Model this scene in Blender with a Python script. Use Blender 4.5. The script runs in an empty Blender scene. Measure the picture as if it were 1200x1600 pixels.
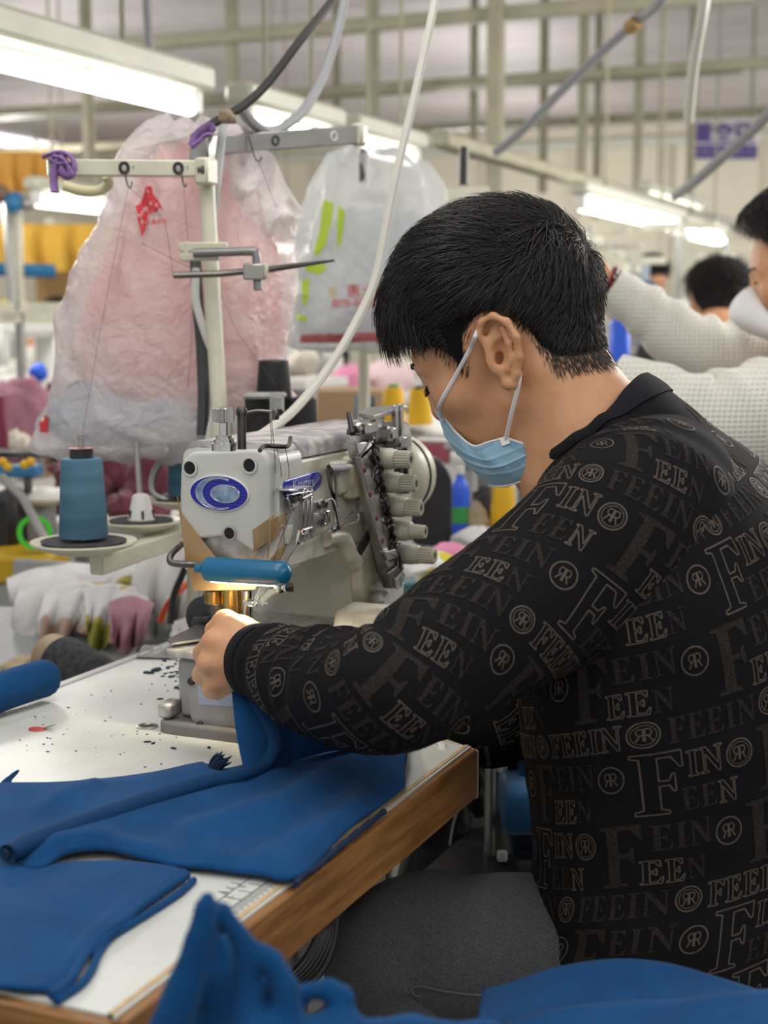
import bpy, bmesh, math, random
import numpy as np
from mathutils import Vector, Matrix

scene = bpy.context.scene
# ---------------------------------------------------------------- camera
FPX = 2330.0; CX, CY = 600.0, 800.0
PIT = math.atan2(310, FPX); YAW = math.atan2(1024, math.hypot(FPX, 310)); CAMH = 1.1836
cam_d = bpy.data.cameras.new('camera'); cam = bpy.data.objects.new('camera', cam_d)
scene.collection.objects.link(cam); scene.camera = cam
cam.location = (0, 0, CAMH)
cam.rotation_euler = (math.pi/2 - PIT, 0, YAW)
cam_d.sensor_fit = 'HORIZONTAL'; cam_d.sensor_width = 36.0; cam_d.lens = FPX/1200*36.0
cam_d.clip_start = 0.02; cam_d.clip_end = 100
cam_d.dof.use_dof = True; cam_d.dof.focus_distance = 1.44; cam_d.dof.aperture_fstop = 7.6

# ---------------------------------------------------------------- world and light
world = bpy.data.worlds.new('world'); scene.world = world; world.use_nodes = True
world.node_tree.nodes['Background'].inputs[0].default_value = (1.0, 0.985, 0.96, 1)
world.node_tree.nodes['Background'].inputs[1].default_value = 0.42

def area(name, loc, sx, sy, power, color=(1, 0.97, 0.92), rot=(0, 0, 0)):
    l = bpy.data.lights.new(name, 'AREA'); l.shape = 'RECTANGLE'; l.size = sx; l.size_y = sy
    l.energy = power; l.color = color
    o = bpy.data.objects.new(name, l); scene.collection.objects.link(o)
    o.location = loc; o.rotation_euler = rot
    return o
# rows of tube lamps hang over every line of machines: one over this line, one over the aisle behind the camera
area('lamp_row_over_machine', (-0.75, 0.9, 2.05), 0.35, 2.4, 9)
area('lamp_row_over_aisle', (0.9, 0.2, 2.2), 0.35, 2.6, 13)
for k, (x, y) in enumerate([(-5.4, 5.2), (0.2, 5.4), (1.8, 6.5), (-7.2, 9.4), (-4.4, 11.8), (0.7, 11.6), (-9.6, 13.6), (-5.2, 15.2), (-1.0, 15.4), (-2.9, 3.5), (0.35, 3.5)]):  # added point lights standing in for the hall's tubes; last brightens the white sleeve
    pl = bpy.data.lights.new('hall_fill_lamp', 'POINT'); pl.energy = 76 if y > 4 else 45; pl.shadow_soft_size = 0.2; pl.color = (1, 0.97, 0.92)
    po = bpy.data.objects.new('hall_fill_lamp', pl); scene.collection.objects.link(po); po.location = (x, y, 1.95)

scene.view_settings.view_transform = 'Standard'; scene.view_settings.look = 'None'
scene.view_settings.gamma = 1.0; scene.view_settings.use_curve_mapping = False
scene.view_settings.exposure = 0.38
scene.cycles.max_bounces = 8; scene.cycles.transparent_max_bounces = 12
scene.cycles.caustics_reflective = False; scene.cycles.caustics_refractive = False
scene.cycles.use_denoising = True
# ---------------------------------------------------------------- helpers: camera rays (metres)
_fw = np.array([-math.sin(YAW)*math.cos(PIT), math.cos(YAW)*math.cos(PIT), -math.sin(PIT)])
_rt = np.array([math.cos(YAW), math.sin(YAW), 0.0]); _up = np.cross(_rt, _fw); _C = np.array([0, 0, CAMH])
def _ray(x, y): return _fw + _rt*(x-CX)/FPX + _up*(CY-y)/FPX
def W(x, y, d): return _C + _ray(x, y)*d                        # point at depth d
def WZ(x, y, z=0.76): r = _ray(x, y); return _C + r*((z-CAMH)/r[2])
def WY(x, y, yy): r = _ray(x, y); return _C + r*(yy/r[1])
def WX(x, y, xx): r = _ray(x, y); return _C + r*(xx/r[0])
rng = np.random.RandomState(7)
A = np.array
def nrm(v): v = np.asarray(v, float); return v/max(np.linalg.norm(v), 1e-9)

# ---------------------------------------------------------------- materials
_M = {}
def mat(name, col, rough=0.5, metal=0.0, noise=0.0, nscale=20.0, col2=None, bump=0.0, bscale=60.0, emit=None, estr=0.0,
        spec=None, trans=0.0, sss=0.0, coat=0.0, stretch=None, sheen=0.0, contrast=(0.35, 0.65), alpha=None):
    if name in _M: return _M[name]
    m = bpy.data.materials.new(name); m.use_nodes = True; nt = m.node_tree; N = nt.nodes; Lk = nt.links
    b = N['Principled BSDF']
    b.inputs['Base Color'].default_value = (*col, 1); b.inputs['Roughness'].default_value = rough
    b.inputs['Metallic'].default_value = metal
    if spec is not None: b.inputs['Specular IOR Level'].default_value = spec
    if trans: b.inputs['Transmission Weight'].default_value = trans
    if coat: b.inputs['Coat Weight'].default_value = coat
    if sheen: b.inputs['Sheen Weight'].default_value = sheen
    if alpha is not None: b.inputs['Alpha'].default_value = alpha
    if sss:
        b.inputs['Subsurface Weight'].default_value = sss; b.inputs['Subsurface Radius'].default_value = (0.012, 0.005, 0.003)
        b.inputs['Subsurface Scale'].default_value = 1.0
    if emit:
        b.inputs['Emission Color'].default_value = (*emit, 1); b.inputs['Emission Strength'].default_value = estr
    tc = N.new('ShaderNodeTexCoord'); vec = tc.outputs['Object']
    if stretch:
        mp = N.new('ShaderNodeMapping'); mp.inputs['Scale'].default_value = stretch; Lk.new(vec, mp.inputs[0]); vec = mp.outputs[0]
    if noise or col2:
        t = N.new('ShaderNodeTexNoise'); t.inputs['Scale'].default_value = nscale; t.inputs['Detail'].default_value = 6
        Lk.new(vec, t.inputs['Vector'])
        r = N.new('ShaderNodeValToRGB'); r.color_ramp.elements[0].position = contrast[0]; r.color_ramp.elements[1].position = contrast[1]
        c2 = col2 if col2 else tuple(max(0, c*(1-noise)) for c in col)
        r.color_ramp.elements[0].color = (*c2, 1); r.color_ramp.elements[1].color = (*col, 1)
        Lk.new(t.outputs['Fac'], r.inputs[0]); Lk.new(r.outputs[0], b.inputs['Base Color'])
    if bump:
        t2 = N.new('ShaderNodeTexNoise'); t2.inputs['Scale'].default_value = bscale; t2.inputs['Detail'].default_value = 4
        Lk.new(vec, t2.inputs['Vector'])
        bp = N.new('ShaderNodeBump'); bp.inputs['Strength'].default_value = bump; bp.inputs['Distance'].default_value = 0.002
        Lk.new(t2.outputs['Fac'], bp.inputs['Height']); Lk.new(bp.outputs[0], b.inputs['Normal'])
    _M[name] = m; return m

# ---------------------------------------------------------------- geometry accumulator
class G:
    def __init__(s): s.v = []; s.f = []; s.n = 0
    def add(s, V, F):
        V = np.asarray(V, float).reshape(-1, 3); s.v.append(V); s.f += [tuple(int(i)+s.n for i in f) for f in F]; s.n += len(V); return s
    def box(s, c, size, R=None, ch=0.0, axes=None):              # chamfered box
        h = np.asarray(size, float)/2; c = np.asarray(c, float)
        if axes is not None: R = np.array(axes, float).T
        if R is None: R = np.eye(3)
        if ch <= 0:
            V = A([[x, y, z] for x in (-1, 1) for y in (-1, 1) for z in (-1, 1)])*h
            F = [(0, 1, 3, 2), (4, 6, 7, 5), (0, 4, 5, 1), (2, 3, 7, 6), (0, 2, 6, 4), (1, 5, 7, 3)]
            return s.add(V @ np.asarray(R).T + c, F)
        ch = min(ch, h.min()*0.98); idx = {}; V = []
        for sx in (-1, 1):
            for sy in (-1, 1):
                for sz in (-1, 1):
                    for a in range(3):
                        p = A([sx, sy, sz])*(h-ch); p[a] = A([sx, sy, sz])[a]*h[a]
                        idx[(sx, sy, sz, a)] = len(V); V.append(p)
        F = []
        for a in range(3):
            b_, c_ = (a+1) % 3, (a+2) % 3
            for sg in (-1, 1):
                q = []
                for u, w in ((-1, -1), (1, -1), (1, 1), (-1, 1)):
                    k = [0, 0, 0]; k[a] = sg; k[b_] = u; k[c_] = w; q.append(idx[(*k, a)])
                F.append(tuple(q) if sg > 0 else tuple(q[::-1]))
        for a in range(3):                                        # edges along axis a
            b_, c_ = (a+1) % 3, (a+2) % 3
            for u in (-1, 1):
                for w in (-1, 1):
                    k0 = [0]*3; k1 = [0]*3; k0[a] = -1; k1[a] = 1; k0[b_] = k1[b_] = u; k0[c_] = k1[c_] = w
                    q = (idx[(*k0, b_)], idx[(*k1, b_)], idx[(*k1, c_)], idx[(*k0, c_)])
                    F.append(q if u*w < 0 else q[::-1])
        for sx in (-1, 1):
            for sy in (-1, 1):
                for sz in (-1, 1):
                    t = tuple(idx[(sx, sy, sz, a)] for a in range(3)); F.append(t if sx*sy*sz > 0 else t[::-1])
        return s.add(A(V) @ np.asarray(R).T + c, F)
    def grid(s, P, cu=False, cv=False):                           # P[nu,nv,3]
        P = np.asarray(P, float); nu, nv = P.shape[:2]; F = []
        for i in range(nu if cu else nu-1):
            for j in range(nv if cv else nv-1):
                i2, j2 = (i+1) % nu, (j+1) % nv
                F.append((i*nv+j, i2*nv+j, i2*nv+j2, i*nv+j2))
        return s.add(P.reshape(-1, 3), F)
    def tube(s, pts, r, n=8, cap=True, flat=1.0, upv=None):       # swept round tube, r scalar or per point
        pts = np.asarray(pts, float); m = len(pts); r = np.atleast_1d(np.asarray(r, float)); r = np.interp(np.linspace(0, 1, m), np.linspace(0, 1, len(r)), r) if len(r) > 1 else np.full(m, r[0])
        T = np.gradient(pts, axis=0); T /= np.maximum(np.linalg.norm(T, axis=1, keepdims=True), 1e-9)
        a = np.asarray(upv, float) if upv is not None else (A([0, 0, 1.0]) if abs(T[0][2]) < 0.9 else A([1.0, 0, 0]))
        n0 = nrm(np.cross(T[0], np.cross(a, T[0]))); P = np.zeros((m, n, 3)); ang = np.arange(n)*2*math.pi/n
        for i in range(m):
            n0 = nrm(n0 - T[i]*np.dot(n0, T[i])); b0 = np.cross(T[i], n0)
            P[i] = pts[i] + r[i]*(np.cos(ang)[:, None]*n0*flat + np.sin(ang)[:, None]*b0)
        base = s.n; s.grid(P[:, ::-1], cv=True)
        if cap:
            s.f.append(tuple(base+j for j in range(n))[::-1]); s.f.append(tuple(base+(m-1)*n+j for j in range(n)))
        return s
    def cyl(s, a, b, r, r2=None, n=16, cap=True): return s.tube([a, b], [r, r if r2 is None else r2], n, cap)
    def lathe(s, prof, o=(0, 0, 0), ax=(0, 0, 1), n=24, close=True):   # prof: (radius, height)
        ax = nrm(ax); x = nrm(np.cross(ax, [0, 1, 0] if abs(ax[1]) < 0.9 else [1, 0, 0])); y = np.cross(ax, x)
        ang = np.arange(n)*2*math.pi/n; P = np.zeros((len(prof), n, 3))
        for i, (r, h) in enumerate(prof):
            P[i] = np.asarray(o) + ax*h + r*(np.cos(ang)[:, None]*x + np.sin(ang)[:, None]*y)
        base = s.n; s.grid(P[:, ::-1], cv=True)
        if close:
            if prof[0][0] > 1e-6: s.f.append(tuple(base+j for j in range(n))[::-1])
            if prof[-1][0] > 1e-6: s.f.append(tuple(base+(len(prof)-1)*n+j for j in range(n)))
        return s
    def prism(s, poly, o, ex, ey, depth, dirv=None):              # polygon in plane (ex,ey) at o, extruded by depth along ex x ey
        poly = np.asarray(poly, float); o = np.asarray(o, float); ex = np.asarray(ex, float); ey = np.asarray(ey, float)
        z = nrm(np.cross(ex, ey)) if dirv is None else np.asarray(dirv, float)
        ar = 0.5*np.sum(poly[:, 0]*np.roll(poly[:, 1], -1) - np.roll(poly[:, 0], -1)*poly[:, 1])
        if ar < 0: poly = poly[::-1]
        n = len(poly); lo = o + poly[:, :1]*ex + poly[:, 1:]*ey; hi = lo + z*depth
        F = [tuple(range(n))[::-1], tuple(range(n, 2*n))] + [(i, (i+1) % n, n+(i+1) % n, n+i) for i in range(n)]
        if depth < 0: F = [f[::-1] for f in F]
        return s.add(np.vstack([lo, hi]), F)
    def ball(s, c, r, n=12, sc=(1, 1, 1)):
        th = np.linspace(0, math.pi, n//2+1); prof = [(math.sin(t), -math.cos(t)) for t in th]
        g = G(); g.lathe(prof, n=n, close=False); V = np.vstack(g.v)*np.asarray(sc)*r + np.asarray(c); return s.add(V, g.f)
    def V(s): return np.vstack(s.v)

def mesh_from(name, V, F, m=None, smooth=True, sharp=38, weld=False):
    me = bpy.data.meshes.new(name)
    V = np.asarray(V, float)
    if isinstance(F, np.ndarray):
        nf, k = F.shape
        me.vertices.add(len(V)); me.vertices.foreach_set('co', V.astype(np.float32).ravel())
        me.loops.add(nf*k); me.loops.foreach_set('vertex_index', F.astype(np.int32).ravel())
        me.polygons.add(nf); me.polygons.foreach_set('loop_start', np.arange(nf, dtype=np.int32)*k)
        me.update(calc_edges=True); me.validate()
    else:
        me.from_pydata(V.tolist(), [], F); me.update()
    if weld:
        bm = bmesh.new(); bm.from_mesh(me); bmesh.ops.remove_doubles(bm, verts=bm.verts, dist=1e-5); bmesh.ops.recalc_face_normals(bm, faces=bm.faces); bm.to_mesh(me); bm.free()
    if m: me.materials.append(m)
    if smooth:
        me.polygons.foreach_set('use_smooth', np.ones(len(me.polygons), bool))
        if sharp: me.set_sharp_from_angle(angle=math.radians(sharp))
    return me

def _worldloc(o):
    p = A([0., 0., 0.])
    while o is not None: p = p + A(o.location); o = o.parent
    return p
def obj(name, g, m, parent=None, loc=None, smooth=True, sharp=38, label=None, kind=None):
    """one mesh object; g holds world coordinates (loc = where its origin sits)"""
    V, F = (g.V(), g.f) if isinstance(g, G) else g
    o0 = _worldloc(parent) if parent is not None else (np.asarray(loc, float) if loc is not None else A([0., 0., 0.]))
    me = mesh_from(name, V-o0, F, m, smooth, sharp)
    o = bpy.data.objects.new(name, me); scene.collection.objects.link(o)
    if parent is not None: o.parent = parent
    else: o.location = o0
    if label: o['label'] = label
    if kind: o['kind'] = kind
    return o
def objs(name, g, m, parent=None, **k):
    """the separate pieces in g, each as an object of its own"""
    V = g.V(); p = np.arange(len(V))
    def find(i):
        while p[i] != i: p[i] = p[p[i]]; i = p[i]
        return i
    for f in g.f:
        r = find(f[0])
        for i in f[1:]: p[find(i)] = r
    root = A([find(i) for i in range(len(V))]); out = []
    for r in dict.fromkeys(root.tolist()):
        ix = np.where(root == r)[0]; mp = -np.ones(len(V), int); mp[ix] = np.arange(len(ix))
        out.append(obj(name, (V[ix], [tuple(int(mp[i]) for i in f) for f in g.f if root[f[0]] == r]), m, parent, **k))
    return out
def tag(o, label, cat, group=None, kind=None):
    o['label'] = label; o['category'] = cat
    if group: o['group'] = group
    if kind: o['kind'] = kind
    return o
def thing(name, label, cat, loc=(0, 0, 0), group=None):
    o = bpy.data.objects.new(name, None); scene.collection.objects.link(o); o.location = tuple(float(c) for c in loc)
    o.empty_display_size = 0.05
    return tag(o, label, cat, group)
def single(name, g, m, label, cat, group=None, **k):              # a thing that is one mesh; origin at its foot
    V = g.V() if isinstance(g, G) else np.asarray(g[0])
    lo = V.min(0); hi = V.max(0); o = obj(name, g, m, loc=[(lo[0]+hi[0])/2, (lo[1]+hi[1])/2, lo[2]], **k)
    return tag(o, label, cat, group)
def struct(name, g, m, **k): o = obj(name, g, m, **k); o['kind'] = 'structure'; return o
def dup(o, loc, rotz=0.0, label=None, group=None, mats=None):
    c = o.copy(); scene.collection.objects.link(c); c.location = tuple(float(v) for v in loc); c.rotation_euler = (0, 0, rotz)
    if label: c['label'] = label
    if group: c['group'] = group
    for ch in list(o.children):
        k = ch.copy(); scene.collection.objects.link(k); k.parent = c
        for g2 in ch.children:
            q = g2.copy(); scene.collection.objects.link(q); q.parent = k
    return c
def bez(pts, n=24):                                               # Catmull-Rom through points
    P = np.asarray(pts, float); P = np.vstack([2*P[0]-P[1], P, 2*P[-1]-P[-2]]); out = []
    seg = len(P)-3; per = max(2, n//seg)
    for i in range(seg):
        p0, p1, p2, p3 = P[i:i+4]
        for t in np.linspace(0, 1, per, endpoint=False):
            out.append(0.5*((2*p1)+(-p0+p2)*t+(2*p0-5*p1+4*p2-p3)*t*t+(-p0+3*p1-3*p2+p3)*t**3))
    out.append(P[-2]); return A(out)
def interp(ts, xs, vals):                                         # smooth (cosine-free cubic) interpolation of rows
    vals = np.asarray(vals, float); xs = np.asarray(xs, float); ts = np.asarray(ts, float)
    if vals.ndim == 1: vals = vals[:, None]
    m = np.gradient(vals, xs, axis=0); i = np.clip(np.searchsorted(xs, ts)-1, 0, len(xs)-2); h = (xs[i+1]-xs[i])[:, None]
    t = ((ts-xs[i])[:, None])/h
    r = (2*t**3-3*t**2+1)*vals[i]+(t**3-2*t**2+t)*h*m[i]+(-2*t**3+3*t**2)*vals[i+1]+(t**3-t**2)*h*m[i+1]
    return r if r.shape[1] > 1 else r[:, 0]
def vnoise(P, sc, seed=0, octv=3):                                # cheap smooth noise from sines, in about [-1,1]
    r = np.random.RandomState(seed); P = np.asarray(P, float); o = np.zeros(P.shape[:-1]); a = 1.0; tot = 0
    for k in range(octv):
        for _ in range(4):
            d = r.normal(size=P.shape[-1]); d /= np.linalg.norm(d); o += a*np.sin((P @ d)*sc*(2**k)*r.uniform(.6, 1.4)+r.uniform(0, 6.28))/2.0
        tot += a; a *= 0.5
    return o/tot

# ---------------------------------------------------------------- signed distance modelling + surface nets (one continuous skin)
class Sdf:
    def __init__(s, xs, ys, zs):
        s.ax = [np.asarray(a, np.float32) for a in (xs, ys, zs)]
        s.F = np.full([len(a) for a in s.ax], 1.0, np.float32)
    def _win(s, lo, hi):
        return tuple(slice(max(0, np.searchsorted(a, l)-1), min(len(a), np.searchsorted(a, h)+1)) for a, l, h in zip(s.ax, lo, hi))
    def _put(s, w, d, k, sub):
        f = s.F[w]
        if sub: d = -d; h = np.maximum(k-np.abs(f-d), 0)/max(k, 1e-9); s.F[w] = np.maximum(f, d)+h*h*k*0.25
        else: h = np.maximum(k-np.abs(f-d), 0)/max(k, 1e-9); s.F[w] = np.minimum(f, d)-h*h*k*0.25
    def _pts(s, w):
        return np.stack(np.meshgrid(s.ax[0][w[0]], s.ax[1][w[1]], s.ax[2][w[2]], indexing='ij'), -1)
    def ell(s, c, r, R=None, k=0.01, sub=False):
        c = A(c, dtype=np.float32) if False else np.asarray(c, np.float32); r = np.asarray(r, np.float32); R = np.eye(3) if R is None else np.asarray(R)
        e = np.sqrt(((R.T*r)**2).sum(1))+k+0.012; w = s._win(c-e, c+e)
        if min(x.stop-x.start for x in w) < 2: return s
        q = (s._pts(w)-c) @ R.T.astype(np.float32); k0 = np.linalg.norm(q/r, axis=-1); k1 = np.linalg.norm(q/(r*r), axis=-1)
        s._put(w, k0*(k0-1)/np.maximum(k1, 1e-6), k, sub); return s
    def cap(s, a, b, ra, rb, k=0.01, sub=False):
        a = np.asarray(a, np.float32); b = np.asarray(b, np.float32); e = max(ra, rb)+k+0.012
        w = s._win(np.minimum(a, b)-e, np.maximum(a, b)+e)
        if min(x.stop-x.start for x in w) < 2: return s
        p = s._pts(w)-a; ba = b-a; t = np.clip((p @ ba)/max(float(ba @ ba), 1e-12), 0, 1)
        s._put(w, np.linalg.norm(p-t[..., None]*ba, axis=-1)-(ra+(rb-ra)*t), k, sub); return s
    def chain(s, pts, rs, k=0.006):
        for i in range(len(pts)-1): s.cap(pts[i], pts[i+1], rs[i], rs[i+1], k)
        return s
    def mesh(s):
        F = s.F; neg = F < 0
        c = neg[:-1, :-1, :-1].astype(np.int8)
        cnt = np.zeros_like(c)
        offs = [(i, j, k) for i in (0, 1) for j in (0, 1) for k in (0, 1)]
        sl = lambda o: tuple(slice(o[a], F.shape[a]-1+o[a]) for a in range(3))
        for o in offs: cnt += neg[sl(o)]
        mix = (cnt > 0) & (cnt < 8); I = np.argwhere(mix); ids = np.full(mix.shape, -1, np.int64); ids[tuple(I.T)] = np.arange(len(I))
        acc = np.zeros((len(I), 3)); num = np.zeros(len(I))
        for o in offs:
            for a in range(3):
                if o[a]: continue
                o2 = list(o); o2[a] = 1
                fa = F[tuple((I+A(o)).T)]; fb = F[tuple((I+A(o2)).T)]; mk = (fa < 0) != (fb < 0)
                t = fa[mk]/(fa[mk]-fb[mk]); p = (I[mk]+A(o)).astype(float); p[:, a] += t; acc[mk] += p; num[mk] += 1
        acc /= num[:, None]
        V = np.stack([np.interp(acc[:, a], np.arange(len(s.ax[a])), s.ax[a]) for a in range(3)], 1)
        quads = []
        for a in range(3):
            b, c_ = (a+1) % 3, (a+2) % 3
            s0 = [slice(None)]*3; s1 = [slice(None)]*3; s0[a] = slice(0, -1); s1[a] = slice(1, None)
            for x in (b, c_): s0[x] = slice(1, -1); s1[x] = slice(1, -1)
            n0 = neg[tuple(s0)]; n1 = neg[tuple(s1)]; E = np.argwhere(n0 != n1)
            fl = n0[tuple(E.T)]
            base = E.copy(); base[:, b] += 1; base[:, c_] += 1
            def cid(db, dc):
                q = base.copy(); q[:, b] -= db; q[:, c_] -= dc; return ids[tuple(q.T)]
            q = np.stack([cid(1, 1), cid(0, 1), cid(0, 0), cid(1, 0)], 1); q[~fl] = q[~fl][:, ::-1]; quads.append(q)
        Q = np.vstack(quads); Q = Q[(Q >= 0).all(1)]
        return V, Q
def smooth_mesh(V, Q, it=2, lam=0.5):
    e = np.vstack([Q[:, [0, 1]], Q[:, [1, 2]], Q[:, [2, 3]], Q[:, [3, 0]]])
    for _ in range(it):
        acc = np.zeros_like(V); n = np.zeros(len(V))
        for x, y in ((0, 1), (1, 0)):
            for d in range(3): acc[:, d] += np.bincount(e[:, x], V[e[:, y], d], len(V))
            n += np.bincount(e[:, x], minlength=len(V))
        V = V + lam*(acc/np.maximum(n, 1)[:, None]-V)
    return V
def axis_steps(lo, hi, fine, coarse):                             # coordinates with fine spacing inside given intervals
    out = [lo]
    while out[-1] < hi:
        x = out[-1]; out.append(x+min([f[2] for f in fine if f[0]-1e-9 <= x <= f[1]]+[coarse]))
    return A(out)

# ---------------------------------------------------------------- flat lettering
def text_geo(txt, size, bold=0.0):
    cu = bpy.data.curves.new('t', 'FONT'); cu.body = txt; cu.size = size; cu.resolution_u = 3; cu.offset = bold
    o = bpy.data.objects.new('t', cu); scene.collection.objects.link(o)
    me = o.to_mesh(); V = A([v.co[:] for v in me.vertices]) if len(me.vertices) else np.zeros((0, 3)); F = [tuple(p.vertices) for p in me.polygons]
    o.to_mesh_clear(); bpy.data.objects.remove(o); bpy.data.curves.remove(cu)
    return V, F
def text_on(g, txt, size, o, ex, ey, center=True, zoff=0.0, sx=1.0, bold=0.0):
    V, F = text_geo(txt, size, bold)
    if not len(V): return g
    if center: V = V-(V.max(0)+V.min(0))/2
    ex = nrm(ex); ey = nrm(ey); n = np.cross(ex, ey)
    return g.add(np.asarray(o)+V[:, :1]*sx*ex+V[:, 1:2]*ey+n*zoff, F)
# ---------------------------------------------------------------- setting
m_floor = mat('floor_paint', (0.20, 0.20, 0.19), 0.55, noise=0.3, nscale=3)
m_ceil = mat('ceiling_panel', (0.47, 0.43, 0.44), 0.6, noise=0.12, nscale=2.5)
m_wall = mat('cream_wall', (0.74, 0.70, 0.57), 0.7, noise=0.06, nscale=2)
m_rail = mat('rail_paint', (0.36, 0.34, 0.235), 0.5, noise=0.15, nscale=8)
m_housing = mat('lamp_housing', (0.55, 0.55, 0.45), 0.4, noise=0.1, nscale=10)
m_tube = mat('lit_tube', (1, 1, 1), 0.3, emit=(1.0, 0.99, 0.96), estr=4.0)
m_win = mat('bright_window', (1, 1, 1), 0.2, emit=(1.0, 0.93, 1.0), estr=1.6)
m_cream = mat('cream_paint', (0.68, 0.66, 0.52), 0.38, noise=0.12, nscale=25)
m_steel = mat('steel', (0.55, 0.55, 0.54), 0.28, 1.0, noise=0.25, nscale=40)
m_dsteel = mat('dark_steel', (0.16, 0.15, 0.14), 0.35, 1.0, noise=0.3, nscale=40)
m_black = mat('black_plastic', (0.018, 0.018, 0.02), 0.4, noise=0.2, nscale=30)
m_hole = mat('dark_hole', (0.006, 0.006, 0.006), 0.8)
m_white = mat('white_plastic', (0.75, 0.74, 0.70), 0.4, noise=0.06, nscale=20)

fl = struct('floor', G().box((-5, 8, -0.05), (18, 20.5, 0.1)), m_floor)
ceil = struct('ceiling', G().box((-5, 10.2, 3.47), (18, 16.2, 0.06)), m_ceil)
for i in range(27):                                               # ceiling boards, joints recessed
    y = 2.4+i*0.58
    obj('panel', G().box((-5+0.15*(i % 2), y, 3.425), (17.6, 0.555, 0.03), ch=0.006), m_ceil, ceil, smooth=False)
struct('wall_back', G().box((-5, 17.9, 1.7), (18, 0.12, 3.5)), m_wall)
wl = struct('wall_left', G().box((-12.2, 10.2, 1.7), (0.12, 16, 3.5)), m_wall)
struct('trim_1', G().box((-5, 17.8, 3.2), (18, 0.08, 0.12), ch=0.02), mat('wall_trim', (0.6, 0.62, 0.55), 0.5))
for i in range(9):                                                # pilasters on the back wall
    struct('trim_%d' % (20+i), G().box((-11+i*1.15, 17.8, 1.6), (0.09, 0.1, 3.2), ch=0.02), mat('pilaster', (0.66, 0.62, 0.5), 0.6))
for k, (x0, x1) in enumerate([(-30, 48), (54, 118)]):
    a = WX(x0, 196, -12.1); b = WX(x1, 236, -12.1)
    yc = (a[1]+b[1])/2; zc = (a[2]+b[2])/2
    w = struct('window_%d' % (k+1), G().box((-12.1, yc, zc), (0.06, abs(b[1]-a[1])+0.1, abs(a[2]-b[2])+0.1), ch=0.01), m_rail)
    obj('pane', G().box((-12.06, yc, zc), (0.02, abs(b[1]-a[1]), abs(a[2]-b[2]))), m_win, w)

# hanging frame of rails under the ceiling
ZR = 2.46
def rail_y(px, py): return WZ(px, py, ZR)[1]
for k, (px, py, hgt) in enumerate([(850, 16, 0.06), (870, 119, 0.052), (1050, 180, 0.045), (150, 172, 0.045)]):
    y = rail_y(px, py)
    struct('trim_%d' % (k+2), G().box((-5.5, y, ZR), (13 if k < 3 else 8, 0.06, hgt), ch=0.008), m_rail)
n_ = 6
for px, yr, bot, dd in [(768, 16, 330, 0.07), (907, 119, 320, 0.048), (995, 119, 330, 0.045), (577, 119, 200, 0.05), (125, 119, 260, 0.048), (520, 180, 200, 0.04),
                    (355, 119, 130, 0.06), (845, 180, 300, 0.05), (930, 180, 340, 0.045), (1078, 180, 300, 0.05), (735, 180, 250, 0.045)]:
    y = rail_y(px, yr); top = WY(px, yr, y); b = WY(px, bot, y)
    struct('trim_%d' % n_, G().box((top[0], y+0.06, (3.44+b[2])/2), (dd, 0.05, 3.44-b[2]), ch=0.006), m_rail); n_ += 1

# lamps: a trough with one tube each, in rows along the machine lines
def pj(p): v = np.asarray(p)-_C; d = v @ _fw; return CX+FPX*(v @ _rt)/d, CY-FPX*(v @ _up)/d
def lamp(px0, py0, px1, py1, z, label, group=None, tr=0.017, hh=0.05, hw=0.07):
    c = WZ((px0+px1)/2, (py0+py1)/2, z); lo, hi = 0.02, 4.0
    for _ in range(40):                                           # half length along the machine line that spans those columns
        m = (lo+hi)/2
        if pj(c+A([0, m, 0]))[0]-pj(c-A([0, m, 0]))[0] < px1-px0: lo = m
        else: hi = m
    x = c[0]; a = c-A([0, lo, 0]); b = c+A([0, lo, 0])
    if px0 < 0: b = WZ(px1, py1, z); a = b-A([0, 1.25, 0]); c = (a+b)/2
    t = thing('tube_lamp', label, 'lamp', ((a+b)/2)+A([0, 0, tr+0.012]), group)
    L = abs(b[1]-a[1]); c = (a+b)/2
    obj('housing', G().box(c+A([0, 0, tr+0.012+hh/2]), (hw, L+0.1, hh), ch=0.01), m_housing, t)
    obj('tube', G().tube([a, b], tr, 12), m_tube, t)
    g = G()
    for e, s in ((a, -1), (b, 1)): g.box(e+A([0, s*0.012*np.sign(b[1]-a[1]), 0.012]), (0.04, 0.03, 0.06), ch=0.006)
    objs('end_cap', g, m_white, t)
    g = G()
    for e in (a*0.8+b*0.2, a*0.2+b*0.8): g.cyl(e+A([0, 0, tr+0.012+hh]), [e[0], e[1], 3.42], 0.006, n=6)
    objs('hanger', g, m_rail, t)
    return t, x
_, XL = lamp(-330, 10, 296, 166, 1.62, 'long lit tube lamp in a cream trough at the upper left', tr=0.020, hh=0.055, hw=0.08)
def lampx(py0, py1, x, z, label, **k):
    # lamp on the line x, from the depth where that line meets row py0 to row py1
    def at(py):
        lo, hi = 1.5, 30
        for _ in range(50):
            m = (lo+hi)/2
            p = A([x, m, z])-_C; d = p @ _fw; yy = CY-FPX*(p @ _up)/d
            if yy < py: lo = m
            else: hi = m
        return A([x, lo, z])
    a, b = pj(at(py0)), pj(at(py1)); return lamp(*a, *b, z, label, **k)
lampx(188, 218, XL, 1.62, 'short lit tube lamp seen just over the grey crossbar', tr=0.017)
lampx(229, 250, XL, 1.62, 'lit tube lamp behind the far end of the grey crossbar', tr=0.018)
struct('trim_40', G().box((XL, 8.0, 1.70), (0.06, 7.5, 0.05), ch=0.01), m_rail)
lamp(62, 307, 172, 332, 1.62, 'lit tube lamp above the yellow sheets at left', tr=0.026)
lamp(86, 362, 160, 376, 1.62, 'smaller lit tube lamp under another one at left', tr=0.026)
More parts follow.
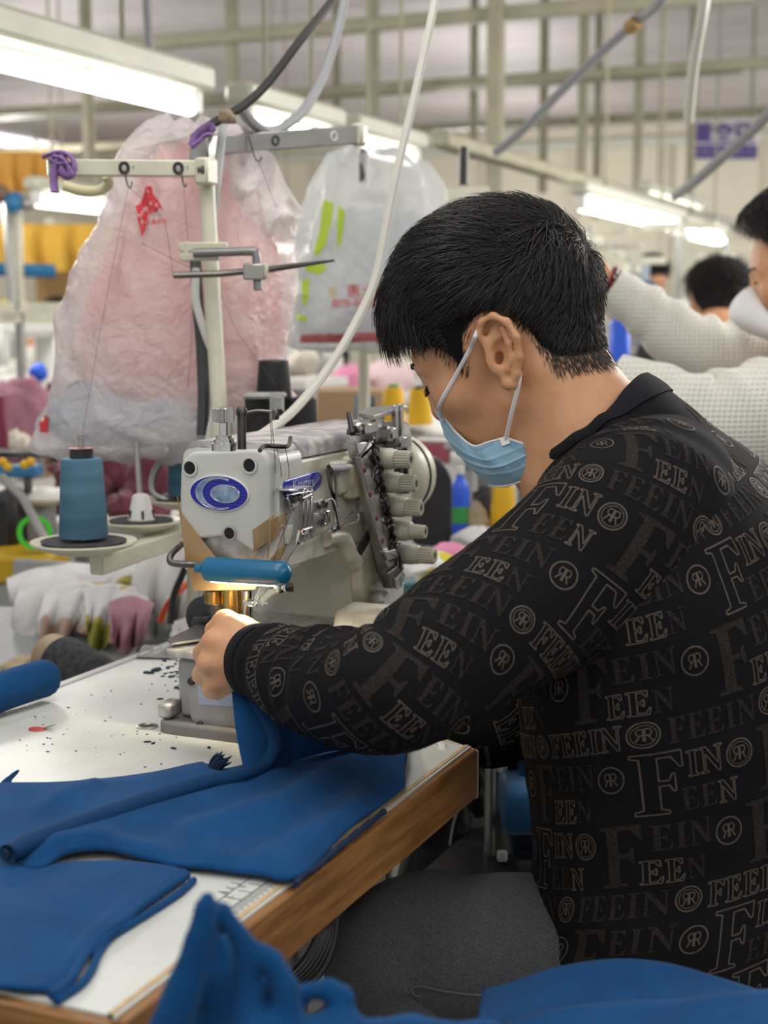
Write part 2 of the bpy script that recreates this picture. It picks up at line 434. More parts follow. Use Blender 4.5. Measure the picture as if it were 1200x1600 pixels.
lamp(918, 322, 1066, 358, 1.58, 'lit tube lamp slanting down behind the seated man', tr=0.024)
lamp(1012, 318, 1096, 330, 1.74, 'lit tube lamp highest of those right of the seated man', tr=0.024)
lamp(1068, 362, 1128, 378, 1.58, 'lit tube lamp lowest of those right of the seated man', tr=0.026)
lamp(420, 384, 456, 392, 1.58, 'far lit tube lamp glowing beside the pink bag edge', tr=0.024)

# hanging sign
a = W(1076, 186, 11.0); b = W(1184, 250, 11.0)
sw, sh = np.linalg.norm((b-a)[:2]), a[2]-b[2]; sc_ = (a+b)/2
sg = thing('hanging_sign', 'white hanging sign with purple characters over a purple band', 'sign', sc_-A([0, 0, sh/2]))
ex = nrm([_rt[0], _rt[1], 0]); ez = A([0, 0, 1.]); ny = np.cross(ez, ex)     # ny points away; sign faces camera
R_ = [ex, ny, ez]
obj('board', G().box(sc_, (sw, 0.03, sh), axes=R_, ch=0.005), mat('sign_white', (0.86, 0.84, 0.82), 0.5), sg)
obj('band', G().box(sc_-ez*(sh/2-0.06)-ny*0.018, (sw*0.985, 0.006, 0.1), axes=R_), mat('sign_purple', (0.10, 0.06, 0.30), 0.5), sg)
g = G()
for i, ch in enumerate('重空区'): text_on(g, ch, 0.15, sc_+ex*(i-1)*0.155+ez*0.05-ny*0.019, ex, ez, bold=0.006)
obj('characters', g, mat('sign_purple', (0.10, 0.06, 0.30), 0.5), sg, smooth=False)
g = G()
for i in range(11): g.box(sc_-ez*(sh/2-0.06)-ny*0.023+ex*(i-5)*0.04, (0.026 if i % 3 else 0.012, 0.003, 0.03), axes=R_)
obj('band_lettering', g, mat('sign_lilac', (0.30, 0.26, 0.48), 0.5), sg, smooth=False, kind='stuff')
objs('hanger', G().cyl(sc_+ex*sw*0.4+ez*sh/2, [*(sc_+ex*sw*0.4)[:2], 3.4], 0.012).cyl(sc_-ex*sw*0.4+ez*sh/2, [*(sc_-ex*sw*0.4)[:2], 3.4], 0.012), m_rail, sg)
# ---------------------------------------------------------------- sewing table
TZ = 0.76
TX0, TX1, TY0, TY1 = -1.005, -0.492, 0.722, 1.345
m_top = mat('worn_laminate', (0.62, 0.635, 0.605), 0.45, nscale=9, col2=(0.50, 0.515, 0.49), bump=0.12, bscale=300, contrast=(0.3, 0.6))
m_wood = mat('edge_wood', (0.36, 0.17, 0.055), 0.45, nscale=9, col2=(0.20, 0.085, 0.022), stretch=(14, 1.2, 14), bump=0.25, bscale=20)
m_wood2 = mat('edge_wood_short', (0.36, 0.17, 0.055), 0.45, nscale=9, col2=(0.20, 0.085, 0.022), stretch=(1.2, 14, 14), bump=0.25, bscale=20)
m_ply = mat('ply_edge', (0.62, 0.45, 0.25), 0.6, noise=0.3, nscale=60)
m_grey = mat('grey_steel_paint', (0.34, 0.34, 0.33), 0.45, noise=0.15, nscale=20)
tb = thing('sewing_table', 'worn white laminate sewing table with brown wooden edge and corner', 'table', ((TX0+TX1)/2, (TY0+TY1)/2, 0))
L_ = TY1-TY0; Wd = TX1-TX0
obj('tabletop', G().box(((TX0+TX1)/2, (TY0+TY1)/2, TZ-0.002), (Wd, L_, 0.004)).box(((TX0+TX1)/2-0.04, TY1+0.3, TZ-0.02), (Wd-0.08, 0.6, 0.04)), m_top, tb, smooth=False)
obj('core', G().box(((TX0+TX1)/2, (TY0+TY1)/2, TZ-0.022), (Wd-0.012, L_-0.012, 0.036)), m_ply, tb, smooth=False)
obj('edge_band', G().box((TX1+0.002, (TY0+TY1)/2, TZ-0.027), (0.010, L_, 0.05), ch=0.002), m_wood, tb, label='long brown wooden edge strip')
obj('edge_band', G().box(((TX0+TX1)/2, TY0-0.004, TZ-0.027), (Wd, 0.010, 0.05), ch=0.002), m_wood2, tb, label='short brown wooden edge strip')
obj('ply_line', G().box((TX1-0.0045, (TY0+TY1)/2, TZ-0.0005), (0.004, L_, 0.003)), m_ply, tb, smooth=False)
obj('edge_band', G().box((TX0-0.004, 1.2, TZ-0.02), (0.016, 1.2, 0.044), ch=0.003), mat('grey_edge', (0.36, 0.37, 0.37), 0.4), tb, label='grey edge strip on the far long side')
# corner block past the wooden edge
obj('corner_block', G().box((TX1-0.018, TY1+0.014, TZ-0.03), (0.05, 0.012, 0.05), R=np.array(Matrix.Rotation(-0.5, 3, 'Z')), ch=0.002), mat('pale_board', (0.5, 0.46, 0.38), 0.6), tb)
# torn laminate chip at the far corner
obj('torn_chip', G().tube(bez([WZ(682, 1160), WZ(690, 1166)+A([0, 0, 0.002]), W(691, 1182, 1.455), W(694, 1196, 1.45)], 10), [0.004, 0.005, 0.004, 0.001][0], 6, flat=0.4), m_white, tb)
# under-frame: near leg, far leg, cross rail, motor box
for (x, y) in ((-0.60, 1.32), (-0.93, 1.32), (-0.60, 1.80), (-0.93, 1.80)):
    obj('leg', G().box((x, y, 0.37), (0.035, 0.05, 0.70), ch=0.004).box((x, y, 0.02), (0.05, 0.09, 0.04), ch=0.01), m_grey, tb)
obj('cross_rail', G().box((-0.765, 1.56, 0.30), (0.04, 0.5, 0.04), ch=0.004).box((-0.765, 1.32, 0.30), (0.33, 0.03, 0.04), ch=0.004).box((-0.765, 1.80, 0.30), (0.33, 0.03, 0.04), ch=0.004), m_grey, tb)
# printed ruler on the table: thin ink marks
m_ink = mat('ruler_ink', (0.10, 0.11, 0.12), 0.6)
g = G(); yA, yB = WZ(372, 1425)[1]-0.01, WZ(400, 1380)[1]+0.03
xr1 = WZ(372, 1411)[0]; xr2 = WZ(352, 1400)[0]
def inkline(x0, y0, x1, y1, w=0.0006):
    c = A([(x0+x1)/2, (y0+y1)/2, TZ+0.0003]); d = A([x1-x0, y1-y0, 0]); L = np.linalg.norm(d); d = d/L
    g.box(c, (L, w, 0.0003), axes=[d, np.cross([0, 0, 1], d), [0, 0, 1]])
inkline(xr1, yA, xr1, yB); inkline(xr2, yA, xr2, yB)
y = yA; k = 0
while y < yB:
    inkline(xr1, y, xr1+(0.010 if k % 2 == 0 else 0.008), y, 0.0005)
    if k % 4 == 0: inkline(xr1, y, xr1-0.011, y, 0.0005)
    if k % 5 == 0: inkline(xr2, y, xr2-0.009, y, 0.0005)
    y += 0.00375; k += 1
for ch, px, py in (('2', 358, 1401), ('3', 378, 1384), ('9', 350, 1394), ('7', 358, 1387)):
    p = WZ(px, py, TZ+0.0005); text_on(g, ch, 0.009, p, [0, -1, 0], [1, 0, 0])
obj('ruler_print', g, m_ink, tb, smooth=False)

# small things on the table
p = WZ(230, 1136)
t = thing('screw_cap', 'round metal screw cap lying flush in the white tabletop', 'screw', p)
obj('rim', G().lathe([(0.0115, 0.0), (0.0115, 0.0012), (0.009, 0.0022), (0.0085, 0.0012), (0, 0.0012)], p, n=28), m_steel, t)
obj('slot', G().box(p+A([0, 0, 0.0016]), (0.014, 0.002, 0.001), R=np.array(Matrix.Rotation(0.6, 3, 'Z'))), m_dsteel, t)
p = WZ(58, 1140)
t = thing('red_sticker', 'small torn red sticker on the white tabletop at left', 'sticker', p)
obj('paper', G().prism([(math.cos(a)*0.0095*(1+0.1*math.sin(3*a)), math.sin(a)*0.0085*(1+0.12*math.cos(2*a))) for a in np.linspace(0, 6.28, 18, endpoint=False)], p+A([0, 0, 0.0002]), [1, 0, 0], [0, 1, 0], 0.0006), mat('red_paper', (0.55, 0.06, 0.05), 0.5, noise=0.4, nscale=200), t, smooth=False)
obj('peeled_corner', G().prism([(0, 0), (0.008, 0.001), (0.009, 0.008), (0.003, 0.007)], p+A([0.006, 0.002, 0.001]), [1, 0, 0.25], [0, 1, 0.1], 0.0006), m_steel, t, smooth=False)
# lint: countless dark specks and scraps on the laminate
g = G(); r2 = np.random.RandomState(3); m_lint = mat('blue_lint', (0.012, 0.022, 0.05), 0.9)
def speck(p, s, el=1.5):
    a = r2.uniform(0, 6.28); n = 7
    poly = [(math.cos(t)*s*el*r2.uniform(.6, 1.1), math.sin(t)*s*r2.uniform(.5, 1.1)) for t in np.linspace(0, 6.28, n, endpoint=False)]
    ex = A([math.cos(a), math.sin(a), 0]); g.prism(poly, p+A([0, 0, 0.0001]), ex, np.cross([0, 0, 1], ex), s*0.5)
for _ in range(70):
    px, py = r2.uniform(20, 300), r2.uniform(1030, 1200)
    if py < 1115-0.417*px+25: continue
    speck(WZ(px, py), r2.uniform(.0005, .0013))
for px, py, s in [(245, 1048, .005), (232, 1052, .004), (292, 1032, .005), (297, 1042, .006), (268, 1058, .003), (262, 1044, .003), (285, 1078, .004), (290, 1060, .003), (230, 1160, .0022), (240, 1162, .002),
                  (271, 1170, .002), (327, 1169, .002), (315, 1192, .0014), (298, 1030, .004), (257, 1033, .003), (75, 1175, .0012), (107, 1106, .0012), (55, 1120, .001)]:
    speck(WZ(px, py), s, 2.0)
for _ in range(60):
    px, py = r2.normal(285, 22), r2.normal(1050, 22)
    speck(WZ(min(px, 305), py), r2.uniform(.0006, .0022), 2)
single('lint', g, m_lint, 'scattered dark blue lint specks on the white tabletop', 'lint', kind='stuff', smooth=False)
# clear scrap of film lying near the plate
g = G(); r3 = np.random.RandomState(5); P = np.zeros((16, 10, 3))
q00, q10, q11, q01 = WZ(212, 1030), WZ(282, 1032), WZ(290, 1012), WZ(225, 1010)
for i in range(16):
    for j in range(10):
        u, v = i/15, j/9; P[i, j] = (q00*(1-u)+q10*u)*(1-v)+(q01*(1-u)+q11*u)*v
P[..., 2] += 0.002+0.0018*vnoise(P, 260, 2)
single('film_scrap', g.grid(P), mat('clear_film', (0.55, 0.56, 0.55), 0.12, trans=0.6, bump=0.4, bscale=120), 'crumpled scrap of clear film lying near the sewing machine', 'film')
# ---------------------------------------------------------------- sewing machine
YF, XS = 1.290, -0.678
m_enam = mat('white_enamel', (0.62, 0.63, 0.585), 0.33, noise=0.10, nscale=18, bump=0.06, bscale=500)
m_enam_old = mat('stained_enamel', (0.64, 0.62, 0.52), 0.36, nscale=22, col2=(0.40, 0.36, 0.27), contrast=(0.36, 0.5), bump=0.05, bscale=400)
m_dusty = mat('dusty_enamel', (0.56, 0.54, 0.50), 0.75, nscale=45, col2=(0.33, 0.30, 0.33), bump=0.5, bscale=240, contrast=(0.42, 0.6))
m_scuff = mat('scuffed_metal', (0.55, 0.54, 0.51), 0.4, 0.5, nscale=70, col2=(0.30, 0.29, 0.29))
m_chrome = mat('chrome', (0.72, 0.72, 0.72), 0.14, 1.0, noise=0.2, nscale=60)
m_tape = mat('brown_tape', (0.40, 0.25, 0.11), 0.25, noise=0.25, nscale=40, bump=0.35, bscale=90, coat=0.5)
m_knob = mat('ivory_plastic', (0.56, 0.54, 0.45), 0.38, noise=0.10, nscale=40)
m_blue = mat('blue_foil', (0.015, 0.03, 0.42), 0.3, coat=0.6)
m_foil = mat('silver_foil', (0.42, 0.52, 0.68), 0.25, 0.8, nscale=90, col2=(0.14, 0.24, 0.42))
m_brass = mat('brass', (0.62, 0.42, 0.13), 0.25, 1.0, noise=0.35, nscale=60)
m_capsule = mat('blue_capsule', (0.006, 0.14, 0.29), 0.28, noise=0.1, nscale=60, bump=0.15, bscale=160)
m_led = mat('led_strip', (1, 0.9, 0.6), 0.3, emit=(1.0, 0.86, 0.55), estr=14)
m_castiron = mat('grey_bed_metal', (0.36, 0.355, 0.36), 0.45, 0.3, noise=0.15, nscale=60, bump=0.1, bscale=400)
EX, EY_, EZ = A([1., 0, 0]), A([0, 1., 0]), A([0, 0, 1.])
def offpoly(poly, d):                                             # inset a ccw polygon by d (miter)
    P = np.asarray(poly, float)
    e1 = P-np.roll(P, 1, 0); e2 = np.roll(P, -1, 0)-P
    n1 = np.stack([-e1[:, 1], e1[:, 0]], 1)/np.maximum(np.linalg.norm(e1, axis=1, keepdims=True), 1e-9)
    n2 = np.stack([-e2[:, 1], e2[:, 0]], 1)/np.maximum(np.linalg.norm(e2, axis=1, keepdims=True), 1e-9)
    n = n1+n2; n /= np.maximum((n*n1).sum(1, keepdims=True), 0.35); return P+n*d
def pillow(g, poly, o, ex, ey, depth, bev, steps=3):              # prism with a rounded front rim
    P = np.asarray(poly, float)
    if 0.5*np.sum(P[:, 0]*np.roll(P[:, 1], -1)-np.roll(P[:, 0], -1)*P[:, 1]) < 0: P = P[::-1]
    z = np.cross(ex, ey); n = len(P); rings = [(P, 0.0)]
    for s in range(steps+1):
        a = s/steps*math.pi/2; rings.append((offpoly(P, bev*(1-math.cos(a))), depth-bev+bev*math.sin(a)))
    V = [np.asarray(o)+r[:, :1]*ex+r[:, 1:]*ey+z*h for r, h in rings]; F = []
    for k in range(len(V)-1):
        for i in range(n): F.append((k*n+i, k*n+(i+1) % n, (k+1)*n+(i+1) % n, (k+1)*n+i))
    F.append(tuple((len(V)-1)*n+i for i in range(n))); F.append(tuple(range(n))[::-1])
    return g.add(np.vstack(V), F)
def rpoly(pts, rad, seg=4):                                       # round polygon corners
    P = np.asarray(pts, float); out = []; n = len(P); rad = np.broadcast_to(rad, (n,))
    for i in range(n):
        p, a, b = P[i], P[i-1]-P[i], P[(i+1) % n]-P[i]; la, lb = np.linalg.norm(a), np.linalg.norm(b)
        r = min(rad[i], la*0.48, lb*0.48)
        if r < 1e-6: out.append(p); continue
        p0, p1 = p+a/la*r, p+b/lb*r
        for t in np.linspace(0, 1, seg+1): out.append((1-t)**2*p0+2*t*(1-t)*p+t*t*p1)
    return A(out)
def fpoly(pts, y=None): return A([WY(px, py, YF if y is None else y)[[0, 2]] for px, py in pts])
def spoly(pts, x=None): return A([WX(px, py, XS if x is None else x)[[1, 2]] for px, py in pts])
def fo(y): return A([0, y, 0])
def so(x): return A([x, 0, 0])
def screw(g, c, ax, r, h=0.002):
    return g.lathe([(r, 0), (r, h*0.6), (r*0.8, h), (0.0, h)], c, ax, 12)

mc = thing('sewing_machine', 'white industrial sewing machine with blue oval badge and five ivory knobs', 'sewing machine', (-0.735, 1.45, TZ))
# bed
g = G(); pillow(g, rpoly([(-0.806, 1.262), (-0.640, 1.262), (-0.60, 1.30), (-0.60, 1.63), (-0.806, 1.63)], 0.02), (0, 0, TZ+0.0004), EX, EY_, 0.012, 0.004)
obj('bed_flange', g, mat('rubber_grey', (0.17, 0.165, 0.16), 0.5), mc)
g = G(); g.box((-0.730, 1.455, TZ+0.044), (0.125, 0.345, 0.070), ch=0.008)
obj('bed', g, m_castiron, mc)
g = G(); pillow(g, rpoly(fpoly([(294, 1058), (372, 1058), (376, 1150), (345, 1143), (318, 1138), (300, 1124)], 1.275), 0.008), fo(1.279), EX, EZ, 0.008, 0.002)
obj('bed_cover', g, m_castiron, mc)
g = G(); pillow(g, rpoly(fpoly([(309, 1058), (372, 1058), (372, 1105), (311, 1101)], 1.270), 0.002), fo(1.271), EX, EZ, 0.002, 0.0008)
obj('cover_panel', g, mat('pale_blue_panel', (0.36, 0.42, 0.56), 0.35), mc)
g = G()
for px, py in ((300, 1064), (313, 1133)): screw(g, WY(px, py, 1.271), -EY_, 0.0042, 0.004)
objs('cover_screw', g, m_black, mc)
g = G(); g.box((-0.797, 1.279, TZ+0.022), (0.016, 0.026, 0.016), ch=0.003); obj('bed_lug', g, m_scuff, mc)
g = G(); pillow(g, rpoly([(-0.800, 1.272), (-0.655, 1.272), (-0.655, 1.50), (-0.60, 1.53), (-0.60, 1.63), (-0.800, 1.63)], 0.006), (0, 0, TZ+0.078), EX, EY_, 0.008, 0.003)
obj('bed_top', g, m_scuff, mc)
ZP = TZ+0.090
g = G(); g.prism([WZ(px, py, ZP)[:2] for px, py in [(262, 1002), (333, 966), (400, 958), (420, 985), (335, 998), (268, 1008)]], (0, 0, ZP), EX, EY_, 0.0022)
obj('cloth_plate', g, m_steel, mc)
g = G(); P = rpoly([WZ(px, py, ZP)[:2] for px, py in [(505, 968), (560, 962), (578, 985), (520, 996), (440, 998), (450, 978)]], 0.01); g.prism(P, (0, 0, ZP-0.006), EX, EY_, 0.008)
obj('bed_slide', g, m_scuff, mc)
g = G(); a = WZ(588, 1000, ZP)
pillow(g, rpoly(spoly([(566, 1000), (572, 960), (600, 944), (640, 948), (640, 1010)], -0.63), 0.006), so(-0.665), EY_, EZ, 0.05, 0.006); obj('bed_side_cover', g, m_enam_old, mc)
g = G(); g.tube(bez([WX(556, 996, -0.640), WX(566, 985, -0.640), WX(570, 962, -0.640), WX(590, 950, -0.64)], 12), 0.0035, 8); obj('cover_trim', g, m_chrome, mc)
g = G(); g.lathe([(0.010, 0), (0.012, 0.004), (0.012, 0.014), (0.009, 0.018), (0, 0.018)], WX(583, 938, -0.672), EX, 16); obj('column_boss', g, m_scuff, mc)
g = G(); g.ball(WX(616, 955, -0.63), 0.005, 10); g.tube([WX(600, 952, -0.63), WX(616, 955, -0.63)], 0.002, 6); obj('latch_ball', g, m_knob, mc)
# column and arm
g = G(); pillow(g, rpoly([(-0.83, 1.484), (-0.680, 1.484), (-0.680, 1.625), (-0.83, 1.625)], 0.008), (0, 0, TZ+0.07), EX, EY_, 0.20, 0.004)
obj('column', g, mat('greenish_enamel', (0.60, 0.62, 0.55), 0.4, nscale=14, col2=(0.50, 0.51, 0.44), bump=0.05, bscale=300), mc)
ZS = 1.037
def section_arm(g, sec, y0, y1, n=2):
    P = np.asarray(sec); V = [A([[x, y, z] for x, z in P]) for y in np.linspace(y0, y1, n)]; k = len(P)
    F = [(j*k+i, (j+1)*k+i, (j+1)*k+(i+1) % k, j*k+(i+1) % k) for j in range(n-1) for i in range(k)]
    F += [tuple(range(k)), tuple((n-1)*k+i for i in range(k))[::-1]]; return g.add(np.vstack(V), F)
sec = rpoly([(-0.79, 0.930), (XS, 0.930), (XS, ZS), (-0.79, ZS)], 0.004)
g = G(); section_arm(g, sec, 1.306, 1.64); obj('arm', g, m_enam_old, mc)
g = G(); sec = rpoly([(-0.79, ZS+0.0015), (XS-0.001, ZS+0.0015), (XS-0.004, ZS+0.019), (-0.786, ZS+0.019)], [0, 0, 0.014, 0.014], 6); section_arm(g, sec, 1.345, 1.64); obj('arm_top_cover', g, m_dusty, mc)
g = G(); sec = rpoly([(-0.789, ZS-0.01), (XS, ZS-0.01), (XS-0.003, ZS+0.0195), (-0.786, ZS+0.0195)], [0, 0, 0.014, 0.014], 6); section_arm(g, sec, 1.305, 1.343); obj('head_top_cover', g, m_dusty, mc)
# S-shaped shoulder where the arm runs into the column
g = G(); g.tube(bez([WX(508, 842, XS+0.002), WX(530, 838, XS+0.004), WX(541, 850, XS+0.004), WX(548, 868, XS+0.004), WX(556, 880, XS+0.002)], 18), [0.006, 0.008, 0.009, 0.008, 0.006][2], 10); obj('arm_shoulder', g, m_enam_old, mc)
g = G(); pillow(g, rpoly(spoly([(556, 872), (572, 846), (584, 800), (600, 850), (606, 962), (560, 962)]), 0.012), so(XS-0.006), EY_, EZ, 0.012, 0.005); obj('column_cover', g, m_enam_old, mc)
# head: lower casing, face plate, scuffed lower plate
g = G(); sec = [( -0.786, 0.935), (-0.70, 0.935), (-0.688, 0.94), (XS, 0.95), (XS, ZS), (-0.786, ZS)]
g = G(); section_arm(g, rpoly([(-0.7865, 0.9235), (XS-0.003, 0.9235), (XS+0.0012, 0.95), (XS+0.0012, ZS+0.012), (-0.7865, ZS+0.012)], [0.004, 0.01, 0.01, 0.012, 0.012]), 1.296, 1.345); obj('head_casing', g, m_enam, mc)
fp = rpoly(fpoly([(283, 728), (296, 706), (408, 702), (424, 722), (424, 832), (396, 862), (372, 846), (350, 838), (312, 842), (280, 838)]), [0.012, 0.012, 0.012, 0.014, 0.008, 0, 0, 0, 0.006, 0])
g = G(); pillow(g, fp, fo(1.298), EX, EZ, 0.010, 0.004, 4); fpo = obj('face_plate', g, m_enam, mc)
g = G(); pillow(g, rpoly(fpoly([(281, 800), (424, 800), (420, 880), (400, 922), (304, 924), (292, 890)], 1.296), 0.006), fo(1.300), EX, EZ, 0.006, 0.002); obj('lower_face', g, m_scuff, mc)
g = G(); section_arm(g, rpoly([tuple(WY(px, py, 1.30)[[0, 2]]) for px, py in [(284, 850), (424, 850), (420, 880), (398, 920), (306, 922), (294, 890)]], 0.004)[::-1], 1.302, 1.36); obj('needle_housing', g, m_scuff, mc)
for px, py, rr in ((297, 731, 0.0085), (390, 727, 0.0085), (359, 833, 0.0075)):
    c = WY(px, py, 1.2875); g = G(); g.lathe([(rr, 0), (rr*1.05, 0.0012), (rr*0.8, 0.0014), (rr*0.78, 0.0004), (0, 0.0004)], c, -EY_, 20)
    h = obj('screw_hole', g, m_enam if py < 800 else m_scuff, fpo)
    g = G(); g.lathe([(rr*0.76, 0), (0, 0.0001)], c+A([0, -0.0007, 0]), -EY_, 16); obj('hole_bottom', g, m_hole, fpo)
# oval badge
oc = WY(343.5, 770.5, 1.288); rx, rz = 0.034, 0.0185
g = G(); el = lambda a, b, n=40: [(a*math.cos(t), b*math.sin(t)) for t in np.linspace(0, 6.2832, n, endpoint=False)]
pillow(g, el(rx, rz), oc, EX, EZ, 0.0022, 0.001); bd = obj('oval_badge', g, mat('badge_rim', (0.7, 0.71, 0.7), 0.3), mc)
# blue field with fine checker of raised dots
mb = bpy.data.materials.new('blue_checker'); mb.use_nodes = True; nt = mb.node_tree; bsd = nt.nodes['Principled BSDF']; bsd.inputs['Roughness'].default_value = 0.25
tc = nt.nodes.new('ShaderNodeTexCoord'); mp = nt.nodes.new('ShaderNodeMapping'); mp.inputs['Rotation'].default_value = (0, math.pi/4, 0)
ck = nt.nodes.new('ShaderNodeTexChecker'); ck.inputs['Scale'].default_value = 420; ck.inputs[1].default_value = (0.012, 0.02, 0.50, 1); ck.inputs[2].default_value = (0.005, 0.008, 0.16, 1)
nt.links.new(tc.outputs['Object'], mp.inputs[0]); nt.links.new(mp.outputs[0], ck.inputs[0]); nt.links.new(ck.outputs[0], bsd.inputs['Base Color'])
g = G(); g.prism(el(rx*0.955, rz*0.93), oc+A([0, -0.0021, 0]), EX, EZ, 0.0006); obj('field', g, mb, bd, smooth=False)
def crescent():
    out = [(rx*(-0.02+0.74*math.cos(t)), rz*0.90*math.sin(t)) for t in np.linspace(math.radians(62), math.radians(298), 30)]
    inn = [(rx*(0.10+0.62*math.cos(t)), rz*0.78*math.sin(t)) for t in np.linspace(math.radians(285), math.radians(75), 30)]
    return out+inn
def strip(g, outer, inner, o, h):
    o_ = A(outer); i_ = A(inner); n = len(o_); f = lambda P: np.asarray(o)+P[:, :1]*EX+P[:, 1:]*EZ-EY_*h
    V = np.vstack([f(o_), f(i_)]); return g.add(V, [(i, n+i, n+i+1, i+1) for i in range(n-1)])
tt = np.linspace(math.radians(60), math.radians(300), 36)
oo = [(rx*(-0.02+0.74*math.cos(t)), rz*0.88*math.sin(t)) for t in tt]; ii = [(rx*(0.05+0.59*math.cos(t)), rz*0.80*math.sin(t)) for t in tt]
g = G(); strip(g, oo, ii, oc, 0.0030); obj('crescent', g, m_foil, bd, smooth=False)
g = G()
for pl in (oo, ii): g.tube([oc+A([x, -0.0030, z]) for x, z in pl], 0.0004, 6)
objs('crescent_line', g, m_chrome, bd)
ec = oc+A([rx*0.22, 0, 0]); g = G(); g.prism(el(rx*0.47, rz*0.47, 28), ec+A([0, -0.0026, 0]), EX, EZ, 0.0006); obj('centre_oval', g, m_foil, bd, smooth=False)
g = G(); g.tube([ec+A([rx*0.48*math.cos(t), -0.0031, rz*0.48*math.sin(t)]) for t in np.linspace(0, 6.2832, 30)], 0.0005, 6); obj('centre_ring', g, m_chrome, bd)
# brown tape round the head's lower corners
def tape(pts, side=False, lift=0.0):
    g = G()
    if side: pillow(g, spoly(pts, XS+0.003), so(XS+0.0005+lift), EY_, EZ, 0.0016, 0.0005)
    else: pillow(g, fpoly(pts, 1.289), fo(1.2955-lift), EX, EZ, 0.0016, 0.0005)
    obj('tape_patch', g, m_tape, mc)
g = G(); pillow(g, fpoly([(276, 776), (281, 800), (310, 838), (334, 870), (400, 898), (398, 921), (303, 924), (291, 886)], 1.286), fo(1.2885), EX, EZ, 0.0022, 0.0005); obj('tape_patch', g, m_tape, mc)
g = G(); pillow(g, fpoly([(394, 828), (426, 806), (426, 842), (396, 862)], 1.286), fo(1.2880), EX, EZ, 0.0018, 0.0005); obj('tape_patch', g, m_tape, mc)
tape([(424, 812), (452, 800), (450, 818), (424, 850)], True)
tape([(426, 872), (448, 846), (449, 856), (440, 876), (426, 888)], True)
g = G(); pillow(g, spoly([(449, 822), (456, 820), (457, 845), (450, 850)], XS+0.006), so(XS+0.002), EY_, EZ, 0.005, 0.001); obj('side_lug', g, m_enam_old, mc)
# brand badge with lettering
g = G(); pillow(g, rpoly(spoly([(440, 752), (494, 736), (501, 742), (500, 756), (492, 766), (446, 779), (440, 772)]), 0.004), so(XS), EY_, EZ, 0.002, 0.0008); bb = obj('name_badge', g, m_blue, mc)
g = G(); a, b = WX(449, 764, XS), WX(494, 751, XS); text_on(g, 'Kingtex', 0.0165, (a+b)/2+A([0.0024, 0, 0]), EY_, EZ, sx=0.98)
obj('lettering', g, mat('silver_ink', (0.66, 0.66, 0.72), 0.4), bb, smooth=False)
g = G(); g.tube([WX(447, 779, XS+.0026), WX(482, 770, XS+.0026), WX(499, 745, XS+.0026)], 0.0004, 6); obj('silver_line', g, m_chrome, bb)
# chrome thread-guide bracket: bent tab, three bars with slots between
def spl(pts, x, dp, m, name, rad=0.002, parent=mc):
    g = G(); pillow(g, rpoly(spoly(pts, x+dp), rad), so(x), EY_, EZ, dp, min(0.0008, dp*0.4)); return obj(name, g, m, parent)
X1 = XS+0.010
spl([(452, 772), (488, 766), (490, 776), (457, 796)], X1, 0.003, m_chrome, 'guide_bracket')
gb = spl([(472, 778), (489, 770), (489, 778), (473, 786)], X1, 0.0032, m_chrome, 'guide_bracket')
for x0 in (474, 480.5, 487): obj('guide_bar', G().box(WX(x0, 802, X1+0.0015), (0.003, 0.0034, 0.052), ch=0.0008), m_chrome, mc)
spl([(473, 827), (489, 822), (490, 832), (475, 836)], X1, 0.0032, m_chrome, 'guide_bracket')
obj('guide_tab', G().box((WX(452, 768, XS+0.012)+A([0, 0.010, 0.002])), (0.026, 0.032, 0.0025), ch=0.001), m_chrome, mc)
g = G()
for px, py in ((459, 780), (467, 777), (499, 789), (506, 788)): screw(g, WX(px, py, X1+0.003), EX, 0.0042, 0.003)
objs('bracket_screw', g, m_dsteel, mc)
objs('bracket_socket', G().lathe([(0.0025, 0), (0, 0.0001)], WX(459, 780, X1+0.0062), EX, 10).lathe([(0.004, 0), (0, 0.0001)], WX(503, 816, X1+0.0042), EX, 12), m_hole, mc)
spl([(491, 784), (512, 778), (513, 792), (492, 800)], X1-0.002, 0.004, m_scuff, 'slide_plate')
spl([(491, 802), (516, 796), (518, 818), (492, 832)], X1-0.002, 0.004, m_scuff, 'slide_plate')
spl([(507, 800), (517, 796), (519, 814), (510, 820)], X1+0.002, 0.003, m_chrome, 'slide_plate')
obj('hook_rod', G().tube(bez([WX(506, 783, X1+.006), WX(516, 780, X1+.008), WX(522, 790, X1+.010), WX(528, 828, X1+.010)], 14), 0.0022, 8), m_chrome, mc)
obj('hook_rod', G().tube(bez([WX(466, 830, X1+.004), WX(464, 845, X1+.006), WX(468, 850, X1+.006), WX(472, 849, X1+.006)], 10), 0.0018, 8), m_chrome, mc)
objs('wire_loop', G().tube(bez([WX(529, 822, X1+.006), WX(546, 804, X1+.004), WX(556, 800, X1+.002), WX(561, 808, X1+.002), WX(556, 815, X1+.002)], 16), 0.0011, 6).tube([WX(524, 825, X1+.008), WX(558, 814, X1+.003)], 0.0013, 6), m_chrome, mc)
objs('rod_nut', G().ball(WX(522, 826, X1+.008), 0.0042, 8).ball(WX(529, 823, X1+.008), 0.003, 8), m_chrome, mc)
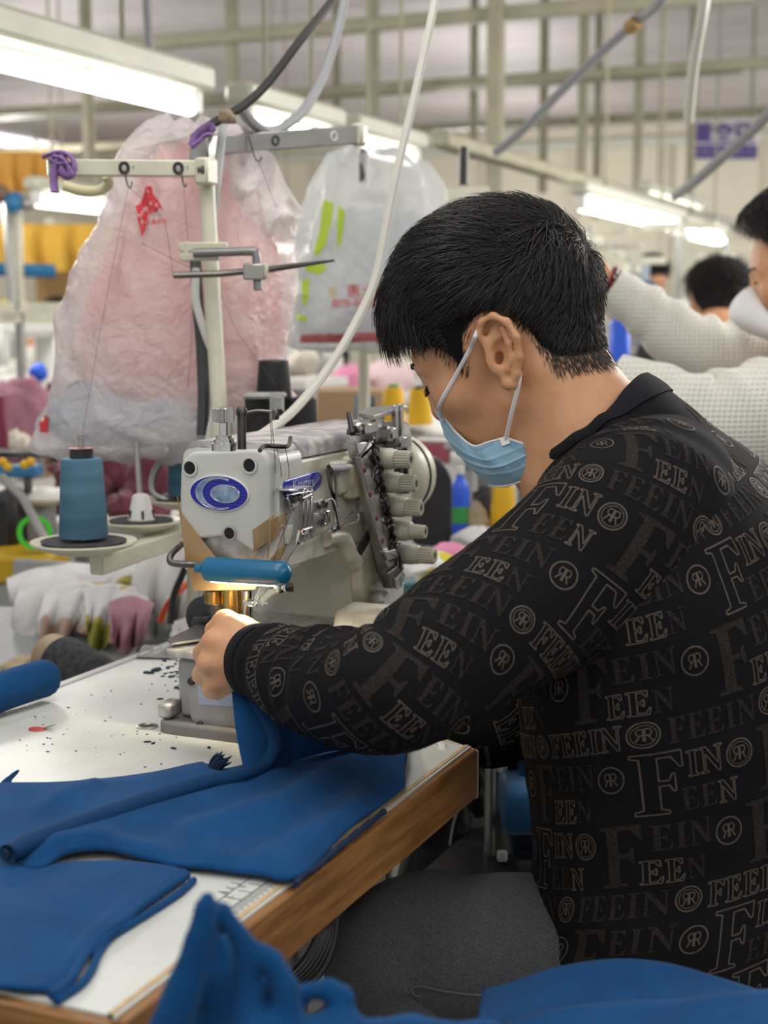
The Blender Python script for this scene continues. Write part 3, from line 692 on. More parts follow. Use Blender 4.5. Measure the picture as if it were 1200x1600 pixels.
# dark spring clip and ivory cover beside it
objs('spring_clip', G().tube(bez([WX(512, 728, X1), WX(516, 760, X1+.004), WX(526, 792, X1+.006)], 10), 0.003, 6, flat=0.5).tube(bez([WX(513, 726, X1), WX(524, 745, X1+.006), WX(525, 782, X1+.008)], 10), 0.0028, 6, flat=0.5), m_dsteel, mc)
objs('clip_arm', G().box(WX(530, 731, XS+0.010), (0.020, 0.030, 0.006), ch=0.002).box(WX(534, 724, XS+0.006), (0.016, 0.04, 0.006), ch=0.002), m_dusty, mc)
obj('clip_body', G().box(WX(532, 750, XS+0.004), (0.010, 0.03, 0.030), ch=0.003), m_enam_old, mc)
obj('ivory_cover', G().box(WX(554, 744, XS+0.007), (0.014, 0.040, 0.046), ch=0.003), mat('ivory_cover', (0.66, 0.62, 0.45), 0.4, nscale=60, col2=(0.45, 0.39, 0.25)), mc)
# tension unit: slanting bar, top block, knobs
X2 = XS+0.022
def pz(px, py, x): return WX(px, py, x)
bar = spoly([(556, 692), (578, 690), (630, 906), (611, 912)], X2)
g = G(); pillow(g, bar, so(X2-0.012), EY_, EZ, 0.012, 0.0015); obj('tension_bar', g, m_steel, mc)
g = G()
for px, py in ((570, 734), (579, 772), (589, 809), (598, 845)): screw(g, pz(px, py, X2), EX, 0.0035, 0.001)
objs('bar_screw', g, mat('red_dot', (0.3, 0.06, 0.08), 0.5), mc)
c0 = pz(566, 691, X2); g = G(); pillow(g, rpoly([(c0[1]-0.008, -0.012), (c0[1]+0.010, -0.010), (c0[1]+0.034, 0.002), (c0[1]+0.02, 0.006)], 0.001), (X2-0.012, 0, c0[2]-0.004), EY_, EZ, 0.014, 0.002); obj('bar_head', g, m_steel, mc)
LT = 1.062
P4 = [WZ(px, py, LT+0.012)[:2] for px, py in [(561, 646), (584, 650), (637, 635), (630, 632), (575, 638)]]
g = G(); pillow(g, P4, (0, 0, LT+0.008), EX, EY_, 0.005, 0.0015); obj('release_lever', g, m_steel, mc)
bp_ = WZ(578, 650, LT+0.008); g = G(); g.box(bp_+A([0.0, 0.005, -0.014]), (0.020, 0.03, 0.028), ch=0.003); g.box(pz(569, 676, X2)+A([-0.006, 0.01, 0.004]), (0.02, 0.04, 0.014), ch=0.003); objs('lever_block', g, m_steel, mc)
obj('lever_pin', G().cyl(WZ(551, 678, ZS+0.02), W(545, 646, 1.60), 0.0035, 0.0028, 10).lathe([(0.007, 0), (0.006, 0.006), (0.003, 0.01)], WZ(551, 679, ZS+0.018), EZ, 12), m_black, mc)
objs('rear_clamp', G().box(pz(606, 677, XS+0.01), (0.018, 0.02, 0.016), ch=0.003).box(pz(617, 664, XS+0.014), (0.006, 0.008, 0.045), ch=0.001).box(pz(625, 662, XS+0.014), (0.006, 0.008, 0.045), ch=0.001).box(pz(622, 690, XS+0.01), (0.02, 0.034, 0.014), ch=0.002), m_steel, mc)
objs('rear_post', G().cyl(pz(620, 690, XS+0.01), pz(624, 770, XS+0.01), 0.005, n=10).cyl(pz(630, 690, XS+0.004), pz(634, 770, XS+0.004), 0.005, n=10), m_dsteel, mc)
KB = [(590, 716), (599, 753), (607, 791), (614, 828), (624, 865)]
mk_rib = m_knob
for i, (px, py) in enumerate(KB):
    c = pz(px, py, X2-0.004); L = 0.040 if i < 4 else 0.044
    R0, R1 = 0.0118, (0.0092 if i != 3 else 0.0085)
    kb = obj('tension_knob', G().lathe([(R0*0.9, 0), (R0, 0.002), (R0, 0.008), (R0*1.0, 0.0165), (R0*0.93, 0.0185), (R0*0.9, L*0.56), (R1*1.02, L*0.58)], c, EX, 28, close=False), m_knob, mc)
    n = 40; ang = np.arange(n)*2*math.pi/n; prof = [(R1, L*0.575), (R1*(0.98 if i != 3 else .9), L*0.96), (R1*0.9 if i != 3 else R1*.82, L), (R1*0.45, L), (R1*0.4, L-0.006), (0.0001, L-0.006)]
    P = np.zeros((len(prof), n, 3))
    for q, (r, h) in enumerate(prof):
        rr = r*(1+(0.075*np.where(np.arange(n) % 2 == 0, 1, -1) if q < 2 and i not in (3,) else 0)); P[q] = c+EX*h+np.stack([0*ang, rr*np.cos(ang), rr*np.sin(ang)], 1)
    g = G(); g.grid(P, cv=True); g.f = [f[::-1] for f in g.f]; obj('ribbed_grip', g, m_knob, kb, sharp=25)
    obj('knob_hole', G().lathe([(R1*0.4, 0), (0, 0.0001)], c+EX*(L-0.0045), EX, 12), m_hole, kb)
    obj('washer', G().lathe([(0.0128, -0.004), (0.0128, 0.0), (0.004, 0.0005)], c, EX, 20), m_black, kb)
g = G(); r4 = np.random.RandomState(11)
for i in range(15):                                               # eyelets and springs along the bar
    t = i/14; px = 582+t*44; py = 690+t*212; c = pz(px, py, X2+0.001+0.004*r4.rand()); rr = 0.0042+0.002*r4.rand()
    R3 = np.array(Matrix.Rotation(r4.uniform(-0.8, 0.8), 3, 'Z')) @ np.array(Matrix.Rotation(r4.uniform(-.6, .6), 3, 'Y'))
    g.tube([c+R3 @ A([0, rr*math.cos(a), rr*math.sin(a)]) for a in np.linspace(0, 6.28, 14)], 0.0011, 5)
objs('eyelet_row', g, m_dsteel, mc)
g = G()
for k in range(4):
    pts = [pz(582+44*t+r4.uniform(-2, 5), 692+205*t, X2-0.002+r4.uniform(-.003, .006)) for t in np.linspace(0, 1, 16)]; g.tube(bez(pts, 60), 0.0012, 5)
objs('black_thread_tube', g, m_black, mc)
spl([(574, 700), (588, 700), (632, 890), (612, 895)], XS+0.001, 0.006, m_black, 'bar_backing')
spl([(560, 860), (596, 800), (606, 850), (600, 900), (585, 900)], XS+0.001, 0.003, mat('black_grease', (0.05, 0.045, 0.04), 0.6, noise=.5, nscale=80), 'grease_patch')
spl([(600, 862), (618, 858), (624, 870), (606, 876)], X2, 0.006, m_steel, 'bar_clip')
spl([(606, 896), (622, 884), (632, 900), (628, 918), (612, 920)], X2, 0.010, m_dsteel, 'bar_foot')
spl([(619, 904), (630, 892), (633, 906), (622, 922)], X2+0.010, 0.003, m_steel, 'bar_foot_plate')
# hand wheel behind the knobs
wc = A([-0.725, 1.70, 0.985]); g = G(); g.lathe([(0.012, -0.052), (0.036, -0.046), (0.047, -0.034), (0.050, -0.018), (0.050, 0.012), (0.044, 0.018), (0.02, 0.02)], wc, EY_, 32); obj('hand_wheel', g, m_cream, mc)
g = G(); g.tube([wc+A([0.0505*math.cos(a), -0.008, 0.0505*math.sin(a)]) for a in np.linspace(0, 6.2832, 40)], 0.0016, 6); obj('wheel_groove', g, m_black, mc)
# presser regulator on the head
pb = WZ(350, 704, ZS+0.02)
g = G(); g.lathe([(0.0115, 0), (0.0115, 0.007), (0.0112, 0.0072), (0.0095, 0.0075), (0.0095, 0.011), (0.0093, 0.0112), (0.0075, 0.0115), (0.0075, 0.014), (0.0073, 0.0142), (0.0042, 0.0145), (0.0042, 0.028)], pb, EZ, 18); obj('regulator_nut', g, m_chrome, mc)
n = 48; ang = np.arange(n)*2*math.pi/n; P = np.zeros((6, n, 3))
for q, (r, h) in enumerate([(0.006, 0.026), (0.0098, 0.027), (0.0098, 0.039), (0.0092, 0.040), (0.004, 0.040), (0.0001, 0.0395)]):
    rr = r*(1+(0.05*np.where(np.arange(n) % 2 == 0, 1, -1) if q in (1, 2) else 0)); P[q] = pb+EZ*h+np.stack([rr*np.cos(ang), rr*np.sin(ang), 0*ang], 1)
g = G(); g.grid(P, cv=True); g.f = [f[::-1] for f in g.f]; obj('regulator_knob', g, m_steel, mc, sharp=25)
# post with cross arm, hook wire and strands
q = WZ(378, 702, ZS+0.02); tp = A([q[0], q[1], q[2]+0.036])
g = G(); g.cyl(q, tp, 0.0042, n=12).lathe([(0.005, -0.004), (0.0055, 0.0), (0.004, 0.004), (0, 0.0045)], tp, EZ, 12); obj('guide_post', g, m_dsteel, mc)
g = G(); g.tube(bez([tp+A([0, 0, -0.003]), tp+A([0.012, 0.006, 0.0005]), tp+A([0.028, 0.01, 0.000])], 8), 0.0022, 8, flat=0.6).box(tp+A([0.03, 0.011, -0.003]), (0.006, 0.006, 0.010), ch=0.001); obj('guide_arm', g, m_dsteel, mc)
z5 = ZS+0.022
g = G(); g.tube(bez([WZ(406, 704, z5), WZ(414, 697, z5+.002), WZ(444, 698, z5), WZ(452, 694, z5), WZ(454, 684, z5+0.004)], 18), 0.0022, 8); obj('hook_wire', g, m_dsteel, mc)
g = G()
for a, b in (((421, 652), (424, 700)), ((424, 655), (430, 740)), ((432, 700), (440, 745)), ((446, 700), (452, 748))):
    p0 = W(a[0], a[1], 1.46); p1 = W(b[0], b[1], 1.465); g.tube(bez([p0, (p0+p1)/2+A([0.001, 0, -0.001]), p1], 8), 0.0004, 4)
g.tube(bez([pz(466, 850, X1+.006), pz(495, 836, X1+.008), pz(522, 823, X1+.009)], 8), 0.0006, 4); g.tube(bez([pz(466, 850, X1+.006), pz(456, 864, X1+.008), pz(444, 884, X1+.006)], 8), 0.0006, 4)
g.tube(bez([pz(424, 885, X1), pz(440, 840, X1), pz(455, 800, X1+.003)], 8), 0.0005, 4)
objs('thread', g, mat('dark_thread', (0.05, 0.05, 0.06), 0.6), mc)
# needle clamp, foot, guard
p = WY(361, 935, 1.315); g = G(); g.cyl(p+A([0, 0, 0.016]), p+A([0, 0, -0.022]), 0.0105, n=20); obj('needle_bar', g, m_brass, mc)
p = WY(333, 938, 1.31); g = G(); g.cyl(p+A([0, 0, 0.01]), p+A([0, 0, -0.003]), 0.009, n=18); obj('presser_bar', g, m_brass, mc)
g = G(); g.cyl(p+A([0.003, 0, -0.003]), p+A([0.003, 0, -0.012]), 0.0085, n=16).cyl(p+A([0.003, 0, -0.012]), p+A([0.003, 0, -0.02]), 0.006, n=14); obj('presser_clamp', g, m_dsteel, mc)
g = G(); g.box(p+A([0.012, 0.0, -0.034]), (0.03, 0.03, 0.006), ch=0.002).box(p+A([0.02, 0.0, -0.028]), (0.01, 0.012, 0.02), ch=0.002); obj('presser_foot', g, m_steel, mc)
p = WY(386, 945, 1.315); g = G(); g.cyl(p+A([0, 0, 0.015]), p+A([0, 0, -0.014]), 0.006, n=14).box(p+A([0.004, 0, 0.003]), (0.014, 0.012, 0.008), ch=0.002); obj('needle_clamp', g, m_chrome, mc)
g = G()
for dx in (-0.004, 0, 0.004): g.cyl(p+A([dx, 0, -0.012]), p+A([dx, 0, -0.034]), 0.0008, 0.0003, 6)
objs('needle', g, m_chrome, mc)
mg = mat('clear_plastic', (0.85, 0.92, 0.97), 0.06, trans=0.95)
g = G(); g.tube(bez([WY(398, 946, 1.31), WY(404, 930, 1.305), WY(414, 912, 1.30)], 10), 0.003, 8).tube(bez([WY(410, 942, 1.30), WY(420, 930, 1.298), WY(436, 918, 1.296)], 10), 0.0045, 8); objs('eye_guard', g, mg, mc)
g = G()
for px, py, r in ((428, 915, .006), (438, 920, .005), (450, 916, .0065), (455, 921, .003)): g.ball(WY(px, py, 1.298), r, 8)
g.cyl(WY(425, 917, 1.299), WY(452, 918, 1.299), 0.003, n=8); objs('guard_hinge', g, m_chrome, mc)
g = G(); g.lathe([(0.022, 0), (0.024, 0.004), (0.024, 0.014), (0.018, 0.018), (0, 0.018)], WY(330, 962, 1.40), -EY_, 24); obj('black_dial', g, m_black, mc)
g = G(); g.cyl(WY(308, 972, 1.37), WY(330, 968, 1.37), 0.005, n=10).ball(WY(308, 972, 1.37), 0.007, 8); obj('black_lever', g, m_black, mc)
# clip-on lamp: flexible neck, blue capsule, LED strip underneath
YL = 1.258
a, b = WY(323, 889, YL), WY(436, 896, YL+0.006); ax = nrm(b-a); L = np.linalg.norm(b-a); r = 0.0122
ld = obj('work_lamp', G().lathe([(0.004, -0.012), (0.0045, -0.005), (r*0.55, -0.004), (r*0.95, 0.0), (r, 0.004), (r, L), (r*0.94, L+0.005), (r*0.75, L+0.0095), (r*0.4, L+0.012), (0, L+0.0128)], a, ax, 24), m_capsule, mc)
obj('led_strip', G().box((a+b)/2+A([0, 0.0015, -r*0.98]), (L*0.9, 0.007, 0.0024), axes=[ax, nrm(np.cross(EZ, ax)), np.cross(ax, nrm(np.cross(EZ, ax)))], ch=0.001), m_led, ld)
pts = bez([WY(319, 883, YL+.002), WY(300, 882, YL+.004), WY(276, 881, YL+.008), WY(266, 877, YL+.016), WY(268, 866, YL+.03), WY(284, 850, 1.33)], 90)
rr = 0.0031+0.0006*np.sin(np.arange(len(pts))*2.1); obj('flexible_neck', G().tube(pts, rr, 10), m_dsteel, ld)
ll = area('work_lamp_glow', tuple((a+b)/2+A([0, 0.003, -r*1.25])), L*0.9, 0.008, 0.16, color=(1.0, 0.86, 0.6))
ll.rotation_euler = (math.radians(14), 0, 0)
# ---------------------------------------------------------------- blue fabric
m_cloth = mat('blue_fleece', (0.0062, 0.066, 0.20), 0.9, nscale=25, col2=(0.005, 0.053, 0.165), bump=0.35, bscale=1300, sheen=0.05, spec=0.12)
m_twill = mat('blue_rib', (0.006, 0.045, 0.13), 0.85, bump=0.6, bscale=700, spec=0.2)
m_navy = mat('navy_lint', (0.006, 0.02, 0.06), 0.9)
def px2(pts, n): return bez([(x, y, 0) for x, y in pts], n*3)
def resample(P, n):
    s = np.r_[0, np.cumsum(np.linalg.norm(np.diff(P, axis=0), axis=1))]; q = np.linspace(0, s[-1], n); return np.stack([np.interp(q, s, P[:, a]) for a in range(P.shape[1])], 1)
def patch_px(top, bot, nu, nv, zf):                               # table cloth between two picture curves, laid at height zf(px)
    T = resample(px2(top, nu), nu)[:, :2]; B = resample(px2(bot, nu), nu)[:, :2]; P = np.zeros((nu, nv, 3))
    for j in range(nv):
        t = j/(nv-1); X = T*(1-t)+B*t
        for i in range(nu): P[i, j] = WZ(X[i, 0], X[i, 1], TZ); P[i, j, 2] += zf(X[i], i/(nu-1), t)
    return P
def segd(p, a, b):
    a = A(a, float) if False else np.asarray(a, float); b = np.asarray(b, float); ab = b-a; t = np.clip(((p-a) @ ab)/(ab @ ab), 0, 1); return np.linalg.norm(p-a-t*ab)
def ridge(p, pts, w):
    d = min(segd(p, a, b) for a, b in zip(pts[:-1], pts[1:])); return math.exp(-(d/w)**2)
bl = thing('blue_cloth_piece', 'blue cloth piece with a rolled hem being fed under the needle', 'cloth', WZ(300, 1290))
def zA(p, u, t):
    z = 0.0075+0.012*ridge(p, [(620, 1205), (540, 1225), (440, 1283), (300, 1322)], 20)+0.007*ridge(p, [(600, 1235), (470, 1330)], 22)
    z += 0.008*ridge(p, [(90, 1352), (160, 1340), (240, 1354)], 18)+0.004*ridge(p, [(330, 1370), (450, 1372)], 22)+0.0035*ridge(p, [(0, 1250), (120, 1262)], 20)
    z += 0.0012*math.sin(p[0]*0.03+p[1]*0.05)+0.005*ridge(p, [(430, 1215), (330, 1262), (200, 1300), (60, 1342)], 16)+0.005*ridge(p, [(560, 1290), (500, 1330), (420, 1352)], 14)+0.004*ridge(p, [(150, 1240), (60, 1285)], 10)+0.0022*ridge(p, [(610, 1195), (560, 1250), (555, 1290)], 12); return z*min(1, 0.45+6*min(t, 1-t))
P = patch_px([(-90, 1236), (0, 1234), (100, 1233), (230, 1217), (300, 1203), (318, 1202), (345, 1212), (400, 1200), (470, 1176), (540, 1150), (640, 1150)],
             [(-90, 1345), (0, 1356), (60, 1369), (110, 1350), (170, 1344), (240, 1360), (300, 1366), (400, 1378), (462, 1384), (540, 1312), (629, 1240)], 110, 40, zA)
o = obj('panel', G().grid(P), m_cloth, bl, sharp=0); md = o.modifiers.new('thick', 'SOLIDIFY'); md.thickness = 0.003; md.offset = -1
# corner curl at far left and the rolled hem
g = G(); hem = [WZ(x, y, TZ+0.016)+A([0, 0, 0]) for x, y in [(12, 1334), (60, 1312), (120, 1290), (200, 1262), (270, 1240), (330, 1222), (375, 1213), (410, 1198)]]+[W(428, 1172, 1.36), W(426, 1148, 1.375), W(410, 1118, 1.39), W(398, 1092, 1.40)]
hp_ = bez(hem, 70); L = len(hp_); rr = np.interp(np.arange(L), [0, 4, 20, L*0.55, L*0.75, L-1], [0.0085, 0.0095, 0.0095, 0.0085, 0.007, 0.006])
g.tube(hp_, rr, 14, flat=0.85); obj('rolled_hem', g, m_twill, bl, sharp=0)
g = G(); g.tube([hp_[0]+A([-0.001, -0.0012, 0]), hp_[0]+A([-0.0012, -0.0022, 0])], [0.0045, 0.004], 10); obj('hem_opening', g, m_navy, bl)
# the part lifted to the needle: hangs from the hand down to the table, with a soft fold
top = [(362, 1078), (385, 1082), (405, 1092), (450, 1120), (520, 1140), (600, 1140)]; bot = [(386, 1217), (400, 1213), (425, 1202), (470, 1185), (540, 1170), (632, 1174)]
T = resample(px2(top, 40), 40)[:, :2]; B = resample(px2(bot, 40), 40)[:, :2]; P = np.zeros((40, 34, 3))
for i in range(40):
    p0 = W(T[i, 0], T[i, 1], 1.418-0.04*(i/39)); p1 = WZ(B[i, 0], B[i, 1], TZ+0.012)
    for j in range(34):
        t = j/33; q = p0*(1-t)+p1*t; u = i/39
        q = q+A([0, 1, 0])*(-0.012*math.sin(math.pi*t)*math.sin(u*7.0+0.2)-0.018*t*t*(1-t)); P[i, j] = q
o = obj('raised_fold', G().grid(P), m_cloth, bl, sharp=0); md = o.modifiers.new('thick', 'SOLIDIFY'); md.thickness = 0.0025
g = G(); c0 = WZ(328, 1206, TZ+0.006)                             # frayed tuft standing at the edge
for k in range(26):
    a = rng.uniform(-0.5, 0.5); h = rng.uniform(0.010, 0.024); b0 = c0+A([rng.uniform(-.004, .006), rng.uniform(-.004, .004), -0.004]); g.tube(bez([b0, b0+A([0.004+a*0.006, 0.002, h*0.6]), b0+A([0.012+a*0.008, 0.004, h])], 6), [0.0016]*3+[0.0012]*3+[0.0004], 5)
obj('frayed_tuft', g, m_navy, bl, kind='stuff')
g = G(); c0 = WZ(5, 1230, TZ+0.006); g.tube(bez([c0+A([0.004, -0.004, 0]), c0+A([0.003, 0.004, 0.006]), c0+A([0.010, 0.010, 0.014])], 10), [0.008, 0.0075, 0.007, 0.006, 0.005, 0.004, 0.003, 0.0028, 0.0025, 0.002, 0.001], 8, flat=0.4); obj('corner_curl', g, m_twill, bl)
g = G(); g.tube(bez([WZ(462, 1382, TZ+.004), WZ(475, 1366, TZ+.005), WZ(490, 1358, TZ+.004), WZ(520, 1332, TZ+.004), WZ(560, 1300, TZ+.004), WZ(600, 1268, TZ+.004)], 40), 0.0022+0.0012*rng.rand(41), 6); obj('raw_edge', g, m_navy, bl)
# second piece underneath, nearer the camera
def zB(p, u, t):
    return (0.0045+0.005*ridge(p, [(270, 1390), (200, 1440), (140, 1490), (110, 1540)], 16)+0.003*ridge(p, [(20, 1440), (110, 1420)], 40)+0.0015*math.sin(p[0]*0.025+p[1]*0.03))*min(1, 0.4+6*min(u, 1-u, 1))
P = patch_px([(-110, 1355), (0, 1360), (100, 1360), (200, 1362), (292, 1366)], [(-110, 1556), (-60, 1557), (0, 1558), (45, 1558), (80, 1557)], 60, 40, zB)
b2 = thing('blue_cloth_piece', 'blue cloth piece spread at the near table corner under the other piece', 'cloth', WZ(100, 1470), None)
o = obj('panel', G().grid(P), m_cloth, b2, sharp=0); md = o.modifiers.new('thick', 'SOLIDIFY'); md.thickness = 0.003; md.offset = -1
g = G()
edge = [WZ(x, y, TZ+0.0055) for x, y in [(292, 1367), (262, 1388), (215, 1420), (196, 1437), (165, 1458), (140, 1482), (125, 1505), (112, 1528), (92, 1548), (80, 1556)]]
g.tube(bez(edge, 50), 0.0036, 8); obj('folded_edge', g, m_cloth, b2)
g = G(); g.tube(bez([e+A([0.006+0.003*math.sin(i*1.3), 0.0, -0.003]) for i, e in enumerate(edge)], 50), 0.0028, 8); g2 = obj('folded_edge', g, m_cloth, b2)
# lap cloth over the man's knees, nearest to the camera at lower right
lc = thing('blue_cloth_piece', 'blue cloth spread over the lap of the seated man', 'cloth', W(980, 1580, 1.15))
def sheet(top, bot, d0, d1, nu, nv, amp, seed, name, parent, mt=None, bow=0.0):
    T = resample(px2(top, nu), nu)[:, :2]; B = resample(px2(bot, nu), nu)[:, :2]; P = np.zeros((nu, nv, 3))
    for i in range(nu):
        for j in range(nv):
            t = j/(nv-1); X = T[i]*(1-t)+B[i]*t; P[i, j] = W(X[0], X[1], d0*(1-t)+d1*t-bow*math.sin(math.pi*t))
    P[..., 2] += amp*vnoise(P, 22, seed, 2)*np.linspace(0.1, 1, nv)[None]
    o = obj(name, G().grid(P), mt or m_cloth, parent, sharp=0); md = o.modifiers.new('thick', 'SOLIDIFY'); md.thickness = 0.004; return o
sheet([(756, 1553), (800, 1541), (870, 1518), (960, 1505), (1040, 1511), (1120, 1533), (1200, 1558), (1300, 1590)], [(740, 1640), (830, 1660), (920, 1665), (1000, 1670), (1080, 1670), (1150, 1680), (1230, 1690), (1320, 1700)], 1.16, 1.02, 60, 24, 0.004, 4, 'panel', lc)
sheet([(770, 1612), (860, 1584), (960, 1572), (1060, 1568), (1140, 1558), (1220, 1552), (1300, 1556)], [(760, 1700), (860, 1700), (960, 1700), (1060, 1700), (1140, 1700), (1220, 1700), (1300, 1700)], 1.03, 0.93, 50, 16, 0.003, 9, 'upper_layer', lc)
# crumpled bundle close to the lens at the bottom
S3 = Sdf(axis_steps(-0.62, -0.10, [], 0.0045), axis_steps(0.60, 0.95, [], 0.0045), axis_steps(0.52, 0.93, [], 0.0045))
def f3(pts, d, rs, k=0.012):
    q = [W(x, y, d if np.isscalar(d) else d[i]) for i, (x, y) in enumerate(pts)]; S3.chain(q, A(rs)*0.82/FPX, k)
f3([(322, 1404), (312, 1470), (286, 1550), (246, 1650)], 0.80, [17, 24, 30, 36], 0.004)
f3([(346, 1412), (378, 1470), (388, 1545), (384, 1650)], 0.81, [14, 19, 21, 26], 0.003)
f3([(384, 1478), (424, 1496), (448, 1545), (452, 1650)], 0.81, [13, 19, 22, 26], 0.003)
f3([(336, 1470), (350, 1540), (370, 1650)], 0.83, [24, 44, 66], 0.010); f3([(395, 1500), (412, 1560), (420, 1650)], 0.83, [14, 30, 46], 0.010); f3([(300, 1620), (470, 1650)], 0.83, [34, 36], 0.008)
f3([(440, 1590), (455, 1650)], 0.83, [26, 36], 0.008)
f3([(455, 1575), (480, 1548), (515, 1545), (540, 1556), (535, 1580), (490, 1600)], [0.83]*6, [15, 17, 18, 17, 16, 14], 0.004)
f3([(400, 1628), (520, 1622), (640, 1612), (760, 1618), (820, 1640)], [0.80, 0.82, 0.85, 0.88, 0.9], [32, 30, 26, 24, 20], 0.01)
v3, q3 = S3.mesh(); v3 = v3+0.0022*vnoise(v3, 60, 6, 2)[:, None]*vnormals0(v3, q3) if False else v3
bn = thing('blue_cloth_bundle', 'crumpled blue cloth bundle close to the lens at the bottom', 'cloth', W(400, 1600, 0.82))
obj('folds', (smooth_mesh(v3, q3, 4), q3), m_cloth, bn, sharp=0)
# the rolled blue cloth on the far left edge of the table
rl = thing('blue_cloth_roll', 'rolled blue cloth lying on the left edge of the table', 'cloth', WZ(20, 1090))
g = G(); g.tube(bez([W(-60, 1105, 1.55), W(10, 1078, 1.60), W(60, 1062, 1.64), W(80, 1058, 1.66)], 20), list(np.r_[np.full(17, 0.021), 0.020, 0.017, 0.010, 0.002]), 16); obj('roll', g, m_cloth, rl)
g = G(); P = [bez([W(-60, 1112+j*2.5, 1.52), W(0, 1096+j*1.2, 1.54), W(60, 1080+j, 1.585), W(86, 1066+j*.5, 1.62)], 16) for j in range(8)]; obj('loose_flap', G().grid(A(P)), m_twill, rl)
# ---------------------------------------------------------------- the seated man: one continuous body skin, clothes and hair on it
def frame(th, ps, ro):
    th, ps, ro = map(math.radians, (th, ps, ro))
    F0 = A([-math.cos(ps), -math.sin(ps), 0]); Z = A([0, 0, 1.]); L0 = A([math.sin(ps), -math.cos(ps), 0])
    f = math.cos(th)*F0-math.sin(th)*Z; u = math.sin(th)*F0+math.cos(th)*Z
    return f, math.cos(ro)*u+math.sin(ro)*L0, math.cos(ro)*L0-math.sin(ro)*u
class Head:
    def __init__(s, th, ps, ro, ear_world, ear=(0, -2, 74)):
        s.R = A(frame(th, ps, ro)); s.O = np.asarray(ear_world)-A(ear)/1000 @ s.R
    def p(s, f, u, l): return s.O+A([f, u, l])/1000 @ s.R
    def loc(s, P): return (np.asarray(P)-s.O) @ s.R.T*1000
def head_sdf(S, H, ears=True):
    R = H.R.T; e = lambda c, r, k=0.012, sub=False: S.ell(H.p(*c), A(r)/1000, R, k, sub)
    c = lambda a, b, ra, rb, k=0.010, sub=False: S.cap(H.p(*a), H.p(*b), ra/1000, rb/1000, k, sub)
    e((-3, 45, 0), (94, 88, 75)); e((38, 20, 0), (55, 62, 66), 0.02); e((40, -18, 0), (50, 66, 59), 0.02)
    e((52, -66, 0), (38, 34, 40), 0.02)
    for s in (1, -1):
        c((10, -44, 50*s), (66, -84, 10*s), 13, 13, 0.022); e((62, -14, 44*s), (20, 18, 18), 0.02)
        c((86, 28, 12*s), (76, 26, 44*s), 9, 9, 0.016)
        e((96, 8, 33*s), (15, 11, 16), 0.010, True); e((77, 9, 33*s), (14, 13.5, 14.5), 0.004)
        c((86, -2, 22*s), (78, -2, 46*s), 4, 4, 0.008)
    c((62, -90, 6), (62, -90, -6), 17, 17, 0.014)
    c((88, 22, 0), (95, -20, 0), 7, 9, 0.012); e((90, -24, 8), (9, 7, 7), 0.008); e((90, -24, -8), (9, 7, 7), 0.008); e((93, -22, 0), (9, 9, 9), 0.008)
    c((82, -50, 12), (82, -50, -12), 8, 8, 0.01); c((80, -61, 10), (80, -61, -10), 8, 8, 0.01)
    if not ears: return
    for s in (1, -1):                                             # ears: shell, rim, bowl, lobe
        ea = lambda a, b, l: (a-0.0, b, (73+l)*s)
        e(ea(-8, 6, 3), (17, 28, 6), 0.006); e(ea(0, -24, 2), (8, 11, 5), 0.006)
        rim = [(4, 12, 6), (7, 26, 9), (-2, 36, 11), (-15, 36, 13), (-25, 25, 15), (-27, 8, 15), (-21, -9, 12), (-11, -23, 9), (-3, -31, 7), (3, -27, 5)]
        for (a, b) in zip(rim[:-1], rim[1:]): S.cap(H.p(*ea(*a)), H.p(*ea(*b)), 0.0036, 0.0036, 0.004)
        e(ea(-6, 2, 11), (9, 15, 9), 0.004, True); e(ea(-10, 24, 13), (9, 8, 8), 0.004, True)
        anti = [(-17, 22, 9), (-17, 6, 10), (-13, -8, 9), (-5, -15, 8)]
        for (a, b) in zip(anti[:-1], anti[1:]): S.cap(H.p(*ea(*a)), H.p(*ea(*b)), 0.0032, 0.003, 0.004)
        S.cap(H.p(*ea(3, 2, 5)), H.p(*ea(3, -8, 5)), 0.004, 0.0035, 0.004); S.ell(H.p(*ea(-1, -2, 4)), A([4, 6, 9])/1000, R, 0.003, True)

HD = Head(26, 5, 3, W(780, 560, 1.42)); YM = HD.O[1]
NB = WY(940, 692, YM)                                             # base of the neck
SH = W(975, 842, 1.355); EL = W(606, 1078, 1.235); WR = W(410, 1034, 1.405)
SR = WY(1000, 800, YM+0.17); ER = W(772, 1122, 1.56); WRR = W(600, 1040, 1.60)
HIPL = WY(1075, 1496, YM-0.075); HIPR = WY(1075, 1520, YM+0.085)
KNL = W(636, 1488, 1.44); KNR = A([KNL[0]+0.06, KNL[1]+0.24, KNL[2]-0.09])
ANL = A([KNL[0]+0.04, KNL[1], 0.09]); ANR = A([KNR[0]+0.02, KNR[1], 0.09])
hc = W(360, 1025, 1.41)
xs = axis_steps(-1.02, -0.12, [(HD.O[0]-0.135, HD.O[0]+0.14, 0.0023), (hc[0]-0.055, hc[0]+0.06, 0.0023)], 0.011)
ys = axis_steps(min(1.05, hc[1]-0.12), 1.80, [(HD.O[1]-0.1, HD.O[1]+0.1, 0.0023), (hc[1]-0.06, hc[1]+0.07, 0.0023)], 0.011)
zs = axis_steps(0.02, 1.36, [(HD.O[2]-0.14, HD.O[2]+0.16, 0.0023), (hc[2]-0.055, hc[2]+0.055, 0.0023)], 0.011)
S = Sdf(xs, ys, zs); head_sdf(S, HD)
S.cap(HD.p(-30, -25, 0), NB, 0.048, 0.055, 0.025); S.cap(HD.p(-20, -50, 0), NB+A([-0.03, 0, -0.03]), 0.046, 0.055, 0.03)
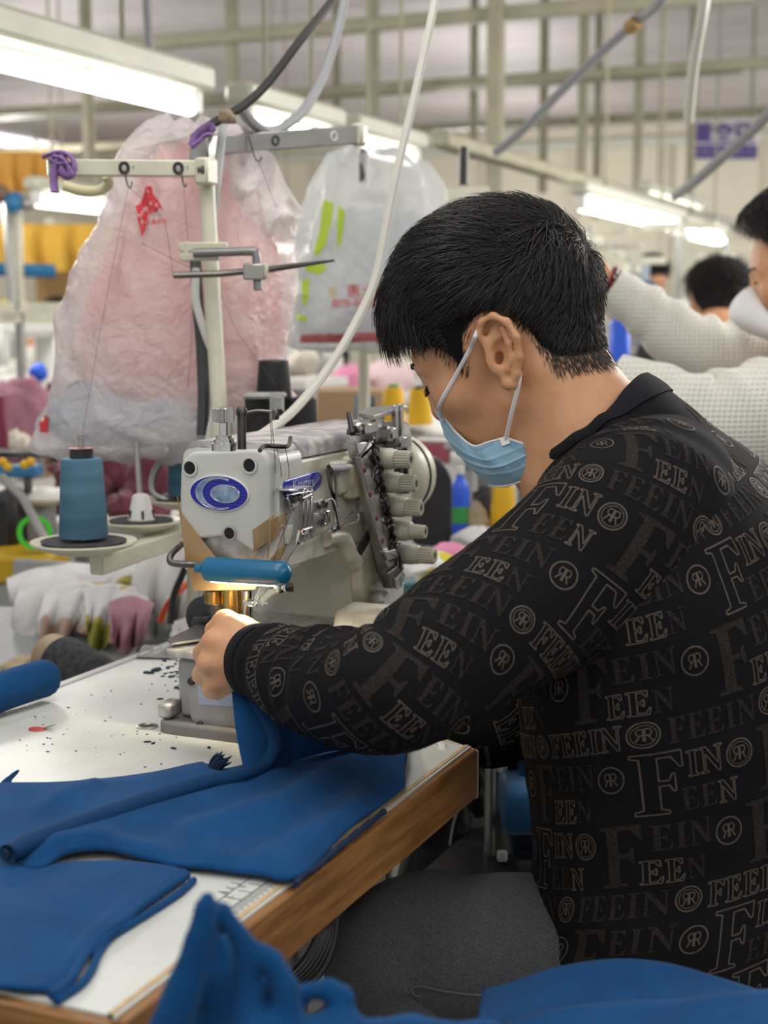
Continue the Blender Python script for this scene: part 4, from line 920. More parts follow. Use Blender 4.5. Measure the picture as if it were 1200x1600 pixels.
S.cap(HD.p(-22, -28, 44), NB+A([-0.045, -0.02, -0.02]), 0.017, 0.014, 0.02)
CH = WY(1060, 900, YM); BE = WY(1085, 1250, YM); PE = WY(1080, 1470, YM)
S.ell(CH, (0.09, 0.13, 0.10), None, 0.03); S.cap(NB, CH, 0.05, 0.07, 0.03); S.cap(CH, BE, 0.12, 0.11, 0.04); S.ell(BE, (0.115, 0.15, 0.15), None, 0.03); S.ell(PE, (0.12, 0.16, 0.09), None, 0.03)
S.cap(CH, SH, 0.05, 0.045, 0.02); S.cap(CH, SR, 0.05, 0.045, 0.02)
S.cap(SH, EL, 0.048, 0.038, 0.02); S.cap(EL, WR, 0.038, 0.025, 0.015); S.cap(SR, ER, 0.048, 0.036, 0.02); S.cap(ER, WRR, 0.036, 0.024, 0.015)
for h, k, an in ((HIPL, KNL, ANL), (HIPR, KNR, ANR)):
    S.cap(h, k, 0.062, 0.045, 0.02); S.cap(k, an, 0.044, 0.032, 0.015); S.cap(an, an+A([-0.13, 0, -0.055]), 0.03, 0.022, 0.01)
# left hand closed on the cloth, back of the hand to the camera
mcp = [W(356, 980, 1.418), W(334, 1003, 1.408), W(326, 1036, 1.406), W(336, 1067, 1.412)]
S.ell(W(366, 1024, 1.415), (0.030, 0.017, 0.034), None, 0.012)
for i, m_ in enumerate(mcp):
    S.cap(WR+(m_-WR)*0.12, m_, 0.019, 0.0112 if i < 3 else 0.0104, 0.008)
    pip = [W(338, 1000, 1.447), W(319, 1022, 1.442), W(317, 1054, 1.440), W(331, 1077, 1.440)][i]
    dip = [W(348, 1022, 1.458), W(330, 1040, 1.457), W(328, 1062, 1.452), W(340, 1080, 1.448)][i]
    tip = [W(366, 1020, 1.447), W(352, 1040, 1.444), W(350, 1060, 1.440), W(356, 1074, 1.436)][i]
    r = [0.0105, 0.0108, 0.0102, 0.0092][i]
    S.cap(m_, pip, r*1.06, r, 0.003); S.cap(pip, dip, r*0.98, r*0.88, 0.003); S.cap(dip, tip, r*0.88, r*0.74, 0.003)
S.chain([WR+A([0.004, 0.012, 0.012]), W(378, 985, 1.438), W(352, 972, 1.452), W(334, 985, 1.466)], [0.017, 0.0135, 0.0115, 0.0095], 0.006)
# right hand flat on the bed behind the left sleeve
S.ell(W(570, 1014, 1.60), (0.03, 0.03, 0.013), None, 0.012); S.cap(WRR, W(575, 1016, 1.60), 0.024, 0.018, 0.012)
for i in range(4):
    b0 = W(556, 1008+i*3, 1.585+0.016*i); S.chain([b0, b0+A([-0.022, -0.002, 0.003]), b0+A([-0.042, -0.003, -0.004]), b0+A([-0.056, -0.004, -0.012])], [0.0095, 0.0092, 0.0085, 0.007], 0.003)
S.chain([WRR+A([0, -0.02, 0]), W(560, 1024, 1.575), W(535, 1022, 1.57)], [0.014, 0.011, 0.008], 0.006)
BV, BQ = S.mesh(); BV = smooth_mesh(BV, BQ, 1, 0.35)

m_skin = mat('skin', (0.66, 0.35, 0.19), 0.45, nscale=55, col2=(0.60, 0.30, 0.155), bump=0.10, bscale=900, sss=0.12, contrast=(0.3, 0.7))
man = thing('person', 'young man in a black patterned pullover and blue face mask sewing at the table', 'person', (BE[0], YM, 0.0))
body = obj('body', (BV, BQ), m_skin, man, sharp=0)

# ---- scalp hair: the head skin raised inside the hairline, with strands on it
hp = A([(94, 70), (70, 54), (48, 30), (40, 9), (31, 8), (21, 34), (-2, 44), (-17, 40), (-33, 18), (-36, -8), (-45, -26), (-78, -40), (-140, -46), (-140, 220), (150, 220), (150, 84)], float)
def poly_sd(P, poly):                                             # + inside
    d = np.full(len(P), 1e9); ins = np.zeros(len(P), bool); n = len(poly)
    for i in range(n):
        a, b = poly[i], poly[(i+1) % n]; ab = b-a; t = np.clip(((P-a) @ ab)/(ab @ ab), 0, 1)
        d = np.minimum(d, np.linalg.norm(P-(a+t[:, None]*ab), axis=1))
        c = ((a[1] > P[:, 1]) != (b[1] > P[:, 1])) & (P[:, 0] < (b[0]-a[0])*(P[:, 1]-a[1])/((b[1]-a[1]) if b[1] != a[1] else 1e-9)+a[0]); ins ^= c
    return np.where(ins, d, -d)
def vnormals(V, Q):
    n = np.cross(V[Q[:, 2]]-V[Q[:, 0]], V[Q[:, 3]]-V[Q[:, 1]]); o = np.zeros_like(V)
    for j in range(4):
        for d in range(3): o[:, d] += np.bincount(Q[:, j], n[:, d], len(V))
    return o/np.maximum(np.linalg.norm(o, axis=1, keepdims=True), 1e-12)
def hair_for(H, V, Q, parent, mats, n_str, hairpoly, top=(26, 1.0), seed=1, wave=0.0, zlim=-80):
    N = vnormals(V, Q); Lc = H.loc(V); r = np.random.RandomState(seed)
    sd = poly_sd(Lc[:, :2], hairpoly); near = (np.abs(Lc[:, 0]) < 125) & (np.abs(Lc[:, 2]) < 79) & (Lc[:, 1] > zlim) & (Lc[:, 1] < 150)
    near &= ~((np.abs(Lc[:, 2]) > 69) & (Lc[:, 0] > -34) & (Lc[:, 0] < 12) & (Lc[:, 1] < 41))
    mk = np.clip(sd/22, 0, 1)*near; mk = mk*mk*(3-2*mk)
    hgt = np.clip((Lc[:, 1]-20)/85, 0, 1)
    front = np.clip((Lc[:, 0]-40)/45, 0, 1)
    th = mk*(3.0+8*np.clip((-Lc[:, 0]-30)/50, 0, 1)*np.clip((Lc[:, 1]+30)/65, 0, 1)*np.clip((120-Lc[:, 1])/60, 0, 1)+(top[0]-11)*hgt+5*front*np.clip(Lc[:, 1]/60, 0, 1))/1000
    keep = (mk[Q] > 0.02).any(1); q = Q[keep]; ids = np.unique(q); mp = -np.ones(len(V), int); mp[ids] = np.arange(len(ids))
    HV = V+N*(th[:, None]-0.0006*(mk < 0.02)[:, None])
    cap = obj('hair', (smooth_mesh(HV[ids], mp[q], 3, 0.5)+N[ids]*0.0008, mp[q]), mats[0], parent, sharp=0)
    # strands
    P0 = HV[q].mean(1); n0 = N[q].mean(1); w = (mk[q].mean(1) > 0.03).astype(float); ar = np.linalg.norm(np.cross(V[q[:, 2]]-V[q[:, 0]], V[q[:, 3]]-V[q[:, 1]]), axis=1)
    w = w*ar; pick = r.choice(len(q), n_str, p=w/w.sum()); b4 = r.dirichlet((1, 1, 1, 1), n_str)
    P = (HV[q[pick]]*b4[..., None]).sum(1); n_ = nr = n0[pick]; m_ = mk[q[pick]].mean(1); lc = H.loc(P)
    wh = H.p(-100, 56, 0); d = P-wh; tg = d-(d*n_).sum(1, keepdims=True)*n_; tg /= np.maximum(np.linalg.norm(tg, axis=1, keepdims=True), 1e-6)
    fdir = H.R[0]; topw = np.clip((lc[:, 1]-60)/50, 0, 1)[:, None]*np.clip((lc[:, 0]+70)/60, 0, 1)[:, None]
    cl = np.stack([vnoise(P, 55, 31+a, 2) for a in range(3)], 1); tg = tg+topw*fdir*0.5+r.normal(0, 0.20, tg.shape)+cl*0.62; tg -= (tg*n_).sum(1, keepdims=True)*n_; tg /= np.linalg.norm(tg, axis=1, keepdims=True)
    L = (0.014+0.020*np.clip((lc[:, 1]+10)/100, 0, 1)+0.016*np.clip((lc[:, 0]-45)/40, 0, 1)*np.clip(lc[:, 1]/60, 0, 1))*(0.22+0.78*np.clip(m_*1.1, 0, 1))*r.uniform(0.5, 1.2, n_str)*top[1]
    K = 6; pts = np.zeros((n_str, K, 3)); cur = P-n_*0.001; dr = tg*0.9+n_*(0.25+0.42*r.rand(n_str, 1)); dr /= np.linalg.norm(dr, axis=1, keepdims=True)
    side = np.cross(tg, n_); ph = r.uniform(0, 6.28, (n_str, 1))
    for k in range(K):
        pts[:, k] = cur+side*wave*np.sin(ph+k*1.6)*k/K
        dr = dr-n_*0.16+A([0, 0, -1])*0.12*np.clip((lc[:, :1]-30)/50, 0.15, 1); dr /= np.linalg.norm(dr, axis=1, keepdims=True); cur = cur+dr*(L[:, None]/(K-1))
    hc_ = bpy.data.hair_curves.new('hair_strands'); hc_.add_curves([K]*n_str)
    o0 = _worldloc(parent); hc_.points.foreach_set('position', (pts-o0).astype(np.float32).ravel())
    rad = np.tile(A([0.00034, 0.00034, 0.00032, 0.00028, 0.0002, 0.00008]), n_str); hc_.points.foreach_set('radius', rad.astype(np.float32))
    hc_.materials.append(mats[1]); ho = bpy.data.objects.new('hair_strands', hc_); scene.collection.objects.link(ho); ho.parent = parent; ho['kind'] = 'stuff'
    return cap, ho
m_hair = mat('black_hair', (0.008, 0.007, 0.007), 0.8, bump=0.6, bscale=500, spec=0.1)
m_strand = mat('hair_strand', (0.014, 0.012, 0.012), 0.38)
hair_for(HD, BV, BQ, man, (m_hair, m_strand), 26000, hp)
# stubble of the faded sides: short sparse strands below the hairline
hp2 = A([(60, 34), (52, 24), (45, 2), (33, -8), (24, 22), (0, 42), (-20, 34), (-33, 6), (-33, -18), (-40, -42), (-78, -56), (-140, -62), (-140, 220), (150, 220), (150, 84)], float)
def stubble(H, V, Q, parent, n_str):
    N = vnormals(V, Q); c = V[Q].mean(1); lc = H.loc(c); sd = poly_sd(lc[:, :2], hp2); sd1 = poly_sd(lc[:, :2], hp)
    r = np.random.RandomState(4); ok = (sd > 0) & (sd1 < 10) & (np.abs(lc[:, 2]) > 8) & (np.abs(lc[:, 2]) < 80) & (lc[:, 0] < 64) & (lc[:, 1] > -80) & (lc[:, 1] < 60) & ~((np.abs(lc[:, 2]) > 71) & (lc[:, 0] > -32) & (lc[:, 0] < 8) & (lc[:, 1] < 38))
    w = ok*np.clip(sd, 0, 12); pick = r.choice(len(Q), n_str, p=w/w.sum()); b4 = r.dirichlet((1, 1, 1, 1), n_str)
    P = (V[Q[pick]]*b4[..., None]).sum(1); n_ = N[Q[pick]].mean(1); wh = H.p(-62, 118, 12); d = P-wh; tg = d-(d*n_).sum(1, keepdims=True)*n_; tg /= np.linalg.norm(tg, axis=1, keepdims=True)
    L = r.uniform(0.003, 0.008, n_str)[:, None]; pts = np.stack([P, P+tg*L*0.5+n_*L*0.16, P+tg*L+n_*L*0.16], 1)
    hc_ = bpy.data.hair_curves.new('stubble'); hc_.add_curves([3]*n_str); hc_.points.foreach_set('position', (pts-_worldloc(parent)).astype(np.float32).ravel())
    hc_.points.foreach_set('radius', np.tile(A([0.00022, 0.0002, 0.00008]), n_str).astype(np.float32)); hc_.materials.append(m_strand)
    o = bpy.data.objects.new('stubble', hc_); scene.collection.objects.link(o); o.parent = parent; o['kind'] = 'stuff'
stubble(HD, BV, BQ, man, 3800)
# eyes: lowered lids with a dark lash line; eyebrows
m_lash = mat('lash', (0.012, 0.009, 0.008), 0.6)
from mathutils.bvhtree import BVHTree
bvh = BVHTree.FromPolygons([tuple(v) for v in BV], [tuple(int(i) for i in q) for q in BQ[(np.linalg.norm(BV[BQ[:, 0]]-HD.O, axis=1) < 0.2)]])
def onskin(H, f, u, l, off=0.0006, tree=None):                    # drop a local point onto the face from the front-side
    c = H.p(20, u*0.6, 0); p = H.p(f, u, l); d = nrm(p-c); h = (tree or bvh).ray_cast(Vector(c+d*0.2), Vector(-d))
    return (A(h[0])+A(h[1])*off) if h[0] is not None else p
for s in (1, -1):
    g = G()
    for t in np.linspace(24, 53, 22):
        b_ = onskin(HD, 100, 4.5-5*(1-((t-35)/16)**2), t*s, 0.0004); d_ = nrm((HD.p(100, -12, t*s*1.12)-HD.p(84, 0, t*s)))
        g.tube([b_, b_+d_*0.0035, b_+d_*0.0065+HD.R[1]*0.001], [0.0004, 0.0003, 0.0001], 4)
    objs_ = obj('lashes', g, m_lash, man, kind='stuff'); g = G(); g.tube([onskin(HD, 100-abs(t)*0, 4.5-5*(1-((t-35)/16)**2), t*s, 0.0008) for t in np.linspace(20, 54, 12)], [0.0006, 0.0009, 0.0011, 0.0012, 0.0013, 0.0013, 0.0013, 0.0012, 0.0012, 0.0011, 0.0009, 0.0005], 6); obj('eyelash', g, m_lash, man)
    g = G(); g.tube([onskin(HD, 95, 27+5*math.sin((t-14)/38*2.4), t*s, 0.0003) for t in np.linspace(14, 52, 14)], [0.001]+[0.0028]*9+[0.0022, 0.0018, 0.0013, 0.0006], 6, flat=0.5); obj('eyebrow', g, m_lash, man)
obj('mole', G().ball(onskin(HD, 80, -18, 52, 0), 0.0011, 8), mat('mole', (0.09, 0.04, 0.03), 0.6), man)

# ---- face mask
m_mask = mat('mask_blue', (0.32, 0.55, 0.74), 0.75, noise=0.05, nscale=60, bump=0.25, bscale=1500, sheen=0.3)
m_loop = mat('mask_white', (0.88, 0.88, 0.88), 0.7, bump=0.2, bscale=1200)
te = A([(96, -9, 0), (93, -14, 13), (87, -29, 28), (79, -48, 42), (67, -67, 50), (51, -70, 53.5), (33, -73, 54)], float)
be = A([(82, -107, 0), (79, -110, 16), (70, -113, 29), (56, -117, 38), (36, -119, 44), (14, -119, 47), (-10, -115, 50)], float)
NS, NT = 41, 33; ss = np.linspace(0, 1, NS); ki = np.linspace(0, 1, 7); T_ = interp(ss, ki, te); B_ = interp(ss, ki, be); MP = np.zeros((2*NS-1, NT, 3))
for j, t in enumerate(np.linspace(0, 1, NT)):
    row = T_*(1-t)+B_*t; bul = math.sin(math.pi*t)**0.8
    row[:, 0] += bul*13*(1-ss)**1.2*np.where(t < .5, 1, .85); row[:, 2] += bul*7*np.sin(ss*math.pi)**0.8
    pl = 0.0
    for k, tc_ in enumerate((0.36, 0.56, 0.74)): pl += np.clip(1-abs(t-tc_)/0.035, 0, 1)
    row[:, 0] += 1.4*pl*(ss < 0.97); row[:, 2] += 1.2*pl
    cr = 2.0*np.sin(ss*26+t*5)*np.clip((ss-0.30)*4, 0, 1)*np.clip((0.8-ss)*5, 0, 1)*math.sin(math.pi*min(1, t*1.0))   # gathered creases at the cheek
    row[:, 2] += cr; row[:, 1] += cr*0.4
    lf = row.copy(); rt = row.copy(); rt[:, 2] *= -1
    full = np.vstack([lf[::-1], rt[1:]]); MP[:, j] = HD.O+full/1000 @ HD.R
mk_o = obj('face_mask', G().grid(MP), m_mask, man, sharp=60, label='light blue pleated face mask')
md = mk_o.modifiers.new('thick', 'SOLIDIFY'); md.thickness = 0.0012
def mline(idx_pts, off=0.0008):                                   # points on the mask grid
    nrm_ = lambda i, j: nrm(np.cross(MP[min(i+1, 2*NS-2), j]-MP[max(i-1, 0), j], MP[i, min(j+1, NT-1)]-MP[i, max(j-1, 0)]))
    out = []
    for i, j in idx_pts:
        n = nrm_(i, j); c = MP[i, j]; n = n if n @ (c-HD.p(40, -60, 0)) > 0 else -n; out.append(c+n*off)
    return out
g = G(); g.tube(mline([(i, 0) for i in range(0, 2*NS-1)], 0), 0.0011, 6); g.tube(mline([(0, j) for j in range(NT)], 0), 0.0012, 6); g.tube(mline([(i, NT-1) for i in range(2*NS-1)], 0), 0.0011, 6)
obj('edge_binding', g, m_loop, mk_o)
g = G()
for row_ in (1, 2, 3):
    for j in range(2, NT-2, 1):
        a, b = mline([(row_, j)], 0.001)[0], mline([(row_, j+1)], 0.001)[0]; g.box((a*0.65+b*0.35), (0.0007, 0.0007, 0.0007))
for i in range(6, NS-4):
    a = mline([(i, 2)], 0.001)[0]; g.box(a, (0.0008, 0.0008, 0.0008))
obj('weld_dots', g, mat('mask_dot', (0.24, 0.40, 0.58), 0.7), mk_o, kind='stuff')
i0, j0 = 8, 10; n_ = nrm(np.cross(MP[i0+1, j0]-MP[i0-1, j0], MP[i0, j0+1]-MP[i0, j0-1])); n_ = n_ if n_ @ (MP[i0, j0]-HD.p(40, -60, 0)) > 0 else -n_
ey2 = nrm(MP[i0+2, j0]-MP[i0-2, j0]); ex2 = np.cross(ey2, n_)
tv_, tf_ = text_geo('CHMASK', 1.0); tv_ = tv_[:, :2]-(tv_[:, :2].max(0)+tv_[:, :2].min(0))/2; gi_, gj_ = 9+tv_[:, 0]*2.6, 20+tv_[:, 1]*4.2; a_, b_ = gi_.astype(int), gj_.astype(int); fa, fb = (gi_-a_)[:, None], (gj_-b_)[:, None]
q_ = (MP[a_, b_]*(1-fa)+MP[a_+1, b_]*fa)*(1-fb)+(MP[a_, b_+1]*(1-fa)+MP[a_+1, b_+1]*fa)*fb; dq = q_-HD.p(40, -80, 0); q_ = q_+dq/np.linalg.norm(dq, axis=1, keepdims=True)*0.0016; g = G().add(q_, tf_); obj('embossed_lettering', g, mat('mask_dot', (0.24, 0.40, 0.58), 0.7), mk_o, smooth=False)
# nose-wire bump and ear loops
g = G(); g.tube(mline([(i, 2) for i in range(NS-14, NS+14)], 0.0012), 0.0022, 6, flat=0.5); obj('nose_wire', g, mat('mask_blue_pale', (0.5, 0.66, 0.78), 0.7), mk_o)
g = G(); pa = MP[NS-1-15, 2]; pb = HD.p(1, 30, 77)
pa = mline([(29, 1)], 0.001)[0]; pb = HD.p(9, 26, 76); LP = []
for t in np.linspace(0, 1, 9):
    q = pa*(1-t)+pb*t; h = bvh.ray_cast(Vector(q+HD.R[2]*0.08), Vector(-HD.R[2])); hh = A(h[0]) if h[0] is not None else q
    LP.append(q+HD.R[2]*max(0.0, (hh-q) @ HD.R[2]+0.0016))
g.tube(bez(LP+[HD.p(2, 34, 78), HD.p(-8, 37, 79)], 40), 0.0023, 8, flat=0.5); obj('ear_loop', g, m_loop, mk_o)
g = G(); pa = mline([(1, 2)], 0.0015)[0]; pb = HD.p(-7, -33, 79); g.tube(bez([pa, pa*0.5+pb*0.5+HD.R[2]*0.002, pb, HD.p(-14, -22, 80)], 16), 0.0023, 8, flat=0.5); obj('ear_loop', g, m_loop, mk_o)
g = G(); g.box(mline([(2, 3)], 0.001)[0], (0.008, 0.002, 0.009), ch=0.0006, axes=[ex2, n_, ey2]); obj('loop_weld', g, m_loop, mk_o)
g = G(); pa = mline([(2*NS-2-1, 2)], 0.0015)[0]; pb = HD.p(-7, -33, -79); g.tube(bez([pa, pb, HD.p(-14, -20, -80)], 10), 0.0016, 8); obj('ear_loop', g, m_loop, mk_o)

# ---- pullover: torso loft, sleeves, collar band, cuffs; printed lettering follows the cloth
m_jack = mat('black_knit', (0.0055, 0.0055, 0.0075), 0.9, bump=0.25, bscale=1400, spec=0.2, nscale=400, col2=(0.004, 0.004, 0.0055))
m_rib = mat('navy_rib', (0.009, 0.010, 0.015), 0.9, bump=0.4, bscale=900, spec=0.25)
m_print = mat('bronze_print', (0.095, 0.070, 0.054), 0.7, noise=0.35, nscale=300)
m_print2 = mat('bronze_weave', (0.036, 0.028, 0.024), 0.9, nscale=900, col2=(0.008, 0.007, 0.007), contrast=(0.40, 0.6), spec=0.2)
# rows: image row, front x, back x, half width, tilt (drop of the front, m)
# front (px), back (px), half width
secs = [((842, 1536), (1330, 1536), .186), ((838, 1500), (1335, 1500), .198), ((836, 1450), (1338, 1450), .202), ((846, 1400), (1340, 1400), .200), ((858, 1340), (1344, 1340), .196), ((858, 1280), (1348, 1280), .190), ((850, 1190), (1348, 1186), .195), ((842, 1100), (1342, 1085), .200), ((838, 1010), (1328, 980), .203),
        ((838, 930), (1300, 885), .203), ((838, 870), (1268, 820), .196), ((840, 824), (1225, 766), .184), ((844, 792), (1178, 722), .160), ((850, 766), (1128, 682), .130), ((857, 748), (1084, 648), .102), ((864, 735), (1056, 624), .080), ((870, 726), (1040, 610), .070)]
NV, NU = 190, 200; tv = np.linspace(0, 1, len(secs)); tq = np.linspace(0, 1, NV)
Fp = A([WY(*s[0], YM) for s in secs]); Bp = A([WY(*s[1], YM) for s in secs])
FpI, BpI, bI = interp(tq, tv, Fp), interp(tq, tv, Bp), interp(tq, tv, A([s[2] for s in secs]))
phi = np.linspace(0, 2*math.pi, NU, endpoint=False); TP = np.zeros((NV, NU, 3)); ex_ = 2/2.35
cphi, sphi = np.sign(np.cos(phi))*np.abs(np.cos(phi))**ex_, np.sign(np.sin(phi))*np.abs(np.sin(phi))**ex_
for i in range(NV):
    c = (FpI[i]+BpI[i])/2; ax1 = (FpI[i]-BpI[i])/2; TP[i] = c+cphi[:, None]*ax1+sphi[:, None]*A([0, -bI[i], 0])
def gnormals(P, closed=True):
    du = np.roll(P, -1, 1)-np.roll(P, 1, 1); dv = np.gradient(P, axis=0); n = np.cross(du, dv); return n/np.maximum(np.linalg.norm(n, axis=2, keepdims=True), 1e-9)
TN = gnormals(TP); cen = TP.mean(1, keepdims=True); TN *= np.sign((TN*(TP-cen)).sum(2).mean())
zz = TP[..., 2]; hemz = zz[0].mean()
amp = 0.0045*np.exp(-((zz-hemz-0.05)/0.06)**2)+0.0022
wr = vnoise(TP*A([1, 1, 2.2]), 26, 5, 2)*amp+0.0030*np.sin((zz-hemz)*150+TP[..., 0]*45+2*vnoise(TP, 12, 3, 1))*np.exp(-((zz-hemz-0.045)/0.04)**2)
sh_t = WY(1030, 640, YM)[2]
wr += 0.004*np.sin((zz-sh_t)*210+TP[..., 0]*60)*np.exp(-((zz-sh_t+0.02)/0.022)**2)*np.exp(-((phi[None]-2.4)/0.9)**2)
TP = TP+TN*wr[..., None]; TN = gnormals(TP); TN *= np.sign((TN*(TP-cen)).sum(2).mean())
jac = obj('pullover', G().grid(TP, cv=True), m_jack, man, sharp=0, label='black pullover with bronze lettering all over')
bmf = bmesh.new(); bmf.from_mesh(jac.data); bmesh.ops.recalc_face_normals(bmf, faces=bmf.faces); bmf.to_mesh(jac.data); bmf.free()
# collar band
RB = A([0.0, 0.35, 0.7, 1.0]); base = TP[-3]; up_n = nrm((HD.p(-30, -25, 0)-NB)); CB = []
for k, t in enumerate([0, 0.3, 0.65, 0.95, 1.0, 0.9, 0.4]):
    inn = [0.002, 0.003, 0.002, 0.0, -0.003, -0.006, -0.008][k]; cc = base.mean(0); rad = base-cc; rl = np.linalg.norm(rad, axis=1, keepdims=True)
    hf = (0.30+0.70*np.clip(-np.cos(phi-0.35), 0, 1)**0.8)[:, None]; CB.append(cc+rad*(1-0.10*t*hf)+rad/rl*inn+up_n*0.027*t*hf+A([-0.004, 0, 0])*t)
obj('collar', G().grid(A(CB), cv=True), m_rib, man, sharp=0)
# hem band
obj('hem', G().grid(A([TP[0]+TN[0]*0.003+A([0, 0, -0.045]), TP[0]+TN[0]*0.006+A([0, 0, -0.03]), TP[0]+TN[0]*0.006+A([0, 0, -0.008]), TP[2]+TN[2]*0.002]), cv=True), m_rib, man, sharp=0)

def sleeve(path, rads, nv, nu, up, seed, folds, squash=None):
    pts = bez(path, 8*(len(path)-1)); s = np.r_[0, np.cumsum(np.linalg.norm(np.diff(pts, axis=0), axis=1))]; q = np.linspace(0, s[-1], nv)
    C_ = np.stack([np.interp(q, s, pts[:, a]) for a in range(3)], 1)
    for _ in range(6): C_[1:-1] = (C_[:-2]+2*C_[1:-1]+C_[2:])/4
    r = interp(q/s[-1], np.linspace(0, 1, len(rads)), A(rads, ))
    T = np.gradient(C_, axis=0); T /= np.linalg.norm(T, axis=1, keepdims=True); P = np.zeros((nv, nu, 3)); ang = np.linspace(0, 2*math.pi, nu, endpoint=False)
    for i in range(nv):
        n = nrm(up-T[i]*(up @ T[i])); b = np.cross(T[i], n); P[i] = C_[i]+r[i]*(np.cos(ang)[:, None]*n+np.sin(ang)[:, None]*b)
    N = (P-C_[:, None]); N /= np.linalg.norm(N, axis=2, keepdims=True)
    d = vnoise(P, 24, seed, 2)*0.003
    for (t0, wdt, a, freq, tw) in folds:
        tt_ = (q/s[-1])[:, None]; d = d+a*np.sin(freq*(tt_-t0)+tw*np.sin(ang+seed)[None])*np.exp(-((tt_-t0)/wdt)**2)*(0.55+0.45*np.cos(ang-1.2)[None])
    P = P+N*d[..., None]; return P, s[-1], r
camdir = nrm(_C-EL)
SP, SL, Sr = sleeve([W(1040, 745, 1.43), SH+A([0.01, 0, 0.01]), SH*0.66+EL*0.34, SH*0.33+EL*0.67, EL, EL*0.5+WR*0.5+A([-0.002, -0.004, -0.006]), WR+(WR-EL)*0.0], [0.066, 0.090, 0.075, 0.064, 0.054, 0.048, 0.034], 220, 150, camdir, 3,
                    [(0.80, 0.07, 0.0045, 95, 1.2), (0.95, 0.04, 0.0035, 130, 0.8), (0.63, 0.05, 0.003, 80, 1.5), (0.13, 0.05, 0.0025, 90, 1.0)])
SN = gnormals(SP); SN *= np.sign((SN*(SP-SP.mean(1, keepdims=True))).sum(2).mean())
slv = obj('sleeve', G().grid(SP, cv=True), m_jack, man, sharp=0)
SP2, SL2, _ = sleeve([WY(1060, 790, YM+0.12), SR, SR*0.5+ER*0.5, ER, ER*0.5+WRR*0.5, WRR], [0.07, 0.085, 0.072, 0.060, 0.050, 0.035], 90, 60, camdir, 8, [(0.6, 0.08, 0.004, 70, 1.2)])
SN2 = gnormals(SP2); SN2 *= np.sign((SN2*(SP2-SP2.mean(1, keepdims=True))).sum(2).mean())
slv2 = obj('sleeve', G().grid(SP2, cv=True), m_jack, man, sharp=0)
for P_, w_, e_ in ((SP, WR, EL), (SP2, WRR, ER)):                 # ribbed cuffs
    r0 = P_[-1]; c0 = r0.mean(0); dv_ = nrm(w_-e_); ang = r0-c0; a_ = ang/np.linalg.norm(ang, axis=1, keepdims=True); rm = np.linalg.norm(ang, axis=1, keepdims=True)
    rings = [r0+a_*0.0005-dv_*0.006, r0+a_*0.0022-dv_*0.002, c0+a_*(rm*0.98+0.002)+dv_*0.008, c0+a_*(rm*0.95+0.001)+dv_*0.017, c0+a_*(rm*0.93-0.001)+dv_*0.0185, c0+a_*(rm*0.9-0.004)+dv_*0.016]
    obj('cuff', G().grid(A(rings), cv=True), m_rib, man, sharp=0)

# printed letters in cloth coordinates (metres), as thin ribbons or filled shapes laid on the cloth
LET = {'F': [(0, 0), (.42, 0), (.42, .05), (.31, .08), (.31, .46), (.45, .46), (.50, .36), (.54, .36), (.54, .64), (.50, .64), (.45, .54), (.31, .54), (.31, .92), (.50, .92), (.62, .74), (.67, .74), (.66, 1), (0, 1), (0, .95), (.11, .92), (.11, .08), (0, .05)],
       'E': [(0, 0), (.66, 0), (.72, .28), (.67, .28), (.55, .08), (.31, .08), (.31, .46), (.43, .46), (.48, .36), (.52, .36), (.52, .64), (.48, .64), (.43, .54), (.31, .54), (.31, .92), (.48, .92), (.59, .74), (.64, .74), (.63, 1), (0, 1), (0, .95), (.11, .92), (.11, .08), (0, .05)],
       'I': [(0, 0), (.42, 0), (.42, .05), (.31, .08), (.31, .92), (.42, .95), (.42, 1), (0, 1), (0, .95), (.11, .92), (.11, .08), (0, .05)],
       'N': [(0, 0), (.30, 0), (.30, .05), (.19, .08), (.19, .74), (.68, 0), (.76, 0), (.76, .92), (.87, .95), (.87, 1), (.57, 1), (.57, .95), (.68, .92), (.68, .30), (.23, 1), (0, 1), (0, .95), (.11, .92), (.11, .08), (0, .05)]}
WID = {'F': .74, 'E': .80, 'I': .50, 'N': .95}
def ribbon(poly, w, closed=True, step=0.0022):
    P = np.asarray(poly, float)
    if closed: P = np.vstack([P, P[:1]])
    s = np.r_[0, np.cumsum(np.linalg.norm(np.diff(P, axis=0), axis=1))]; n = max(4, int(s[-1]/step)); q = np.unique(np.r_[np.linspace(0, s[-1], n), s])
    P = np.stack([np.interp(q, s, P[:, 0]), np.interp(q, s, P[:, 1])], 1); T = np.gradient(P, axis=0); T /= np.maximum(np.linalg.norm(T, axis=1, keepdims=True), 1e-9); nn = np.stack([-T[:, 1], T[:, 0]], 1)
    m = len(P); V = np.vstack([P-nn*w/2, P+nn*w/2]); return V, [(i, i+1, m+i+1, m+i) for i in range(m-1)]
def filled(poly, step=0.005):
    bm = bmesh.new(); vs = [bm.verts.new((p[0], p[1], 0)) for p in poly]; f0 = bm.faces.new(vs); f0.normal_update(); bmesh.ops.triangulate(bm, faces=bm.faces)
    for _ in range(5):
        es = [e for e in bm.edges if e.calc_length() > step]
        if not es: break
        bmesh.ops.subdivide_edges(bm, edges=es, cuts=1); bmesh.ops.triangulate(bm, faces=[f for f in bm.faces if len(f.verts) > 3])
    bm.verts.index_update(); V = A([v.co[:2] for v in bm.verts]); F = [tuple(v.index for v in f.verts) for f in bm.faces]; bm.free(); return V, F
_fc = {}
def letter(ch, h, outline):
    P = A(LET[ch])*h
    if outline: return ribbon(P, 0.0011 if h < 0.03 else 0.0014)
    if (ch, h) not in _fc: _fc[(ch, h)] = filled(P)
    return _fc[(ch, h)]
